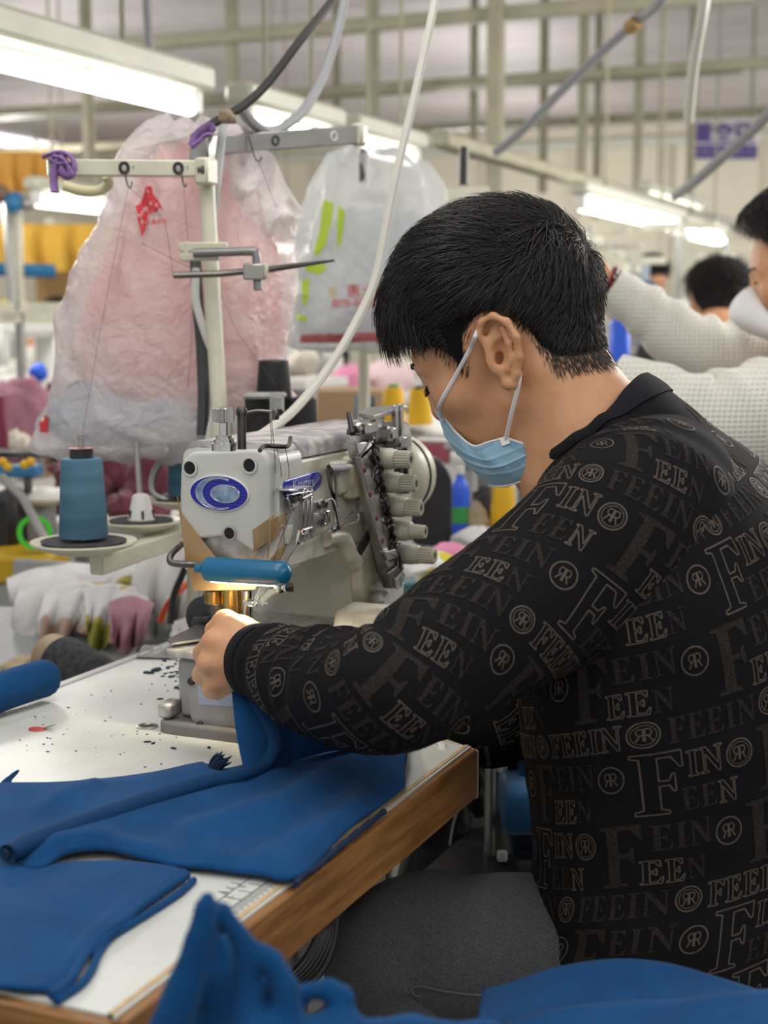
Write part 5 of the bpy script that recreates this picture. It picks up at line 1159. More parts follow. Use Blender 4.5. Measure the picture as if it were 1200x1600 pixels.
def emblem(d, faint):
    V, F = [], []; n = 0
    def ad(v, f):
        nonlocal n
        V.append(v); F.extend([tuple(i+n for i in q) for q in f]); n += len(v)
    circ = lambda r: [(r*math.cos(t), r*math.sin(t)) for t in np.linspace(0, 2*math.pi, 30, endpoint=False)]
    ad(*ribbon(circ(d/2), 0.0014)); 
    if not faint: ad(*ribbon(circ(d/2-0.0026), 0.0008))
    s = d*0.24
    for sg in (1, -1):
        ad(*ribbon([(sg*0.10*s, -s), (sg*0.10*s, s), (sg*0.75*s, s), (sg*0.95*s, .5*s), (sg*0.75*s, 0), (sg*.1*s, 0)], 0.0011, False)); ad(*ribbon([(sg*.45*s, 0), (sg*1.0*s, -s)], 0.0013, False))
    return np.vstack(V), F
def print_on(P, N, U0, Urng, Vrng, u2idx, v2idx, name, parent, seed, clip, rot=0.0, V0=0.2, ulim=9.0):
    """lay rows of lettering over the cloth grid P[v,u]; u2idx, v2idx turn metres into grid coordinates"""
    r = np.random.RandomState(seed); out = {0: G(), 1: G()}; NVn, NUn = P.shape[:2]
    cr_, sr_ = math.cos(rot), math.sin(rot)
    def put(V, F, x, y, m):
        u, v = V[:, 0]+x, V[:, 1]+y; u, v = u*cr_-(v-V0)*sr_, V0+u*sr_+(v-V0)*cr_
        if np.abs(u).max() > ulim: return
        gi, gj = v2idx(v, u), u2idx(u, v)
        if gi.min() < clip[0] or gi.max() > clip[1]: return
        i0 = np.clip(gi.astype(int), 0, NVn-2); fi = (gi-i0)[:, None]; j0 = np.floor(gj).astype(int); fj = (gj-j0)[:, None]; j0 %= NUn; j1 = (j0+1) % NUn
        bl = lambda Q: (Q[i0, j0]*(1-fi)+Q[i0+1, j0]*fi)*(1-fj)+(Q[i0, j1]*(1-fi)+Q[i0+1, j1]*fi)*fj
        out[m].add(bl(P)+bl(N)*0.0006, F)
    y = Vrng[0]; row = 0
    while y < Vrng[1]:
        kind = row % 3; x = Urng[0]-r.uniform(0, 0.12)
        while x < Urng[1]:
            if kind == 0 or kind == 2:                            # large F, then a line of small letters and an emblem
                H_ = 0.056; ol = (int(round(x*50))+row) % 2 == 0
                put(*letter('F', H_, ol), x, y, 0 if ol else 1); x2 = x+H_*0.60
                for ch in 'EE': put(*letter(ch, 0.021, not ol), x2, y, 0 if not ol else 1); x2 += 0.021*WID[ch]
                x3 = x+H_*0.74
                for ch in ('IN' if ol else 'EIN'): put(*letter(ch, 0.023, ol), x3, y+0.030, 0 if ol else 1); x3 += 0.023*WID[ch]
                ex3 = max(x2, x3)+0.014; put(*emblem(0.024, not ol), ex3, y+0.040 if ol else y+0.036, 0)
                put(*letter('N', 0.020, ol), x2, y, 0 if ol else 1); x = ex3+0.018
            else:                                                 # a single line of small letters
                ol = (int(round(x*40)) % 2 == 0)
                for ch in 'FEEIN': put(*letter(ch, 0.022, ol), x, y, 0 if ol else 1); x += 0.022*WID[ch]
                put(*emblem(0.022, False), x+0.013, y+0.011, 0); x += 0.030
        y += 0.0625 if kind != 1 else 0.0285; row += 1
    for m, mm, nm in ((0, m_print, 'printed_outline_lettering'), (1, m_print2, 'woven_solid_lettering')):
        if out[m].n: obj(nm, out[m], mm, parent, smooth=False, kind='stuff')
# torso: u runs round the body (positive towards the back on his left side), v up
circ = 2*math.pi*0.175; vlen = np.r_[0, np.cumsum(np.linalg.norm(np.diff(TP[:, NU//4], axis=0), axis=1))]
tl = 0.20                                                         # the rows climb to the right a little
print_on(TP, TN, 0, (-0.36, 0.36), (-0.06, vlen[-1]), lambda u, v: NU/4+u/circ*NU, lambda v, u: np.interp(v+0.16*u, vlen, np.arange(NV)), 'torso', jac, 2, (3, NV-14))
rA = 0.064
sl_cum = np.r_[0, np.cumsum(np.linalg.norm(np.diff(SP[:, 0], axis=0), axis=1))]; SLc = sl_cum[-1]; gv = lambda v: np.interp(SLc-v, sl_cum, np.arange(220))
print_on(SP, SN, 0, (-0.36, 0.36), (-0.14, SLc+0.14), lambda u, v: -u/(2*math.pi*np.interp(gv(v), np.arange(220), Sr))*150, lambda v, u: gv(v), 'sleeve', slv, 6, (10, 214), 0.42, SLc/2, 0.17)
print_on(SP2, SN2, 0, (-0.14, 0.14), (-0.02, SL2), lambda u, v: -u/(2*math.pi*0.06)*60, lambda v, u: np.interp(SL2-v, [0, SL2], [0, 89]), 'sleeve', slv2, 9, (12, 86))

# ---- jeans
m_jean = mat('grey_denim', (0.115, 0.12, 0.13), 0.9, nscale=1600, col2=(0.034, 0.036, 0.042), spec=0.2, bump=0.4, bscale=1100, contrast=(0.4, 0.6))
JP = []
for h, k, an, sd_ in ((HIPL, KNL, ANL, 1), (HIPR, KNR, ANR, 2)):
    kk = k+nrm(k-h)*0.008
    P_, L__, _ = sleeve([h+A([0.05, 0, 0.0]), h*0.6+k*0.4, h*0.25+k*0.75, kk, k+nrm(an-k)*0.09+A([0.004, 0, 0]), k*0.4+an*0.6, an], [0.072, 0.074, 0.072, 0.068, 0.062, 0.058, 0.055], 120, 72, camdir, 20+sd_, [(0.1, 0.08, 0.004, 80, 1.5), (0.40, 0.06, 0.004, 90, 1.0), (0.93, 0.05, 0.004, 120, 0.5)])
    JP.append(P_)
    jo = obj('jeans', G().grid(P_, cv=True), m_jean, man, sharp=0)
    if sd_ == 1:
        NJ = gnormals(P_); NJ *= np.sign((NJ*(P_-P_.mean(1, keepdims=True))).sum(2).mean())
        seam = [P_[i, 68]+NJ[i, 68]*0.001 for i in range(8, 50)]
        obj('seam', G().tube(seam, 0.0012, 6), mat('denim_seam', (0.10, 0.10, 0.11), 0.9), jo)
g = G(); hipP = np.zeros((30, 48, 3)); an_ = np.linspace(0, 2*math.pi, 48, endpoint=False)
for i, t in enumerate(np.linspace(0, 1, 30)):
    c = A([PE[0]+0.0, YM, PE[2]-0.10+0.17*t]); hipP[i] = c+np.stack([np.cos(an_)*0.145*math.sin(0.35+1.4*t+.3), np.sin(an_)*0.172*math.sin(0.35+1.4*t+.3), 0*an_], 1)
obj('jeans_seat', g.grid(hipP, cv=True), m_jean, man, sharp=0)
for an, sg in ((ANL, 1), (ANR, 1)):                               # shoes
    g = G(); P = []
    for t in np.linspace(0, 1, 12):
        w = 0.043*math.sin(math.pi*(0.18+0.72*t))**0.6; h = 0.085*(1-0.55*t)*(1 if t < .98 else .5); c = an+A([0.05-0.26*t, 0, 0]); c[2] = 0.003
        P.append([c+A([0, w*math.cos(a), max(0, h*math.sin(a))]) for a in np.linspace(0, 2*math.pi, 20, endpoint=False)])
    obj('shoe', g.grid(A(P), cv=True), m_black, man, sharp=0)
# stool under him
st = thing('stool', 'low wooden stool under the seated man in the black pullover', 'stool', (PE[0], YM, 0))
sz_ = PE[2]-0.118
obj('seat', G().box((PE[0]+0.01, YM, sz_-0.02), (0.30, 0.34, 0.04), ch=0.008), m_wood, st)
for sx in (-1, 1):
    for sy in (-1, 1): obj('leg', G().box((PE[0]+sx*0.12, YM+sy*0.14, (sz_-0.04)/2), (0.035, 0.035, sz_-0.04), ch=0.004), m_wood, st)
# ---------------------------------------------------------------- thread stand
m_alu = mat('grey_bar', (0.42, 0.42, 0.40), 0.35, 0.7, noise=0.15, nscale=30)
m_felt = mat('black_felt', (0.022, 0.022, 0.026), 0.95, nscale=90, col2=(0.06, 0.06, 0.065), bump=0.6, bscale=500)
m_bth = bpy.data.materials.new('blue_thread'); m_bth.use_nodes = True
_nt = m_bth.node_tree; _b = _nt.nodes['Principled BSDF']; _b.inputs['Roughness'].default_value = 0.7
_tc = _nt.nodes.new('ShaderNodeTexCoord'); _mp = _nt.nodes.new('ShaderNodeMapping'); _mp.inputs['Rotation'].default_value = (0.28, 0.1, 0); _mp.inputs['Scale'].default_value = (6, 6, 55)
_n = _nt.nodes.new('ShaderNodeTexNoise'); _n.inputs['Scale'].default_value = 1.0; _n.inputs['Detail'].default_value = 3
_r = _nt.nodes.new('ShaderNodeValToRGB'); _r.color_ramp.elements[0].position = 0.35; _r.color_ramp.elements[1].position = 0.65; _r.color_ramp.elements[0].color = (0.042, 0.125, 0.20, 1); _r.color_ramp.elements[1].color = (0.085, 0.20, 0.30, 1)
_w = _nt.nodes.new('ShaderNodeTexWave'); _w.bands_direction = 'Z'; _w.inputs['Scale'].default_value = 420; _bp = _nt.nodes.new('ShaderNodeBump'); _bp.inputs['Strength'].default_value = 0.35; _bp.inputs['Distance'].default_value = 0.001
for a_, b_ in ((_tc.outputs['Object'], _mp.inputs[0]), (_mp.outputs[0], _n.inputs[0]), (_n.outputs['Fac'], _r.inputs[0]), (_r.outputs[0], _b.inputs['Base Color']), (_tc.outputs['Object'], _w.inputs[0]), (_w.outputs['Fac'], _bp.inputs['Height']), (_bp.outputs[0], _b.inputs['Normal'])): _nt.links.new(a_, b_)
m_bth_dark = mat('black_thread', (0.016, 0.016, 0.018), 0.6, bump=0.3, bscale=600)
m_bth_yel = mat('yellow_thread', (0.80, 0.46, 0.012), 0.6, bump=0.2, bscale=600)
m_purple = mat('purple_cloth', (0.30, 0.17, 0.42), 0.8, noise=0.3, nscale=80, bump=0.4, bscale=300)
PD = 1.95                                                         # depth of the pole
st = thing('thread_stand', 'cream thread stand with two crossbars, saucers and spindles beside the machine', 'thread stand', (*W(345, 655, PD)[:2], TZ))
pt, pm, pbm = W(322, 268, PD), W(330, 420, PD), W(347, 690, PD)
obj('pole', G().tube(bez([pt, pm, W(338, 560, PD), pbm], 20), 0.0108, 16), m_cream, st)
obj('pole', G().tube([pbm+A([0, 0, 0.03]), (pbm[0], pbm[1], TZ+0.001)], 0.0095, 14).tube([pbm+A([0, 0, 0.025]), pbm+A([0, 0, -0.03])], 0.014, 14), m_cream, st)
obj('base', G().lathe([(0.032, 0), (0.032, 0.006), (0.016, 0.012), (0.012, 0.03)], (pbm[0], pbm[1], TZ+0.0005), EZ, 28), m_grey, st)
def bar(name, p0, p1, h, t, m, parent, ch=0.002):
    c = (p0+p1)/2; ax = nrm(p1-p0); L = np.linalg.norm(p1-p0); n = nrm(np.cross(ax, EZ)); return obj(name, G().box(c, (L, t, h), axes=[ax, n, np.cross(n, ax)], ch=ch), m, parent)
dl0, dl1 = 1.86, 1.93
L0, L1 = W(74, 262, dl0), W(331, 264, dl1)
bar('crossbar', L0, L1, 0.021, 0.014, m_cream, st)
obj('bar_bracket', G().box(W(322, 268, 1.925), (0.02, 0.03, 0.034), ch=0.003), m_cream, st)
g = G()
vd = -nrm(W(200, 262, 1.9)-_C); vd = nrm(np.cross(np.cross(nrm(L1-L0), EZ), A([0, 0, 0]))) if False else nrm(np.cross(nrm(L1-L0), EZ))
if vd @ (_C-L0) < 0: vd = -vd
for px in (190, 275): 
    c = L0+(L1-L0)*((px-74)/(331-74))+vd*0.007; g = G(); g.tube([c+vd*0.001+A(nrm(L1-L0))*0.0052*math.cos(a)+EZ*0.0062*math.sin(a) for a in np.linspace(0, 6.2832, 18)], 0.0022, 6); obj('eyelet', g, m_black, st)
    obj('eyelet_hole', G().lathe([(0.0045, 0), (0, 0.0001)], c+vd*0.0006, vd, 12), m_steel, st)
    g = G(); text_on(g, 'T', 0.006, c+nrm(L1-L0)*0.012+vd*0.0006, nrm(L1-L0), EZ); obj('stamped_mark', g, m_black, st, smooth=False)
g = G(); c = W(317, 266, 1.918); g.lathe([(0.0085, 0), (0.0085, 0.004), (0.006, 0.005), (0.006, 0.009), (0.003, 0.01), (0, 0.0102)], c, vd, 12); obj('bolt', g, m_dsteel, st)
R0, R1 = W(306, 229, 2.02), W(556, 211, 2.16)
bar('crossbar', R0, R1, 0.026, 0.015, m_alu, st); obj('bar_bracket', G().box(W(318, 231, 2.01), (0.03, 0.03, 0.038), ch=0.003), m_alu, st)
vr = nrm(np.cross(nrm(R1-R0), EZ)); vr = vr if vr @ (_C-R0) > 0 else -vr
for px in (326, 422, 515):
    c = R0+(R1-R0)*((px-306)/250)+vr*0.0078; g = G(); g.tube([c+nrm(R1-R0)*0.005*math.cos(a)+EZ*0.006*math.sin(a) for a in np.linspace(0, 6.2832, 18)], 0.0016, 6); obj('eyelet', g, m_black if px < 500 else m_white, st)
obj('bar_tip', G().box(R1+nrm(R1-R0)*0.006, (0.02, 0.022, 0.032), ch=0.004), m_cream, st)
# wire guides hanging under the bars
for (pts, d) in (([(388, 212), (394, 232), (398, 246), (404, 252), (409, 244), (403, 238)], 2.05), ([(196, 272), (199, 288), (204, 294), (206, 284)], 1.88), ([(283, 268), (286, 284), (289, 292), (292, 286)], 1.9)):
    obj('wire_guide', G().tube(bez([W(x, y, d) for x, y in pts], 16), 0.0012, 6), m_dsteel, st)
# mid bracket: clamp, bent rod, sliding block, cross rod
DB = 1.90
obj('clamp_plate', G().box(W(318, 386, DB), (0.062, 0.010, 0.012), axes=[nrm(_rt), nrm(np.cross(EZ, _rt)), EZ], ch=0.0015).box(W(312, 402, DB), (0.05, 0.010, 0.009), axes=[nrm(_rt), nrm(np.cross(EZ, _rt)), EZ], ch=0.0015).box(W(292, 394, DB), (0.008, 0.010, 0.026), axes=[nrm(_rt), nrm(np.cross(EZ, _rt)), EZ], ch=0.0015), m_cream, st)
obj('bent_rod', G().tube(bez([W(302, 395, DB-.01), W(350, 394, DB-.01), W(392, 393, DB-.01), W(400, 398, DB-.01), W(401, 420, DB-.01), W(403, 453, DB-.01)], 40), 0.0055, 10), mat('grey_rod', (0.22, 0.22, 0.22), 0.4, 0.6), st)
obj('slide_block', G().box(W(398, 425, DB-.012), (0.028, 0.022, 0.020), axes=[nrm(_rt), nrm(np.cross(EZ, _rt)), EZ], ch=0.002), m_alu, st)
obj('slide_cap', G().box(W(414, 423, DB-.012), (0.008, 0.020, 0.018), axes=[nrm(_rt), nrm(np.cross(EZ, _rt)), EZ], ch=0.002), m_cream, st)
obj('cross_rod', G().tube([W(271, 430, DB-.012), W(340, 428, DB-.012), W(420, 421, DB-.005), W(470, 414, DB+.01), W(522, 407, DB+.03)], [0.0042, 0.0042, 0.004, 0.0032, 0.0016], 8), m_dsteel, st)
# purple strip knotted on the left bar's end, another at the top
def knot(pxs, d, name, parent):
    for pts, r in pxs: obj(name, G().tube(bez([W(x, y, d) for x, y in pts], 18), r, 8, flat=0.45), m_purple, parent)
kn = thing('purple_tie', 'purple cloth strip knotted on the left end of the cream crossbar', 'tie', W(95, 275, 1.85))
knot([([(66, 246), (80, 240), (98, 238), (112, 246), (117, 262), (108, 272)], 0.0065), ([(78, 248), (90, 256), (104, 256), (114, 270), (104, 276), (92, 266)], 0.007), ([(92, 250), (86, 266), (84, 284), (86, 300)], 0.0075), ([(84, 244), (98, 248), (108, 258)], 0.008), ([(98, 240), (100, 250), (98, 262), (104, 274)], 0.006)], 1.845, 'strip', kn)
kn = thing('purple_tie', 'purple cloth strip tied round the top of the stand pole', 'tie', W(312, 215, 1.96))
knot([([(300, 228), (306, 214), (316, 204), (328, 198), (332, 206)], 0.009), ([(298, 230), (310, 222), (320, 212), (330, 210)], 0.008)], 1.965, 'strip', kn)
# lower bars carrying saucers
def dsk(px, py, d, rx, cone, label, lg, hpx, wt, wb, topc=None, mth=None):
    c = W(px, py, d); R = rx*d/FPX
    t = thing('saucer', label, 'saucer', c)
    obj('dish', G().lathe([(0.012, -0.014), (R*0.55, -0.010), (R*0.92, -0.002), (R, 0.002), (R*0.99, 0.0045), (R*0.93, 0.003), (R*0.6, -0.001), (0.004, -0.001)], c, EZ, 44), m_cream, t)
    obj('felt_pad', G().lathe([(0.004, -0.001), (R*0.78, 0.0015), (R*0.80, 0.0045), (R*0.5, 0.005), (0.004, 0.004)], c, EZ, 40), m_felt, t)
    return c, R, t
def cone_of(c, d, hpx, wt, wb, label, core_m, thread_m, grp='blue thread cones', tube_h=0.012, name='thread_cone'):
    h = hpx*d/FPX; rt_, rb = wt/2*d/FPX, wb/2*d/FPX
    t = thing(name, label, 'thread cone', c, grp)
    obj('thread', G().lathe([(rb*0.3, 0.004), (rb*0.98, 0.004), (rb, 0.007), (rt_*1.01, h-0.004), (rt_*0.96, h), (rt_*0.5, h+0.0005)], c, EZ, 36), thread_m, t)
    obj('core', G().lathe([(rt_*0.56, h-0.01), (rt_*0.56, h+tube_h-0.001), (rt_*0.52, h+tube_h), (rt_*0.40, h+tube_h), (rt_*0.38, h+tube_h-0.006), (0, h+tube_h-0.006)], c, EZ, 28), core_m, t)
    return t, h
D1 = 1.80
c1, r1, s1 = dsk(131, 850, D1, 83, True, 'cream saucer with black felt holding the leftmost blue cone', '', 0, 0, 0)
m_core = mat('dark_core', (0.02, 0.02, 0.022), 0.4)
t1, h1 = cone_of(c1+A([0, 0, 0.005]), D1, 128, 64, 76, 'blue thread cone on the leftmost saucer in front', m_core, m_bth)
obj('core_label', G().lathe([(0.015, 0.0), (0.0, 0.0005)], c1+A([0, 0, 0.005+h1+0.0122]), EZ, 24), mat('pink_label', (0.6, 0.25, 0.25), 0.5, noise=0.5, nscale=120), t1)
obj('spindle', G().cyl(c1, c1+A([0, 0, h1+0.034]), 0.0036, n=10), m_alu, st)
D2 = 2.0
c2, r2_, s2 = dsk(221, 817, D2, 62, False, 'cream saucer with an empty cone holder on black felt', '', 0, 0, 0)
obj('cone_holder', G().lathe([(0.018, 0.004), (0.0165, 0.010), (0.012, 0.034), (0.0105, 0.038), (0.005, 0.040), (0, 0.040)], c2, EZ, 24), m_white, s2)
for a in (0.3, 1.6, 2.8, 4.2, 5.4): obj('holder_slot', G().box(c2+A([0.0158*math.cos(a), 0.0158*math.sin(a), 0.012]), (0.003, 0.003, 0.012), R=np.array(Matrix.Rotation(a, 3, 'Z'))), m_hole, s2)
obj('spindle', G().cyl(c2, W(213, 690, 2.0), 0.0042, 0.0036, 10), m_alu, st)
D3 = 2.12
c3, r3_, s3 = dsk(296, 782, D3, 66, True, 'cream saucer half hidden behind the machine head', '', 0, 0, 0)
t3, h3 = cone_of(c3+A([0, 0, 0.005]), D3, 108, 60, 68, 'blue thread cone behind the machine head under the pink bag', m_core, m_bth)
obj('core_label', G().lathe([(0.015, 0.0), (0.0, 0.0005)], c3+A([0, 0, 0.005+h3+0.0122]), EZ, 24), mat('red_label', (0.5, 0.08, 0.08), 0.5), t3)
obj('spindle', G().cyl(c3, c3+A([0, 0, h3+0.03]), 0.0036, n=10), m_alu, st)
obj('wire_hoop', G().tube(bez([W(262, 782, 2.1), W(240, 770, 2.1), W(239, 745, 2.1), W(252, 722, 2.1), W(272, 714, 2.12)], 24), 0.0052, 8), m_alu, st)
bar('lower_bar', W(150, 884, 1.84), W(300, 832, 2.06), 0.024, 0.02, m_cream, st)
bar('lower_bar', W(215, 838, 1.99), W(352, 800, 2.16), 0.022, 0.02, m_cream, st)
obj('bar_post', G().cyl(W(300, 838, 2.08), (*W(300, 838, 2.08)[:2], 0.70), 0.008, n=10), m_cream, st)
# loose thread from cones up to the guides
g = G()
for pts, d in (([(122, 716), (160, 500), (200, 296)], 1.9), ([(205, 296), (255, 345), (270, 430)], 1.88), ([(222, 380), (270, 405), (300, 420), (340, 450), (372, 520), (430, 600)], 1.95), ([(290, 660), (300, 480), (287, 295)], 2.0), ([(405, 254), (430, 320), (444, 355)], 2.04)):
    g.tube(bez([W(x, y, d) for x, y in pts], 16), 0.0003, 4)
objs('loose_thread', g, mat('dark_thread', (0.05, 0.05, 0.06), 0.6), st)
# white cord and grey wires running down behind the pole
obj('grey_wire', G().tube(bez([W(350, 180, 2.02), W(343, 245, 1.99), W(334, 330, 1.985), W(328, 385, 1.985)], 24), 0.0062, 8), mat('wire_grey', (0.35, 0.36, 0.36), 0.5), st)
obj('white_cord', G().tube(bez([W(306, 420, 1.97), W(306, 470, 1.965), W(320, 520, 1.96), W(334, 560, 1.96), W(338, 620, 1.96), W(328, 680, 1.96), W(326, 700, 1.96)], 36), 0.0055, 8), mat('cord_white', (0.6, 0.6, 0.58), 0.5), st)
obj('black_wire', G().tube(bez([W(305, 400, 1.99), W(309, 470, 1.985), W(315, 540, 1.985), W(318, 620, 1.985), W(316, 680, 1.985)], 30), 0.008, 8), mat('wire_dark', (0.045, 0.045, 0.05), 0.5), st)
# cables from above
m_cab = mat('black_cable', (0.035, 0.035, 0.036), 0.45); m_cabw = mat('white_cable', (0.60, 0.58, 0.52), 0.45); m_cabg = mat('grey_cable', (0.30, 0.31, 0.32), 0.45)
def cable(pts, r, m, label, ds, end_up=True, n=60):
    q = [W(x, y, d) for (x, y), d in zip(pts, ds)]; t = thing('cable', label, 'cable', q[-1])
    obj('wire', G().tube(bez(q, n), r, 8), m, t); return t
cb = cable([(560, -60), (520, 0), (470, 62), (420, 128), (382, 164), (345, 186), (318, 202)], 0.0062, m_cab, 'black cable rising from the stand top out of the picture', [2.05, 2.03, 2.0, 1.99, 1.98, 1.97, 1.97])
obj('clip', G().box(W(352, 182, 1.965), (0.02, 0.014, 0.018), ch=0.004).box(W(362, 186, 1.965), (0.014, 0.012, 0.012), ch=0.003), mat('tan_clip', (0.25, 0.19, 0.12), 0.6), cb)
cable([(545, -70), (536, 10), (512, 100), (480, 165), (448, 195), (425, 205), (405, 200), (385, 182), (378, 168)], 0.0075, m_cabg, 'grey cable sagging onto the grey crossbar', [2.3, 2.28, 2.25, 2.2, 2.15, 2.12, 2.08, 2.03, 2.0])
cable([(690, -60), (676, 20), (650, 140), (622, 260), (602, 360), (585, 440), (553, 510), (510, 580), (460, 640), (425, 668), (398, 686)], 0.0055, m_cabw, 'white cable hanging past the bags down to the machine top', [1.9, 1.88, 1.86, 1.84, 1.83, 1.82, 1.80, 1.76, 1.70, 1.66, 1.62], n=90)
ck_ = cable([(1060, -30), (1032, 4), (985, 42), (900, 120), (820, 200), (775, 238)], 0.011, m_cabg, 'grey cable slanting down from the top right', [3.2, 3.2, 3.3, 3.4, 3.5, 3.6])
obj('cable_sleeve', G().tube([W(982, 45, 3.29), W(995, 34, 3.27)], 0.016, 10), mat('tan_sleeve', (0.36, 0.22, 0.08), 0.6), ck_)
cable([(1106, -40), (1098, 20), (1086, 90), (1080, 140), (1076, 190)], 0.012, m_cabw, 'white cable hanging down at the upper right', [3.0, 3.0, 3.05, 3.1, 3.15])
cable([(1260, 120), (1190, 190), (1140, 236), (1090, 280), (1055, 306)], 0.012, m_cabg, 'grey cable crossing in front of the hanging sign', [3.0, 3.1, 3.2, 3.4, 3.6])
cable([(228, -40), (231, 30), (236, 95)], 0.010, m_cabg, 'short grey cable dangling from the ceiling above the pink bag', [3.4, 3.4, 3.4])

# ---------------------------------------------------------------- plastic bags
def film(name, col, rough, transp, seed, bump=0.6):
    m = bpy.data.materials.new(name); m.use_nodes = True; nt = m.node_tree; N = nt.nodes; Lk = nt.links; out = N['Material Output']; b = N['Principled BSDF']
    b.inputs['Base Color'].default_value = (*col, 1); b.inputs['Roughness'].default_value = rough; b.inputs['Specular IOR Level'].default_value = 0.6
    tr = N.new('ShaderNodeBsdfTransparent'); tl = N.new('ShaderNodeBsdfTranslucent'); tl.inputs[0].default_value = (*col, 1)
    m1 = N.new('ShaderNodeMixShader'); m1.inputs[0].default_value = 0.35; m2 = N.new('ShaderNodeMixShader'); m2.inputs[0].default_value = transp
    t = N.new('ShaderNodeTexNoise'); t.inputs['Scale'].default_value = 34; t.inputs['Detail'].default_value = 7; t.inputs['Distortion'].default_value = 1.6; bp = N.new('ShaderNodeBump'); bp.inputs['Strength'].default_value = bump; bp.inputs['Distance'].default_value = 0.010
    tc = N.new('ShaderNodeTexCoord'); Lk.new(tc.outputs['Object'], t.inputs[0]); Lk.new(t.outputs['Fac'], bp.inputs['Height']); Lk.new(bp.outputs[0], b.inputs['Normal'])
    Lk.new(b.outputs[0], m1.inputs[1]); Lk.new(tl.outputs[0], m1.inputs[2]); Lk.new(m1.outputs[0], m2.inputs[1]); Lk.new(tr.outputs[0], m2.inputs[2]); Lk.new(m2.outputs[0], out.inputs[0]); return m
m_film = film('bag_film', (0.88, 0.84, 0.84), 0.17, 0.40, 1, 1.0); m_film2 = film('bag_film_thin', (0.84, 0.86, 0.86), 0.18, 0.42, 2, 1.0)
m_pinkc = mat('pink_garments', (0.86, 0.30, 0.29), 0.8, nscale=9, col2=(0.84, 0.45, 0.43), bump=0.5, bscale=40)
m_redprint = mat('red_print', (0.60, 0.015, 0.03), 0.45)
def bagloft(rows, n, d, seed, fold_amp, kfold):                   # rows: (y, left px, right px, depth half m)
    ry = np.linspace(0, 1, 90); R_ = A(rows, float); rr = interp(ry, np.linspace(0, 1, len(rows)), R_); ang = np.linspace(0, 2*math.pi, n, endpoint=False); P = np.zeros((90, n, 3))
    fwh = nrm(A([_fw[0], _fw[1], 0]))
    for i, (y, l, r, dep) in enumerate(rr):
        c = (W(l, y, d)+W(r, y, d))/2; h = np.linalg.norm(W(r, y, d)-W(l, y, d))/2; P[i] = c+(np.sign(np.cos(ang))*np.abs(np.cos(ang))**0.9)[:, None]*h*_rt+np.sin(ang)[:, None]*dep*fwh
    N = gn(P); t = ry[:, None]
    fold = fold_amp*(np.sin(ang*kfold+4*t+2*vnoise(P, 6, seed, 1))*np.exp(-((t-0.25)/0.35)**2)+0.9*vnoise(P, 24, seed+1, 3))
    ridge_ = 0.8*fold_amp*(1-np.abs(np.sin(4.2*vnoise(P, 10, seed+5, 2)+ang*2.2)))**2.5+0.55*fold_amp*(1-np.abs(np.sin(5*vnoise(P, 22, seed+9, 2)+ang*3-6*t)))**4
    return P+N*(fold+ridge_)[..., None], N
def gn(P):
    du = np.roll(P, -1, 1)-np.roll(P, 1, 1); dv = np.gradient(P, axis=0); n = np.cross(du, dv); n /= np.maximum(np.linalg.norm(n, axis=2, keepdims=True), 1e-9); return n*np.sign((n*(P-P.mean(1, keepdims=True))).sum(2).mean())
BD = 2.10
bag = thing('plastic_bag', 'translucent white plastic bag of pink garments with red print hanging from the stand', 'bag', W(260, 700, BD))
P1, N1 = bagloft([(196, 268, 330, .012), (215, 228, 352, .03), (250, 192, 385, .045), (310, 172, 432, .065), (380, 142, 442, .085), (460, 112, 448, .10), (550, 84, 450, .11), (630, 64, 448, .11), (680, 52, 430, .10), (700, 50, 400, .085), (708, 90, 370, .04), (708, 200, 280, .004)], 110, BD, 3, 0.012, 7)
obj('film', G().grid(P1, cv=True), m_film, bag, sharp=0)
P1b, _ = bagloft([(230, 262, 330, .01), (290, 215, 372, .03), (360, 180, 415, .05), (440, 150, 432, .065), (520, 130, 436, .075), (590, 150, 430, .07), (625, 190, 415, .05), (640, 240, 380, .01)], 60, BD+0.005, 8, 0.008, 5)
obj('garments', G().grid(P1b, cv=True), m_pinkc, bag, sharp=0)
P1c, _ = bagloft([(600, 110, 300, .02), (630, 90, 330, .07), (665, 80, 340, .075), (690, 110, 320, .03)], 50, BD+0.005, 12, 0.006, 4)
obj('garments', G().grid(P1c, cv=True), mat('pale_blue_garment', (0.42, 0.50, 0.60), 0.85, bump=0.4, bscale=40), bag, sharp=0, label='pale blue garment at the bottom of the bag')
# the free upper handle flap folding out to the right
P = np.zeros((40, 16, 3)); fl_t = resample(px2([(352, 238), (395, 236), (425, 240), (446, 285), (474, 330)], 40), 40)[:, :2]; fl_b = resample(px2([(360, 300), (378, 330), (398, 352), (415, 372), (440, 362), (474, 342)], 40), 40)[:, :2]
for i in range(40):
    for j in range(16):
        t = j/15; X = fl_t[i]*(1-t)+fl_b[i]*t; P[i, j] = W(X[0], X[1], 2.06+0.02*math.sin(i*0.35+t*3)+0.015*math.sin(t*7))
obj('handle_flap', G().grid(P), film('bag_film_double', (0.88, 0.86, 0.85), 0.26, 0.15, 3, 0.9), bag, sharp=0)
P = np.zeros((16, 12, 3)); 
for i in range(16):
    for j in range(12):
        a = i/15; t = j/11; P[i, j] = W(300-(300-200)*t+30*a*(1-t)+40*a*t, 198+34*t+8*a, 2.05+0.01*math.sin(a*6+t*4))
obj('handle_loop', G().grid(P), m_film, bag, sharp=0)
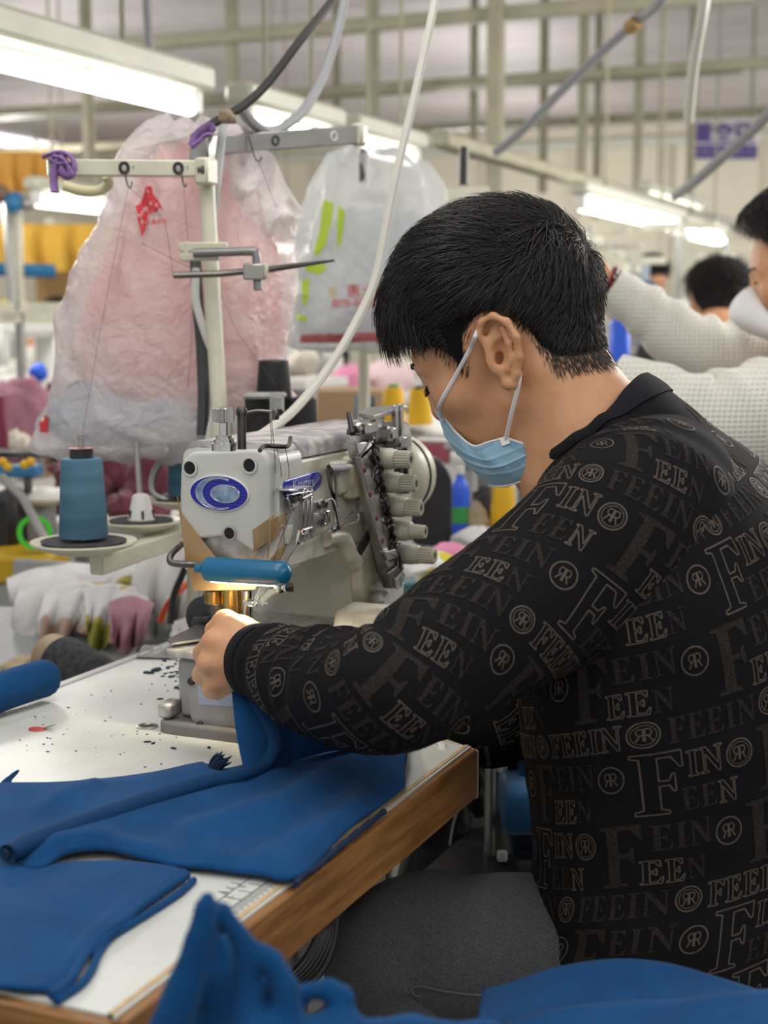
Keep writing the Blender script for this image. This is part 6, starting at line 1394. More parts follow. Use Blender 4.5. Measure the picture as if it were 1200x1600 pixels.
# red print on the bag film: printed shapes laid on its front skin
tree1 = BVHTree.FromPolygons([tuple(v) for v in P1.reshape(-1, 3)], [(i*110+j, (i+1)*110+j, (i+1)*110+(j+1) % 110, i*110+(j+1) % 110) for i in range(89) for j in range(110)])
def lay(V2, F, tree, off, parent, name, m):                       # drop px-plane shapes onto the skin along the view direction of the print head-on
    out = []; 
    for x, y in V2:
        r = _ray(x, y); h = tree.ray_cast(Vector(_C), Vector(nrm(r))); p = A(h[0]) if h[0] is not None else W(x, y, BD-0.08); n = A(h[1]) if h[0] is not None else -nrm(r); n = n if n @ r < 0 else -n; out.append(p+n*off)
    return obj(name, (A(out), F), m, parent, smooth=False)
def fillpx(poly, step=5.0): V, F = filled_px(poly, step); return V, F
def filled_px(poly, step):
    bm = bmesh.new(); f0 = bm.faces.new([bm.verts.new((p[0], p[1], 0)) for p in poly]); f0.normal_update(); bmesh.ops.triangulate(bm, faces=bm.faces)
    for _ in range(5):
        es = [e for e in bm.edges if e.calc_length() > step]
        if not es: break
        bmesh.ops.subdivide_edges(bm, edges=es, cuts=1); bmesh.ops.triangulate(bm, faces=[f for f in bm.faces if len(f.verts) > 3])
    bm.verts.index_update(); V = A([v.co[:2] for v in bm.verts]); F = [tuple(v.index for v in f.verts) for f in bm.faces]; bm.free(); return V, F
lay(*filled_px([(228, 292), (237, 290), (240, 303), (248, 314), (255, 329), (241, 331), (232, 335), (231, 342), (228, 360), (222, 371), (219, 355), (212, 323), (219, 318), (224, 307), (227, 301)], 4), tree1, 0.0012, bag, 'red_emblem', m_redprint)
def px_text(txt, x, y, h, rot, parent, name, m, tree, off):
    V, F = text_geo(txt, 1.0); V = V[:, :2]-(V[:, :2].max(0)+V[:, :2].min(0))/2; c, s = math.cos(rot), math.sin(rot); Q = np.stack([x+h*(V[:, 0]*c-V[:, 1]*s), y-h*(V[:, 0]*s+V[:, 1]*c)], 1); return lay(Q, F, tree, off, parent, name, m)
m_paleink = mat('pale_ink', (0.85, 0.72, 0.70), 0.5)
px_text('Lady', 225, 331, 11, 0.75, bag, 'pale_lettering', m_paleink, tree1, 0.002); px_text('K', 225, 347, 10, 0.75, bag, 'pale_lettering', m_paleink, tree1, 0.002); px_text('R', 238, 319, 8, 0.2, bag, 'pale_lettering', m_paleink, tree1, 0.002)
px_text('人戴衣柜', 245, 347, 8.5, 0.10, bag, 'red_lettering', m_redprint, tree1, 0.0014)
lay(*filled_px([(62, 662), (72, 648), (77, 652), (76, 676), (64, 676)], 5), tree1, 0.0014, bag, 'red_mark', m_redprint)

BD2 = 2.75
bag2 = thing('plastic_bag', 'white plastic bag with green and red print hanging behind the rod tip', 'bag', W(560, 540, BD2))
BD_, BD = BD, BD2
P2, N2 = bagloft([(240, 540, 590, .02), (250, 520, 640, .05), (285, 494, 680, .07), (340, 474, 690, .09), (400, 458, 692, .10), (470, 448, 690, .11), (520, 446, 680, .11), (540, 455, 660, .08), (543, 520, 600, .01)], 90, BD2, 21, 0.009, 9)
obj('film', G().grid(P2, cv=True), m_film2, bag2, sharp=0)
P2b, _ = bagloft([(330, 540, 640, .01), (380, 500, 670, .05), (440, 470, 675, .07), (500, 465, 670, .07), (530, 500, 640, .02)], 50, BD2, 31, 0.01, 5)
obj('contents', G().grid(P2b, cv=True), mat('grey_contents', (0.42, 0.45, 0.50), 0.85, nscale=10, col2=(0.6, 0.62, 0.65)), bag2, sharp=0)
tree2 = BVHTree.FromPolygons([tuple(v) for v in P2.reshape(-1, 3)], [(i*90+j, (i+1)*90+j, (i+1)*90+(j+1) % 90, i*90+(j+1) % 90) for i in range(89) for j in range(90)])
m_lime = mat('lime_print', (0.42, 0.58, 0.03), 0.5)
for poly in ([(506, 312), (522, 318), (518, 350), (508, 385), (496, 400), (490, 396), (500, 360)], [(476, 415), (500, 408), (512, 420), (500, 430), (480, 424)], [(472, 440), (484, 432), (482, 470), (474, 480)], [(464, 490), (480, 495), (478, 503), (464, 500)], [(528, 322), (540, 330), (534, 380), (526, 390)]): lay(*filled_px(poly, 8), tree2, 0.002, bag2, 'green_print', m_lime)
px_text('惠大家', 575, 455, 22, 0.0, bag2, 'red_lettering', m_redprint, tree2, 0.002); px_text('服饰·购物商场', 565, 474, 15, 0.0, bag2, 'red_lettering', m_redprint, tree2, 0.002); px_text('8', 520, 456, 22, 0.3, bag2, 'yellow_print', mat('ochre_print', (0.6, 0.42, 0.08), 0.5), tree2, 0.002)
lay(*filled_px([(470, 523), (560, 520), (640, 518), (640, 530), (560, 534), (470, 535)], 12), tree2, 0.002, bag2, 'red_band', mat('dim_red_print', (0.45, 0.12, 0.13), 0.5))
BD = BD_
st2 = thing('thread_stand', 'second cream thread stand behind the seated man\'s head', 'thread stand', (*W(600, 300, 2.85)[:2], 0))
bar('crossbar', W(612, 310, 2.82), W(762, 302, 2.95), 0.026, 0.018, m_cream, st2); obj('pole', G().cyl(W(568, 240, 2.9), (*W(568, 240, 2.9)[:2], 0.0), 0.012, n=10), m_cream, st2)
bar('crossbar', W(560, 304, 2.84), W(625, 310, 2.82), 0.02, 0.016, m_cream, st2)
obj('hook', G().tube([W(568, 236, 2.72), W(566, 262, 2.7), W(567, 282, 2.68)], 0.007, 8), m_dsteel, st2); obj('handle_grip', G().cyl(W(724, 288, 2.9), W(725, 230, 2.9), 0.010, 0.009, 10), m_black, st2)
# ---------------------------------------------------------------- other people
def mask_for(H, m, parent, bulge, label, up=6):
    Pm = np.zeros((2*21-1, 17, 3)); s2 = np.linspace(0, 1, 21); T2 = interp(s2, ki, te); B2 = interp(s2, ki, be)
    for j, t in enumerate(np.linspace(0, 1, 17)):
        row = T2*(1-t)+B2*t; b_ = math.sin(math.pi*min(1, t*1.05))**0.7; row[:, 0] += 3+b_*bulge*(1-s2)**1.1; row[:, 2] += b_*10*np.sin(s2*math.pi); row[:, 1] += up
        rt2 = row.copy(); rt2[:, 2] *= -1; Pm[:, j] = H.O+np.vstack([row[::-1], rt2[1:]])/1000 @ H.R
    o = obj('face_mask', G().grid(Pm), m, parent, sharp=0, label=label); md = o.modifiers.new('thick', 'SOLIDIFY'); md.thickness = 0.0025; return o
def worker(H, label, shirt, hips, hand_l, hand_r, nstr, step=0.007, skin=None, shoulder=0.19, extra=None, topn=(24, 1.0), wave=0.0, legs=True):
    t = thing('person', label, 'person', (hips[0], hips[1], 0)); lat = nrm([H.R[2][0], H.R[2][1], 0]); nb = H.p(-45, -105, 0)
    shl, shr = nb+lat*shoulder+A([0, 0, -0.06]), nb-lat*shoulder+A([0, 0, -0.06]); fw_ = nrm([H.R[0][0], H.R[0][1], 0])
    kl, kr = hips+fw_*0.36+lat*0.10, hips+fw_*0.36-lat*0.10; kl[2] = kr[2] = max(0.42, hips[2]-0.04)
    al, ar = A([*(kl-fw_*0.02)[:2], 0.09]), A([*(kr-fw_*0.02)[:2], 0.09])
    pts = A([H.O, nb, shl, shr, hips, hand_l, hand_r, kl, kr, al, ar]); lo, hi = pts.min(0)-0.2, pts.max(0)+0.2; lo[2] = 0.0
    f = [(H.O[a]-0.15, H.O[a]+0.17, step*0.6 if step < 0.006 else step) for a in range(3)]
    S_ = Sdf(*[axis_steps(lo[a], hi[a], [f[a]], max(step, 0.013)) for a in range(3)]); head_sdf(S_, H)
    S_.cap(H.p(-30, -25, 0), nb, 0.047, 0.055, 0.02); S_.cap(nb, hips, 0.085, 0.12, 0.04); S_.cap(shl*0.9+nb*0.1, shr*0.9+nb*0.1, 0.055, 0.055, 0.04)
    el_l, el_r = (shl+hand_l)/2+A([0, 0, -0.06])*(extra is None), (shr+hand_r)/2+A([0, 0, -0.08])*(extra is None)
    for s_, e_, h_ in ((shl, el_l, hand_l), (shr, el_r, hand_r)):
        S_.cap(s_, e_, 0.045, 0.036, 0.02); S_.cap(e_, h_, 0.036, 0.026, 0.02); d_ = nrm(h_-e_); S_.ell(h_+d_*0.03, (0.034, 0.034, 0.022), None, 0.015)
        sd = nrm(np.cross(d_, EZ))
        for q in range(4): b_ = h_+d_*0.05+sd*(q-1.5)*0.018; S_.chain([b_, b_+d_*0.03+A([0, 0, -0.008]), b_+d_*0.045+A([0, 0, -0.026])], [0.0095, 0.0088, 0.0075], 0.003)
        S_.chain([h_+d_*0.01+sd*0.02, h_+d_*0.035+sd*0.045, h_+d_*0.06+sd*0.05], [0.012, 0.0105, 0.008], 0.004)
    for k_, a_, sg in ((kl, al, 1), (kr, ar, -1)):
        hp__ = hips+lat*0.09*sg; S_.cap(hp__, k_, 0.075, 0.052, 0.02); S_.cap(k_, a_, 0.05, 0.035, 0.02); S_.cap(a_, a_+fw_*0.13+A([0, 0, -0.05]), 0.035, 0.025, 0.01)
    V_, Q_ = S_.mesh(); V_ = smooth_mesh(V_, Q_, 2, 0.4); obj('body', (V_, Q_), skin or m_skin, t, sharp=0)
    hair_for(H, V_, Q_, t, (m_hair, m_strand), nstr, hp, top=topn, wave=wave, seed=5)
    # shirt: torso and two sleeves; trousers
    NVq = 40; P_ = np.zeros((NVq, 48, 3)); an = np.linspace(0, 2*math.pi, 48, endpoint=False)
    for i, q in enumerate(np.linspace(0, 1, NVq)):
        c = hips*(1-q)+nb*q+A([0, 0, -0.04])*(1-q); w = interp(A([q]), [0, 0.4, 0.75, 0.9, 1.0], A([0.16, 0.17, shoulder, shoulder*0.75, 0.065])); dd = interp(A([q]), [0, 0.4, 0.75, 0.9, 1.0], A([0.135, 0.13, 0.135, 0.11, 0.06]))
        P_[i] = c+np.cos(an)[:, None]*lat*w+np.sin(an)[:, None]*fw_*dd
    N_ = gn(P_); P_ += N_*(0.004*vnoise(P_, 22, 3, 2))[..., None]; obj('shirt', G().grid(P_, cv=True), shirt, t, sharp=0)
    for s_, e_, h_ in ((shl, el_l, hand_l), (shr, el_r, hand_r)):
        q_, _, _ = sleeve([nb*0.4+s_*0.6, s_, (s_+e_)/2, e_, (e_+h_)/2, h_], [0.06, 0.068, 0.060, 0.052, 0.045, 0.034], 50, 30, A([0, 0, 1.]) if abs(nrm(h_-s_)[2]) < .9 else A([1., 0, 0]), 4, [(0.6, 0.1, 0.004, 60, 1.0)]); obj('sleeve', G().grid(q_, cv=True), shirt, t, sharp=0)
    if legs:
        for k_, a_, sg in ((kl, al, 1), (kr, ar, -1)):
            q_, _, _ = sleeve([hips+lat*0.08*sg, hips*.5+k_*.5+lat*0.05*sg, k_, k_*.5+a_*.5, a_+A([0, 0, .02])], [0.10, 0.088, 0.07, 0.065, 0.06], 40, 28, lat, 6, []); obj('trousers', G().grid(q_, cv=True), mat('dark_trousers', (0.03, 0.03, 0.04), 0.9), t, sharp=0)
    return t
# the colleague at the right edge in a white waffle pullover, reaching left with both arms
m_waf = bpy.data.materials.new('white_waffle_knit'); m_waf.use_nodes = True; _nt = m_waf.node_tree; _b = _nt.nodes['Principled BSDF']; _b.inputs['Base Color'].default_value = (0.78, 0.77, 0.70, 1); _b.inputs['Roughness'].default_value = 0.9
_tc = _nt.nodes.new('ShaderNodeTexCoord'); _bp = _nt.nodes.new('ShaderNodeBump'); _bp.inputs['Strength'].default_value = 0.9; _bp.inputs['Distance'].default_value = 0.003; _mx = _nt.nodes.new('ShaderNodeMath'); _mx.operation = 'MULTIPLY'
for dr in 'XZ':
    _w = _nt.nodes.new('ShaderNodeTexWave'); _w.bands_direction = dr; _w.inputs['Scale'].default_value = 42; _nt.links.new(_tc.outputs['Object'], _w.inputs[0]); _nt.links.new(_w.outputs['Fac'], _mx.inputs[0 if dr == 'X' else 1])
_nt.links.new(_mx.outputs[0], _bp.inputs['Height']); _nt.links.new(_bp.outputs[0], _b.inputs['Normal'])
H2 = Head(10, 8, 0, W(1190, 437, 2.50), (80, 10, 38))
lat2 = nrm([H2.R[2][0], H2.R[2][1], 0])
hipsW = W(1400, 900, 2.65); hipsW[2] = 0.80
p2 = thing('person', 'colleague in a white waffle pullover and white mask reaching left at the right edge', 'person', (hipsW[0], hipsW[1], 0))
nb2 = H2.p(-45, -100, 0); shN = W(1265, 655, 2.36); shF = W(1250, 590, 2.72); wrN = W(955, 590, 2.28); wrF = W(952, 446, 2.60); elN = W(1100, 668, 2.25); elF = W(1090, 545, 2.62)
lo = A([min(wrF[0], wrN[0])-0.1, 1.95, 0.0]); hi = A([hipsW[0]+0.25, 2.95, 1.5])
S2 = Sdf(axis_steps(lo[0], hi[0], [(H2.O[0]-0.14, H2.O[0]+0.14, 0.004), (wrF[0]-0.09, wrF[0]+0.02, 0.004)], 0.013), axis_steps(lo[1], hi[1], [(H2.O[1]-0.1, H2.O[1]+0.1, 0.004), (wrF[1]-0.06, wrF[1]+0.06, 0.004)], 0.013), axis_steps(lo[2], hi[2], [(H2.O[2]-0.14, H2.O[2]+0.16, 0.004), (wrF[2]-0.06, wrF[2]+0.06, 0.004)], 0.013))
head_sdf(S2, H2); S2.cap(H2.p(-30, -25, 0), nb2, 0.047, 0.055, 0.02); S2.cap(nb2, hipsW, 0.08, 0.12, 0.04); S2.cap(shN, shF, 0.055, 0.055, 0.04); S2.cap(nb2, (shN+shF)/2, .06, .08, .03)
for a_, b_, c_ in ((shN, elN, wrN), (shF, elF, wrF)):
    S2.cap(a_, b_, 0.044, 0.036, 0.02); S2.cap(b_, c_, 0.034, 0.024, 0.015)
    d_ = nrm(c_-b_); sd = nrm(np.cross(d_, EZ)); S2.ell(c_+d_*0.035, (0.032, 0.024, 0.030), None, 0.015)
    for q in range(4): e0 = c_+d_*0.05+sd*(q-1.5)*0.017; S2.chain([c_+d_*0.01, e0, e0+d_*0.028+A([0, 0, 0.004]), e0+d_*0.038+A([0, 0, -0.018])], [0.013, 0.0098, 0.0088, 0.0075], 0.004)
    S2.chain([c_+sd*0.012, c_+d_*0.03+sd*0.04, c_+d_*0.055+sd*0.045], [0.013, 0.011, 0.008], 0.004)
latw = nrm((shN-shF)*A([1, 1, 0])); fw2 = A([-latw[1], latw[0], 0]); fw2 = fw2 if fw2[0] < 0 else -fw2
legs_ = []
for sg in (1, -1): kq = hipsW+latw*0.10*sg+fw2*0.05; kq[2] = 0.45; aq = A([*(hipsW+latw*0.11*sg)[:2], 0.09]); legs_.append((hipsW+latw*0.09*sg, kq, aq)); S2.cap(legs_[-1][0], kq, 0.075, 0.052, 0.02); S2.cap(kq, aq, 0.05, 0.035, 0.02); S2.cap(aq, aq+fw2*0.13+A([0, 0, -0.05]), 0.035, 0.025, 0.01)
V2_, Q2_ = S2.mesh(); V2_ = smooth_mesh(V2_, Q2_, 2, 0.4); obj('body', (V2_, Q2_), m_skin, p2, sharp=0)
hpB = hp.copy(); hpB[0] = (86, 90); hpB[1] = (64, 72); hpB[2] = (46, 44); hpB[-1] = (150, 110)
hair_for(H2, V2_, Q2_, p2, (m_hair, m_strand), 7000, hpB, top=(42, 0.7), wave=0.008, seed=8)
tree_f = BVHTree.FromPolygons([tuple(v) for v in V2_], [tuple(int(i) for i in q) for q in Q2_[np.linalg.norm(V2_[Q2_[:, 0]]-H2.O, axis=1) < 0.2]])
obj('eyebrow', G().tube([onskin(H2, 95, 27+5*math.sin((t-14)/38*2.4), t, 0.0006, tree_f) for t in np.linspace(14, 52, 12)], 0.0034, 6, flat=0.6), m_lash, p2)
obj('eye_line', G().tube([onskin(H2, 100, 8-3*abs((t-33)/14)**2, t, 0.0006, tree_f) for t in np.linspace(20, 46, 10)], 0.0018, 6), m_lash, p2)
mask_for(H2, mat('mask_paper_white', (0.82, 0.82, 0.82), 0.8, bump=0.2, bscale=300), p2, 50, 'white cup-shaped face mask', 14)
obj('mask_strap', G().tube([H2.p(24, -72, 55), H2.p(0, -30, 74), H2.p(-10, -20, 78)], 0.002, 6), m_loop, p2)
qF, _, _ = sleeve([W(1260, 600, 2.72), shF*0.8+elF*0.2, elF, (elF+wrF)/2, wrF], [0.075, 0.072, 0.062, 0.052, 0.036], 70, 40, A([0, 0, 1.]), 31, [(0.5, 0.15, 0.011, 42, 1.6), (0.8, 0.12, 0.007, 60, 1.2), (0.25, 0.1, 0.008, 40, 1.2)]); obj('sleeve', G().grid(qF, cv=True), m_waf, p2, sharp=0)
qN, _, _ = sleeve([W(1330, 690, 2.42), shN, elN*0.5+shN*0.5, elN, (elN+wrN)/2, wrN], [0.11, 0.098, 0.094, 0.085, 0.066, 0.042], 90, 50, A([0, 0, 1.]), 37, [(0.35, 0.18, 0.012, 34, 1.5), (0.7, 0.14, 0.008, 50, 1.2)]); sl2 = obj('sleeve', G().grid(qN, cv=True), m_waf, p2, sharp=0)
nq = gn(qN); i_ = 26; obj('seam', G().tube([qN[i_+int(10*math.sin(k*0.13)), k]+nq[i_+int(10*math.sin(k*0.13)), k]*0.001 for k in list(range(36, 50))+list(range(0, 14))], 0.003, 6), mat('seam_white', (0.82, 0.81, 0.72), 0.8), sl2)
P_ = np.zeros((40, 48, 3)); an = np.linspace(0, 2*math.pi, 48, endpoint=False)
for i, q in enumerate(np.linspace(0, 1, 40)):
    c = hipsW*(1-q)+nb2*q; w = interp(A([q]), [0, 0.4, 0.75, 0.9, 1.0], A([0.17, 0.18, 0.20, 0.15, 0.07])); dd = interp(A([q]), [0, 0.4, 0.75, 0.9, 1.0], A([0.14, 0.14, 0.14, 0.11, 0.065])); P_[i] = c+np.cos(an)[:, None]*latw*w+np.sin(an)[:, None]*fw2*dd
obj('pullover', G().grid(P_, cv=True), m_waf, p2, sharp=0)
for a_, b_, c_ in legs_:
    q_, _, _ = sleeve([a_, (a_+b_)/2, b_, (b_+c_)/2, c_+A([0, 0, .02])], [0.10, 0.088, 0.07, 0.065, 0.06], 40, 28, latw, 6, []); obj('trousers', G().grid(q_, cv=True), mat('dark_trousers', (0.03, 0.03, 0.04), 0.9), p2, sharp=0)
g = G(); dF = nrm(wrF-elF); xF = nrm(np.cross(dF, EZ)); yF = np.cross(dF, xF)
for a in np.linspace(0, 2*math.pi, 16, endpoint=False): g.ball(wrF+dF*0.006+0.029*(math.cos(a)*xF+math.sin(a)*yF), 0.0062, 8)
objs('bracelet_bead', g, mat('maroon_bead', (0.16, 0.012, 0.03), 0.3), p2)
m_shw = mat('white_shirt', (0.7, 0.69, 0.66), 0.85); m_shd = mat('dark_shirt', (0.03, 0.03, 0.035), 0.9); m_shp = mat('dusty_pink_shirt', (0.50, 0.28, 0.28), 0.85)
Hd = Head(25, -75, 0, W(1124, 470, 4.6), (-30, 20, 0))
hp3 = W(1140, 640, 4.6); hp3[2] = 0.52
worker(Hd, 'worker with thick black hair seated behind the white sleeve', m_shd, hp3, hp3+A([-0.25, 0.35, 0.3]), hp3+A([0.2, 0.4, 0.3]), 2500, 0.008, topn=(45, 1.6))
Hl = Head(30, -120, 0, W(82, 505, 7.6), (0, 20, 60))
hp4 = W(70, 640, 7.7); hp4[2] = 0.52
worker(Hl, 'distant worker with black hair and white shirt at left behind the pink bag', m_shw, hp4, hp4+A([-0.1, -0.4, 0.3]), hp4+A([0.2, -0.4, 0.3]), 1500, 0.009)
Hr = Head(25, 150, 0, W(1016, 432, 8.2), (0, 20, 0)); hp5 = W(1018, 560, 8.2); hp5[2] = 0.52
worker(Hr, 'distant worker in a dusty pink shirt between the lamp stands at right', m_shp, hp5, hp5+A([0.3, -0.2, 0.3]), hp5+A([0.3, 0.1, 0.3]), 1200, 0.009)

# ---------------------------------------------------------------- goods and gear around
def lump(c, r, seed, amp=0.22, nu=48, nv=26, fr=5.0):             # a crumpled piece of cloth
    th = np.linspace(0.03, math.pi-0.03, nv); ph = np.linspace(0, 2*math.pi, nu, endpoint=False); D = np.stack([np.sin(th)[:, None]*np.cos(ph), np.sin(th)[:, None]*np.sin(ph), np.cos(th)[:, None]+0*ph], -1)
    n = vnoise(D, fr*0.6, seed, 2); rd = 1-np.abs(np.sin(2.2*vnoise(D, fr*0.8, seed+3, 2)+D[..., 0]*3)); R_ = 1+amp*n+amp*0.9*(rd**2-0.4); P = np.asarray(c)+D*R_[..., None]*np.asarray(r); return G().grid(P[::-1], cv=True)
def cloth_lump(name, px, py, d, rx, ry, seed, m, label, cat='cloth', group=None, amp=0.22, rd=None):
    c = W(px, py, d); k = d/FPX; return single(name, lump(c, (rx*k, (rd or max(rx, ry)*0.8)*k, ry*k), seed, amp), m, label, cat, group, sharp=0)
def pbox(px0, py0, px1, py1, d, depth, yaw=None, ch=0.004):       # box whose near face covers the given picture rectangle
    a, b = W(px0, py0, d), W(px1, py1, d); c = (a+b)/2; ex = nrm(A([_rt[0], _rt[1], 0])) if yaw is None else A([math.cos(yaw), math.sin(yaw), 0]); n = np.cross(EZ, ex)
    return G().box(c+n*depth/2, (abs((b-a) @ ex), depth, abs(a[2]-b[2])), axes=[ex, n, EZ], ch=ch)
def legs_to_floor(parent, c, m, dx=0.15, dy=0.1, top=None):
    for sx in (-1, 1): obj('leg', G().cyl((c[0]+sx*dx, c[1]+dy, 0), (c[0]+sx*dx, c[1]+dy, c[2] if top is None else top), 0.012, n=8), m, parent)
m_mar = mat('maroon_cloth', (0.20, 0.045, 0.075), 0.85, nscale=12, col2=(0.14, 0.028, 0.05), sheen=0.2)
m_pk = mat('dusty_pink_cloth', (0.42, 0.20, 0.26), 0.85, nscale=12, col2=(0.34, 0.15, 0.20))
def printed(name, base, c2, c3, sc):
    m = bpy.data.materials.new(name); m.use_nodes = True; nt = m.node_tree; b = nt.nodes['Principled BSDF']; b.inputs['Roughness'].default_value = 0.85; tc = nt.nodes.new('ShaderNodeTexCoord')
    v = nt.nodes.new('ShaderNodeTexVoronoi'); v.inputs['Scale'].default_value = sc; n = nt.nodes.new('ShaderNodeTexNoise'); n.inputs['Scale'].default_value = sc*0.6; r = nt.nodes.new('ShaderNodeValToRGB'); r.color_ramp.interpolation = 'CONSTANT'
    e = r.color_ramp.elements; e[0].color = (*base, 1); e[0].position = 0; e[1].color = (*c2, 1); e[1].position = 0.51
    x = e.new(0.57); x.color = (*c3, 1)
    nt.links.new(tc.outputs['Object'], n.inputs[0]); nt.links.new(n.outputs['Fac'], r.inputs[0]); nt.links.new(r.outputs[0], b.inputs['Base Color']); return m
m_pr1 = printed('white_yellow_print', (0.66, 0.66, 0.67), (0.50, 0.42, 0.10), (0.30, 0.30, 0.05), 9); m_pr2 = printed('white_grey_print', (0.70, 0.69, 0.68), (0.62, 0.60, 0.60), (0.50, 0.34, 0.28), 10)
m_wcl = mat('white_cloth', (0.70, 0.69, 0.68), 0.85, noise=0.12, nscale=8); m_pfl = printed('floral_print', (0.80, 0.80, 0.76), (0.70, 0.60, 0.05), (0.55, 0.10, 0.14), 22)
# neighbouring bench with its trough of cut pieces
nbx = thing('cutting_trough', 'grey trough beside the table heaped with printed white cloth', 'trough', (*W(120, 1000, 2.3)[:2], 0))
m_bin = mat('grey_bin', (0.40, 0.41, 0.41), 0.5, noise=0.1, nscale=6); X0, X1_, Y0, Y1 = -2.05, -1.06, 1.30, 2.10
obj('floor_panel', G().box(((X0+X1_)/2, (Y0+Y1)/2, 0.52), (X1_-X0, Y1-Y0, 0.02)), m_bin, nbx)
obj('side_panel', G().box((X1_, (Y0+Y1)/2, 0.62), (0.016, Y1-Y0, 0.20), ch=0.004), m_bin, nbx); obj('side_panel', G().box((X0, (Y0+Y1)/2, 0.62), (0.016, Y1-Y0, 0.20), ch=0.004), m_bin, nbx)
obj('end_panel', G().box(((X0+X1_)/2, Y1, 0.64), (X1_-X0, 0.016, 0.24), ch=0.004), m_bin, nbx); obj('end_panel', G().box(((X0+X1_)/2, Y0, 0.62), (X1_-X0, 0.016, 0.20), ch=0.004), m_bin, nbx); obj('slope_panel', G().add([W(-120, 948, 2.40), W(210, 948, 2.30), W(215, 1130, 2.02), W(-120, 1130, 2.05)], [(0, 1, 2, 3)]), m_bin, nbx)
for x in (X0+0.05, X1_-0.05):
    for y in (Y0+0.05, Y1-0.05): obj('leg', G().box((x, y, 0.255), (0.03, 0.03, 0.51), ch=0.003), m_grey, nbx)
def drape(top, bot, d, seed, m, label, amp=0.02, k=4, group='printed cloth pieces in the trough'):   # a limp piece of cloth hanging between two edges
    T = resample(px2(top, 40), 40)[:, :2]; B = resample(px2(bot, 40), 40)[:, :2]; P_ = np.zeros((40, 22, 3)); r = np.random.RandomState(seed); ph = r.uniform(0, 6, 4)
    for i in range(40):
        for j in range(22):
            t = j/21; X = T[i]*(1-t)+B[i]*t; u = i/39; f = math.sin(u*k*6.28+ph[0]+2.2*t*math.sin(ph[1]+3*u))+0.6*(1-abs(math.sin(u*k*5+ph[2]+4*t)))**2
            P_[i, j] = W(X[0], X[1], d-0.10*t-amp*f*(0.25+t)-0.05*math.sin(math.pi*t))
    P_ += 0.008*vnoise(P_, 30, seed, 3)[..., None]*A([0.3, -0.8, 0.5])
    o = single('cloth_piece', G().grid(P_), m, label, 'cloth', group, sharp=0); md = o.modifiers.new('thick', 'SOLIDIFY'); md.thickness = 0.003; return o
for i, (tp, bt_, d, m, lab) in enumerate([
    ([(10, 905), (60, 888), (120, 880), (160, 885)], [(20, 955), (70, 940), (120, 935), (175, 930)], 2.52, m_pr2, 'white printed cloth piece at the back of the heap under the saucer'),
    ([(120, 890), (180, 875), (230, 868), (270, 872)], [(110, 945), (150, 960), (200, 940), (262, 955)], 2.50, m_pr1, 'white cloth piece with yellow print below the cream stand bar'),
    ([(215, 868), (250, 850), (300, 850), (330, 860)], [(196, 990), (225, 1005), (262, 985), (310, 965)], 2.40, m_wcl, 'white cloth piece hanging in long folds left of the machine head'),
    ([(30, 920), (80, 902), (130, 905), (160, 915)], [(18, 975), (50, 1010), (92, 985), (140, 965)], 2.40, m_wcl, 'white cloth piece at the far left of the heap in the grey trough'),
    ([(70, 930), (110, 912), (160, 918), (190, 930)], [(58, 985), (80, 1012), (120, 990), (165, 1000)], 2.34, m_pr2, 'white printed cloth piece hanging over the front of the grey trough'),
    ([(130, 925), (170, 915), (215, 922), (235, 935)], [(135, 985), (150, 1020), (178, 1000), (215, 985)], 2.30, m_pr1, 'yellow printed cloth piece at the foot of the heap'),
    ([(170, 945), (205, 935), (240, 945)], [(172, 1005), (195, 1022), (222, 1005)], 2.22, m_pk, 'pale pink cloth piece at the foot of the heap near the table edge'),
    ([(270, 975), (300, 968), (345, 970)], [(262, 1000), (300, 1004), (340, 1002)], 2.16, m_wcl, 'white cloth piece behind the clear film scrap')]): drape(tp, bt_, d, 140+i, m, lab, k=2.0+0.5*(i % 3))
obj('strap', G().tube(bez([W(250, 972, 2.08), W(262, 945, 2.08), W(285, 918, 2.12), W(310, 905, 2.2)], 20), 0.007, 8, flat=0.5), mat('orange_strap', (0.85, 0.10, 0.02), 0.5), nbx, label='orange strap')
obj('wire', G().tube(bez([W(266, 975, 2.06), W(272, 930, 2.07), W(290, 885, 2.1), W(300, 850, 2.12)], 20), 0.005, 8), m_black, nbx, label='thin black wire')
rl2 = thing('fabric_roll', 'black fabric roll on a cardboard tube lying in the grey trough', 'roll', W(100, 1040, 1.98))
a, b = W(78, 1022, 2.02), W(190, 1090, 1.90); ax = nrm(b-a); r_ = 42*2.0/FPX
obj('fabric', G().lathe([(r_*0.82, 0.03), (r_*0.98, 0.032), (r_, 0.05), (r_, 0.30), (r_*0.9, 0.31)], a, ax, 32, close=False), m_felt, rl2)
obj('cardboard_tube', G().lathe([(r_*0.66, 0.12), (r_*0.66, 0.001), (r_*0.74, -0.003), (r_*0.82, 0.001), (r_*0.82, 0.31)], a, ax, 32, close=False), mat('cardboard', (0.36, 0.26, 0.16), 0.7, noise=0.1, nscale=20), rl2)
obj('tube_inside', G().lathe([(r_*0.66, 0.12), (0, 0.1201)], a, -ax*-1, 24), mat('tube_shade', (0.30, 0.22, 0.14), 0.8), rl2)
cloth_lump('cloth_piece', 40, 1045, 2.02, 38, 20, 77, mat('tan_cloth', (0.42, 0.33, 0.22), 0.85), 'tan cloth piece beside the cardboard tube of the black roll')
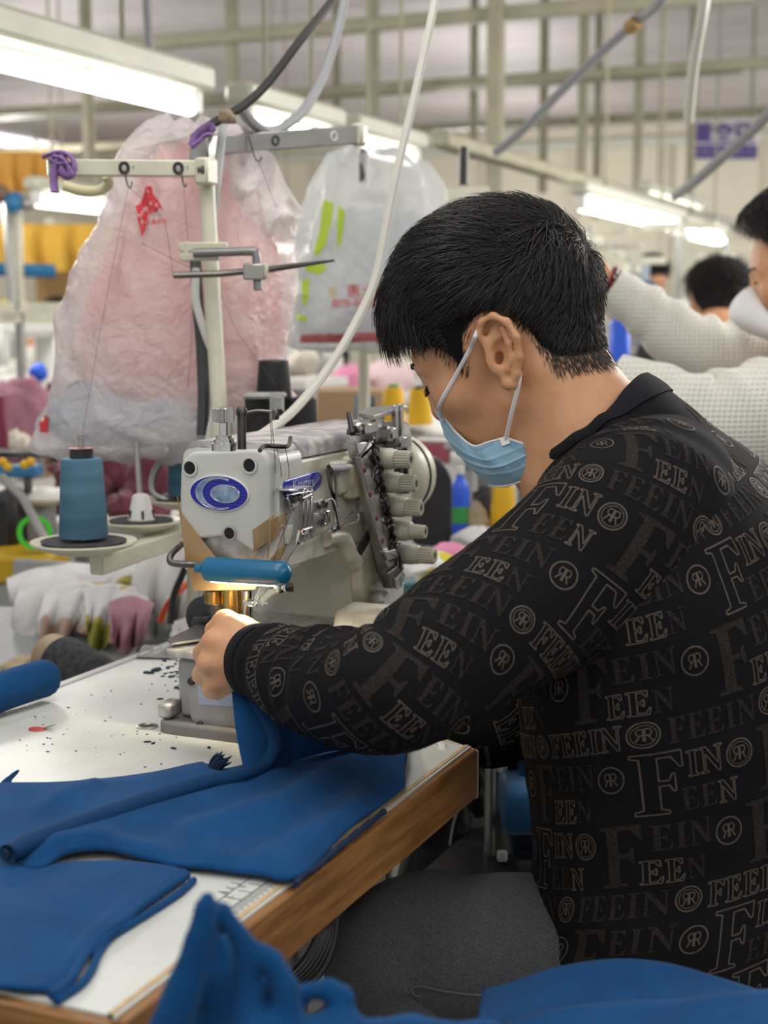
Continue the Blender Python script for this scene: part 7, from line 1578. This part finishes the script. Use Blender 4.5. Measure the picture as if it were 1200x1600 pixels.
# maroon heap on the next machine table, dark rack in front of it
tb2 = thing('machine_table', 'white machine table behind the blue thread cones', 'table', (*W(180, 800, 3.0)[:2], 0)); c = W(150, 815, 3.1); c[1] = max(c[1], 2.75); c[0] -= 0.17
obj('tabletop', G().box(c+A([0, 0.25, -0.02]), (0.9, 0.9, 0.035), ch=0.006), m_white, tb2)
for sx in (-0.4, 0.4):
    for sy in (-0.1, 0.6): obj('leg', G().box((c[0]+sx, c[1]+sy, (c[2]-0.04)/2), (0.04, 0.04, c[2]-0.04)), m_grey, tb2)
for i, (px, py, d, rx, ry) in enumerate([(130, 770, 3.0, 50, 42), (185, 735, 3.05, 50, 38), (240, 760, 2.95, 48, 45), (205, 795, 2.9, 46, 28), (268, 735, 3.05, 42, 40), (120, 735, 3.1, 40, 30)]):
    cloth_lump('maroon_garment', px, py, d, rx, ry, 60+i, m_mar, ['maroon garment at the left of the heap behind the blue cone', 'maroon garment under the hem of the pink bag', 'maroon garment right of the empty spindle', 'maroon garment lowest in the heap behind the spindle', 'maroon garment beside the half hidden saucer', 'maroon garment left at the top of the heap'][i], group='maroon garments behind the stand', amp=0.3)
cloth_lump('pink_garment', 25, 660, 3.9, 66, 66, 71, m_pk, 'dusty pink garment heap left of the plastic bag', amp=0.2)
rk = thing('motor_rack', 'dark machine frame at the left edge behind the thread cones', 'frame', (*W(60, 840, 2.75)[:2], 0))
obj('beam', G().tube([W(-40, 706, 2.8), W(110, 708, 2.85)], 0.009, 8), m_dsteel, rk); obj('upright', G().tube([W(42, 706, 2.82), (*W(42, 706, 2.82)[:2], 0.0)], 0.008, 8), m_dsteel, rk)
obj('upright', G().tube([W(48, 780, 2.82), W(34, 708, 2.82)], 0.006, 8), m_dsteel, rk); obj('blue_bar', pbox(-20, 728, 58, 746, 2.8, 0.05), mat('blue_paint', (0.03, 0.20, 0.42), 0.4), rk)
obj('motor_body', pbox(-20, 770, 24, 868, 2.7, 0.12, ch=0.015), m_black, rk); obj('housing', pbox(26, 772, 70, 860, 2.78, 0.12, ch=0.02), mat('grey_housing', (0.34, 0.34, 0.36), 0.45), rk); obj('tray', pbox(38, 772, 92, 792, 2.74, 0.12, ch=0.01), m_white, rk)
obj('shaft', G().tube([W(2, 745, 2.65), W(36, 778, 2.6), W(72, 846, 2.5)], 0.008, 8), m_alu, rk)
g = G()
for px, py, m in ((4, 722, 0), (12, 730, 0), (38, 726, 1), (48, 722, 1)): g.ball(W(px, py, 2.75), 0.009, 8)
objs('clip', g, m_bth_yel, rk)
rg = thing('tape_roll', 'bright green tape roll hanging on the machine frame', 'tape', W(54, 832, 2.62)); cc = W(54, 832, 2.62); vd2 = -nrm(_ray(54, 832))
obj('tape', G().lathe([(20*2.62/FPX, -0.012), (27*2.62/FPX, -0.012), (27*2.62/FPX, 0.012), (20*2.62/FPX, 0.012), (19*2.62/FPX, 0.0), (20*2.62/FPX, -0.012)], cc, vd2, 36, close=False), mat('green_tape', (0.06, 0.72, 0.03), 0.35), rg)
tag(obj('yellow_crate', pbox(-30, 868, 76, 916, 2.6, 0.18, ch=0.008), mat('yellow_crate', (0.58, 0.36, 0.01), 0.5), loc=W(20, 916, 2.65)), 'yellow crate at the left edge under the black motor', 'crate')
cloth_lump('white_trim', 26, 690, 3.3, 20, 18, 81, mat('cream_cloth', (0.72, 0.66, 0.56), 0.8), 'small cream cloth trim on the dark frame', amp=0.3)
tag(obj('maroon_post', pbox(-10, 618, 8, 704, 2.9, 0.03), mat('maroon_paint', (0.22, 0.03, 0.07), 0.5), loc=W(0, 704, 2.9)), 'maroon upright post at the left edge', 'post')
# hanging yellow sheets and wooden panel far left, machines with posts in front
def hang(name, px0, py0, px1, py1, d, m, label, fold=0.03, k=30):
    P = np.zeros((50, 14, 3))
    for i in range(50):
        for j in range(14): P[i, j] = W(px0+(px1-px0)*i/49, py0+(py1-py0)*j/13, d+fold*math.sin(i*k/49*1.0+0.4*math.sin(j*.3))*(0.4+j/13))
    o = single(name, G().grid(P), m, label, 'cloth', sharp=0); md = o.modifiers.new('thick', 'SOLIDIFY'); md.thickness = 0.006; return o
m_yel = mat('yellow_sheet', (0.72, 0.42, 0.05), 0.8, noise=0.2, nscale=3); m_org = mat('orange_sheet', (0.62, 0.33, 0.06), 0.8, noise=0.2, nscale=3)
hang('yellow_cloth', -40, 236, 112, 300, 8.6, m_org, 'orange yellow cloth hanging above the left tube lamps'); hang('yellow_cloth', -40, 350, 200, 425, 8.2, m_yel, 'long yellow cloth hanging below the left tube lamps'); hang('yellow_cloth', -30, 470, 42, 545, 7.2, mat('lemon_sheet', (0.78, 0.60, 0.10), 0.8), 'short lemon yellow cloth hanging at the left edge')
tag(obj('plywood_panel', pbox(60, 410, 210, 812, 8.8, 0.03), mat('plywood', (0.46, 0.31, 0.14), 0.6, nscale=5, col2=(0.36, 0.22, 0.09), stretch=(1, 1, 8)), loc=W(140, 812, 8.8)), 'brown plywood panel behind the distant worker at left', 'panel')
tag(obj('green_cloth', lump(W(60, 520, 8.0), (0.12, 0.1, 0.14), 91), mat('olive_cloth', (0.12, 0.14, 0.05), 0.9), loc=W(60, 560, 8.0)), 'olive green cloth heap beside the distant worker', 'cloth')
bb_ = thing('blue_rail', 'blue rail in front of the yellow cloth at left', 'rail', W(40, 424, 6.5)); obj('rail', G().tube([W(-30, 420, 6.5), W(86, 424, 6.6)], 0.03, 8), mat('blue_paint', (0.03, 0.20, 0.42), 0.4), bb_)
obj('upright', G().tube([W(26, 330, 6.4), (*W(26, 330, 6.4)[:2], 0)], 0.022, 8), m_cream, bb_); obj('upright', G().tube([W(10, 300, 6.4), W(24, 560, 6.4)], 0.02, 8), m_alu, bb_)
obj('reel', G().ball(W(22, 316, 6.3), 0.045, 10), mat('blue_paint', (0.03, 0.20, 0.42), 0.4), bb_); obj('reel', G().ball(W(2, 303, 6.3), 0.04, 10), mat('brown_reel', (0.2, 0.12, 0.08), 0.5), bb_); obj('reel', G().ball(W(42, 318, 6.3), 0.03, 10), m_alu, bb_)
obj('hook', G().tube(bez([W(100, 290, 1.95), W(130, 298, 1.95), W(158, 297, 1.95), W(170, 286, 1.94), W(165, 272, 1.92)], 24), 0.0068, 10), mat('pale_plastic', (0.72, 0.66, 0.40), 0.4), st, label='pale yellow plastic hook')
def far_machine(px, py, d, label, s=1.0, yaw=0.0):
    c = W(px, py, d); t = thing('sewing_machine', label, 'sewing machine', (c[0], c[1], c[2]-0.13)); ca, sa = math.cos(yaw), math.sin(yaw); R = np.array(Matrix.Rotation(yaw, 3, 'Z')); q = lambda x, y, z: c+R @ A([x, y, z])*s
    obj('bed', G().box(q(0, 0, -0.10), A([0.18, 0.42, 0.06])*s, R=R, ch=0.012), m_white, t); obj('column', G().box(q(0, 0.16, 0.0), A([0.12, 0.09, 0.18])*s, R=R, ch=0.02), m_white, t)
    obj('arm', G().box(q(0, 0, 0.10), A([0.11, 0.40, 0.09])*s, R=R, ch=0.025), m_white, t); obj('head', G().box(q(0, -0.17, 0.05), A([0.10, 0.08, 0.18])*s, R=R, ch=0.02), m_enam, t); obj('hand_wheel', G().lathe([(0.02, 0), (0.07, 0.005), (0.07, 0.025), (0.02, 0.03)], q(0, 0.2, 0.08), R @ A([0, 1, 0]), 20), m_black, t)
    k = thing('machine_table', 'table under the '+label, 'table', (c[0], c[1], 0)); zt = c[2]-0.131*s-(0.0); obj('tabletop', G().box((c[0], c[1], zt-0.02), (0.46, 0.7, 0.036), ch=0.006), m_top, k)
    for sx in (-.2, .2):
        for sy in (-.3, .3): obj('leg', G().box((c[0]+sx, c[1]+sy, (zt-0.04)/2), (0.035, 0.035, zt-0.04)), m_grey, k)
    return t
far_machine(40, 552, 5.4, 'white sewing machine blurred at the left edge'); far_machine(1060, 520, 6.6, 'white sewing machine behind the white raised sleeve'); far_machine(480, 590, 5.5, 'white sewing machine behind the black cones'); far_machine(700, 640, 5.6, 'white sewing machine hidden behind the seated man')
bbp = thing('spool_stand', 'round royal blue spool on a thin post beside the dusty pink heap', 'spool', (*W(60, 582, 4.3)[:2], 0)); obj('spool', G().ball(W(60, 582, 4.3), 0.028, 12), mat('royal_blue', (0.03, 0.12, 0.75), 0.4), bbp); obj('post', G().cyl((*W(60, 582, 4.3)[:2], 0), W(60, 590, 4.3), 0.01, n=8), m_alu, bbp)
# stands with poles in the right background
def far_stand(px, top, d, label, w=0.3):
    c = W(px, top, d); t = thing('thread_stand', label, 'thread stand', (c[0], c[1], 0)); obj('pole', G().cyl((c[0], c[1], 0), c, 0.014, n=8), m_alu, t); obj('crossbar', G().box(c+A([0, 0, -0.02]), (w, 0.02, 0.03)), m_cream, t); obj('crossbar', G().box(c+A([0, 0, -0.05]), (0.02, w, 0.03)), m_cream, t)
    for sx in (-1, 1):
        s_ = c+A([sx*w*0.4, 0, -0.38]); obj('saucer', G().lathe([(0.01, 0), (0.06, 0.004), (0.062, 0.01), (0.01, 0.008)], s_, EZ, 18), m_cream, t); obj('thread_cone', G().lathe([(0.035, 0.01), (0.026, 0.14), (0.01, 0.145)], s_, EZ, 16), [m_white, m_bth, m_bth_dark, m_mar][(int(px)+sx) % 4], t)
    obj('lower_bar', G().box(c+A([0, 0, -0.39]), (w, 0.03, 0.015)), m_cream, t)
for i, (px, top, d, lab) in enumerate([(922, 352, 5.6, 'grey thread stand beside the raised bare hand'), (985, 400, 6.2, 'thread stand under the slanting lamp at right'), (1062, 345, 6.0, 'tall thread stand between the two right tube lamps'), (1098, 395, 7.2, 'thread stand under the lowest right tube lamp'), (1135, 380, 5.5, 'thread stand left of the colleague in white'), (960, 380, 8.0, 'distant thread stand behind the raised white sleeve'), (500, 470, 5.2, 'thread stand behind the bag with green print'), (30, 470, 4.4, 'thread stand at the left edge over the pink heap')]): far_stand(px, top, d, lab)
tag(obj('grey_machine_box', pbox(985, 402, 1012, 890, 6.9, 0.2, ch=0.03), mat('blue_grey', (0.28, 0.31, 0.36), 0.5), loc=W(1000, 890, 7.0)), 'blue grey machine cabinet beneath the right tube lamps', 'box')
tag(obj('blue_patch', pbox(955, 498, 985, 640, 3.3, 0.05, ch=0.01), mat('royal_blue', (0.03, 0.12, 0.75), 0.4), loc=W(966, 640, 3.3)), 'blue cloth strip between the two white sleeves', 'cloth')
# the bench beyond the machine: cones, cartons, bundles
for nm_, x0_, x1_, yt_, d_ in (('left', 445, 515, 590, 4.4), ('right', 522, 660, 612, 4.6)):
    c_ = W((x0_+x1_)/2, yt_, d_); tq_ = thing('side_table', {'left': 'small white side table under the cream bundle', 'right': 'white side table under the pink cloth bundles'}[nm_], 'table', (c_[0], c_[1], 0)); wq = (x1_-x0_)*d_/FPX; obj('tabletop', G().box(c_-A([0, 0, 0.015]), (wq, 0.3, 0.03), ch=0.005), m_white, tq_)
    for sx in (-.4, .4):
        for sy in (-.12, .12): obj('leg', G().box((c_[0]+sx*wq, c_[1]+sy, (c_[2]-.03)/2), (0.025, 0.025, c_[2]-.03)), m_grey, tq_)
bt = thing('machine_table', 'pale table beyond the machine carrying cones and cloth', 'table', (*W(660, 760, 2.9)[:2], 0)); cb_ = W(690, 740, 3.0); zt2 = W(640, 668, 3.25)[2]
obj('tabletop', G().box((cb_[0], cb_[1]+0.65, zt2-0.02), (0.7, 1.1, 0.036), ch=0.006), m_top, bt)
for sx in (-.3, .3):
    for sy in (0.2, 1.1): obj('leg', G().box((cb_[0]+sx, cb_[1]+sy, (zt2-0.04)/2), (0.035, 0.035, zt2-0.04)), m_grey, bt)
def pcone(px, pyb, hpx, wt, wb, d, m, label, grp, core=m_core, th=0.012): return cone_of(W(px, pyb, d), d, hpx, wt, wb, label, core, m, grp, th)
pcone(570, 655, 37, 30, 34, 3.3, m_bth, 'blue thread cone with black core behind the release lever', 'blue thread cones', th=0.02)
pcone(615, 662, 56, 30, 38, 3.3, m_bth_yel, 'left one of two yellow thread cones in front of the man\'s eyes', 'yellow thread cones', core=mat('green_core', (0.15, 0.4, 0.1), .4), th=0.008); pcone(656, 670, 62, 32, 40, 3.2, m_bth_yel, 'yellow thread cone nearest to the man\'s eyelashes', 'yellow thread cones', th=0.006); tag(obj('grey_crate', pbox(756, 827, 822, 905, 2.86, 0.12, ch=0.004), m_bin, loc=W(789, 905, 2.9)), 'grey crate under the yellow cone below the mask', 'crate'); pcone(786, 826, 66, 34, 42, 2.9, m_bth_yel, 'yellow thread cone below the blue face mask', 'yellow thread cones', th=0.006)
for i, (px, py, d, rx) in enumerate([(640, 668, 3.15, 40), (600, 660, 3.4, 34), (680, 690, 3.0, 30)]):
    c = W(px, py, d); single('saucer', G().lathe([(0.008, -0.004), (rx*d/FPX, 0.003), (rx*d/FPX*0.97, 0.006), (0.008, 0.0)], c, EZ, 28), m_white, ['white saucer under the yellow cone nearest the man\'s eyelashes', 'white saucer under the left yellow cone', 'white saucer beside the man\'s blue mask'][i], 'saucer', 'white saucers')
tag(obj('carton', pbox(494, 610, 600, 668, 3.5, 0.2, ch=0.004), mat('carton', (0.40, 0.27, 0.15), 0.7, noise=0.08, nscale=10), loc=W(547, 668, 3.6)), 'brown cardboard carton behind the black cones', 'carton')
cloth_lump('pink_bundle', 548, 592, 4.6, 28, 22, 85, mat('hot_pink', (0.78, 0.28, 0.46), 0.7), 'bright pink cloth bundle left of the yellow cones', amp=0.15); cloth_lump('pink_bundle', 606, 588, 4.62, 40, 26, 86, mat('pale_pink', (0.82, 0.62, 0.64), 0.7), 'pale pink cloth bundle above the yellow cones', amp=0.15); cloth_lump('cream_bundle', 472, 566, 4.2, 26, 22, 87, mat('cream_cloth', (0.72, 0.66, 0.56), 0.8), 'cream cloth bundle right of the pink bag', amp=0.15); cloth_lump('cream_bundle', 612, 572, 4.72, 40, 14, 88, mat('cream_cloth', (0.72, 0.66, 0.56), 0.8), 'cream cloth bundle behind the pale pink one', amp=0.15)
# black cones and dusty bracket right behind the machine head
bs = thing('cone_rack', 'black machine motor with a dusty grey bracket behind the machine head', 'motor', W(430, 690, 1.98)); k_ = 1.98/FPX
def blk(px, pyt, pyb, w0, w1, d, name, par, m): c = W(px, pyb, d); h = (pyb-pyt)*d/FPX; obj(name, G().lathe([(w1/2*d/FPX*.97, 0), (w1/2*d/FPX, 0.004), (w0/2*d/FPX*1.02, h*0.97), (w0/2*d/FPX*0.94, h), (w0/2*d/FPX*0.8, h), (w0/2*d/FPX*0.78, h-0.006), (0, h-0.006)], c, EZ, 32), m, par)
blk(413, 617, 700, 58, 60, 1.96, 'body', bs, m_bth_dark); blk(468, 622, 690, 52, 56, 2.04, 'body', bs, m_bth_dark); blk(428, 563, 624, 46, 56, 2.02, 'cap', bs, m_black)
m_dbr = mat('dusty_bracket', (0.36, 0.38, 0.36), 0.7, nscale=50, col2=(0.24, 0.24, 0.23), bump=0.3, bscale=300)
ey3 = nrm(np.cross(EZ, _rt)); ax3 = [nrm(A([_rt[0], _rt[1], 0])), nrm(np.cross(EZ, A([_rt[0], _rt[1], 0]))), EZ]
obj('bracket', G().box(W(414, 618, 1.92), (0.054, 0.05, 0.007), axes=ax3, ch=0.003).box(W(433, 656, 1.90), (0.018, 0.012, 0.062), axes=ax3, ch=0.003).box(W(436, 690, 1.90), (0.026, 0.03, 0.010), axes=ax3, ch=0.003), m_dbr, bs)
obj('bracket_hole', G().lathe([(0.005, 0), (0, 0.0001)], W(437, 645, 1.892), -ax3[1], 12), m_hole, bs)
obj('stem', G().cyl(W(413, 700, 1.98), (*W(413, 700, 1.98)[:2], TZ+0.005), 0.02, n=12), m_black, bs); obj('foot', G().box((*W(440, 700, 2.0)[:2], TZ+0.0155), (0.12, 0.08, 0.03), ch=0.004), m_black, bs)
# black chair back, bottle, cloths and teal box right of the machine
chb = thing('chair', 'black padded chair back standing behind the machine knobs', 'chair', (*W(680, 850, 2.75)[:2], 0)); pp = rpoly([(-0.04, 0), (0.035, 0), (0.034, 0.13), (0.015, 0.16), (-0.02, 0.165), (-0.042, 0.15)], 0.02); c = W(676, 850, 2.75)
g = G(); pillow(g, [(x*1.0, z) for x, z in pp], c, ax3[0], EZ, 0.03, 0.008); obj('backrest', g, m_black, chb); obj('post', G().cyl((c[0], c[1]+0.02, 0.05), c+A([0, 0.02, 0.02]), 0.012, n=8), m_black, chb); obj('seat', G().box((c[0], c[1]+0.14, 0.45), (0.30, 0.24, 0.05), ch=0.02), m_black, chb)
for sx in (-.12, .12):
    for sy in (.06, .24): obj('leg', G().cyl((c[0]+sx, c[1]+sy, 0), (c[0]+sx, c[1]+sy, 0.43), 0.012, n=8), m_dsteel, chb)
bo = thing('bottle', 'royal blue bottle with a green label beneath the mask', 'bottle', W(718, 838, 2.9)); c = W(718, 838, 2.9); k3 = 2.9/FPX
obj('body', G().lathe([(14*k3, 0), (16*k3, 4*k3), (16*k3, 72*k3), (12*k3, 84*k3), (6*k3, 92*k3), (6*k3, 98*k3)], c, EZ, 24), mat('royal_blue', (0.03, 0.12, 0.75), 0.4), bo); obj('cap', G().lathe([(7*k3, 98*k3), (7*k3, 110*k3), (0, 110*k3)], c, EZ, 18), m_white, bo); obj('label', G().lathe([(16.4*k3, 22*k3), (16.4*k3, 48*k3)], c, EZ, 24, close=False), mat('green_label', (0.06, 0.35, 0.10), 0.4), bo)
tag(obj('red_box', pbox(640, 690, 704, 724, 3.1, 0.14, ch=0.004), mat('rose_box', (0.55, 0.14, 0.20), 0.6), loc=W(670, 724, 3.1)), 'rose red box above the black chair back', 'box'); tag(obj('maroon_box', pbox(636, 742, 658, 815, 2.95, 0.10, ch=0.004), mat('maroon_box', (0.22, 0.04, 0.09), 0.6), loc=W(647, 815, 2.95)), 'maroon box left of the black chair back', 'box')
cloth_lump('floral_cloth', 668, 894, 2.35, 54, 34, 101, m_pfl, 'floral white and yellow cloth right of the lowest ivory knob', amp=0.2); cloth_lump('pink_cloth', 700, 868, 2.5, 46, 18, 102, mat('hot_pink', (0.78, 0.28, 0.46), 0.7), 'pink cloth behind the floral cloth', amp=0.18); cloth_lump('white_cloth', 760, 850, 2.7, 60, 28, 103, m_wcl, 'white cloth behind the black pullover sleeve', amp=0.2); cloth_lump('dark_cloth', 760, 790, 3.0, 34, 30, 104, m_black, 'black cloth beneath the face mask', amp=0.2); cloth_lump('tan_cloth', 742, 808, 2.9, 24, 22, 105, mat('tan_cloth', (0.42, 0.33, 0.22), 0.85), 'tan cloth right of the blue bottle', amp=0.2)
tag(obj('teal_box', pbox(607, 910, 652, 952, 1.98, 0.05, ch=0.003), mat('teal_plastic', (0.10, 0.28, 0.33), 0.15, trans=0.4), loc=W(630, 952, 2.0)), 'small teal plastic box under the tension bar foot', 'box')
bt2 = thing('machine_table', 'grey topped table under the floral cloth', 'table', (*W(720, 930, 2.5)[:2], 0)); c = W(720, 915, 2.5); obj('tabletop', G().box(c+A([0.05, 0.1, -0.02]), (0.5, 0.5, 0.036), ch=0.005), m_bin, bt2)
for sx in (-.15, .25):
    for sy in (-.1, .3): obj('leg', G().box((c[0]+sx, c[1]+sy, (c[2]-.04)/2), (0.03, 0.03, c[2]-.04)), m_grey, bt2)
# ---------------------------------------------------------------- below the table
ub = thing('black_bag', 'black cloth bag knotted at the top hanging under the table', 'bag', W(700, 1365, 2.05))
Pb, Nb_ = bagloft([(1222, 690, 720, .02), (1240, 668, 742, .04), (1262, 655, 758, .05), (1310, 640, 760, .07), (1370, 625, 762, .08), (1420, 640, 755, .05)], 60, 2.08, 51, 0.008, 6); obj('sack', G().grid(Pb, cv=True), mat('black_sack', (0.006, 0.006, 0.007), 0.5, bump=0.4, bscale=60), ub, sharp=0)
obj('knot', G().tube(bez([W(752, 1178, 2.0), W(745, 1205, 2.0), W(744, 1220, 1.99), W(740, 1240, 1.99), W(752, 1275, 1.99)], 24), [0.006, 0.008, 0.014, 0.011, 0.016, 0.008], 10), mat('black_sack', (0.006, 0.006, 0.007), 0.5, bump=0.4, bscale=60), ub)
obj('knot', G().tube(bez([W(742, 1218, 1.99), W(728, 1206, 1.99), W(720, 1202, 1.99)], 12), [0.007, 0.012, 0.003], 8), mat('black_sack', (0.006, 0.006, 0.007), 0.5, bump=0.4, bscale=60), ub)
obj('string', G().tube(bez([W(722, 1186, 1.98), W(718, 1250, 1.98), W(708, 1290, 1.98), W(703, 1320, 1.98)], 20), 0.0014, 6), m_white, ub)
tag(obj('grey_partition', pbox(560, 1172, 768, 1345, 2.5, 0.03), mat('grey_board', (0.16, 0.155, 0.17), 0.7), loc=W(660, 1420, 2.5)), 'dark grey board standing behind the black bag under the table', 'board')
tag(obj('white_board', pbox(744, 1182, 766, 1256, 2.3, 0.02), m_white, loc=W(755, 1256, 2.3)), 'narrow white board behind the bag knot', 'board')
tag(obj('dark_backing', G().box((-0.60, 2.15, 0.36), (0.34, 0.2, 0.72), ch=0.005), mat('black_backing', (0.012, 0.012, 0.014), 0.6), loc=(-0.60, 2.15, 0)), 'black box added for darkness behind the blue folded stack', 'backing')  # added black box that stands in for the dark space under the table
pl_ = thing('metal_post', 'pale metal post beside the black bag under the table', 'post', (*W(767, 1300, 1.92)[:2], 0)); c = W(767, 1184, 1.92); obj('post', G().cyl((c[0], c[1], 0.0), c+A([0, 0, 0.03]), 0.0075, n=12), m_alu, pl_); obj('foot', G().lathe([(0.04, 0), (0.04, 0.006), (0.009, 0.012)], (c[0], c[1], 0), EZ, 20), m_alu, pl_)
ch_ = thing('chrome_pipe', 'short chrome pipe under the right sleeve', 'pipe', W(790, 1198, 1.9)); obj('pipe', G().cyl(W(776, 1186, 1.9), W(800, 1198, 1.88), 0.009, n=14), m_chrome, ch_); obj('brush', G().tube([W(772, 1190, 1.88), W(788, 1208, 1.88)], 0.005, 8), m_white, ch_)
# blue folded pieces on a low shelf
shf = thing('low_stool', 'low dark stool carrying the folded blue pieces', 'stool', (*W(840, 1345, 1.90)[:2], 0)); c = W(850, 1352, 1.92); obj('top', G().box(c, (0.26, 0.2, 0.016), ch=0.003), m_black, shf)
for sx in (-.1, .1):
    for sy in (-.07, .07): obj('leg', G().box((c[0]+sx, c[1]+sy, (c[2]-.01)/2), (0.02, 0.02, c[2]-.01)), m_black, shf)
m_navyc = mat('navy_cloth', (0.005, 0.018, 0.055), 0.85, bump=0.3, bscale=300); m_lb = mat('light_blue_fleece', (0.012, 0.11, 0.27), 0.85, nscale=25, bump=0.3, bscale=900, sheen=0.2)
def folded(px0, py0, px1, py1, d, depth, m, label, n=3):
    t = thing('folded_cloth', label, 'cloth', W((px0+px1)/2, py1, d), 'folded blue cloth pieces'); h = (py1-py0)/n
    for i in range(n): obj('fold', pbox(px0+(i % 2)*2, py0+i*h+0.6, px1-(i % 3)*2, py0+(i+1)*h-0.4, d+0.003*(i % 2), depth, ch=min(0.008, h*d/FPX*0.45)), m, t, sharp=0)
    return t
folded(800, 1312, 880, 1346, 1.82, 0.12, m_navyc, 'navy folded cloth at the bottom of the blue stack', 4); folded(787, 1238, 872, 1310, 1.78, 0.10, m_lb, 'large bright blue folded cloth in the middle of the stack', 1); folded(843, 1222, 885, 1252, 1.74, 0.05, m_lb, 'small blue folded cloth in front on the stack', 3); folded(812, 1200, 880, 1236, 1.84, 0.08, m_cloth, 'blue folded cloth second from the top of the stack', 1); folded(818, 1186, 880, 1200, 1.84, 0.08, m_cloth, 'thin blue folded cloth on top of the stack', 3)
tag(obj('white_tag', pbox(777, 1331, 793, 1348, 1.78, 0.01, ch=0.002), m_white, loc=W(785, 1348, 1.78)), 'white tag at the left foot of the blue stack', 'tag')
wl_ = thing('white_leg_stand', 'pale machine leg seen between the table edge and the man\'s knee', 'leg stand', (*W(578, 1345, 1.75)[:2], 0)); obj('upright', pbox(570, 1310, 588, 1420, 1.75, 0.03), m_white, wl_); 
cbn = thing('cable_bundle', 'dark cables hanging below the table in front of the knee', 'cable', W(500, 1550, 1.30))
for i in range(6): obj('wire', G().tube(bez([W(520-6*i, 1350+10*i, 1.42+0.01*i), W(524-4*i, 1440, 1.40), W(505-7*i, 1510, 1.38), W(455-10*i, 1560, 1.36)], 30), 0.0045, 8), m_black, cbn)
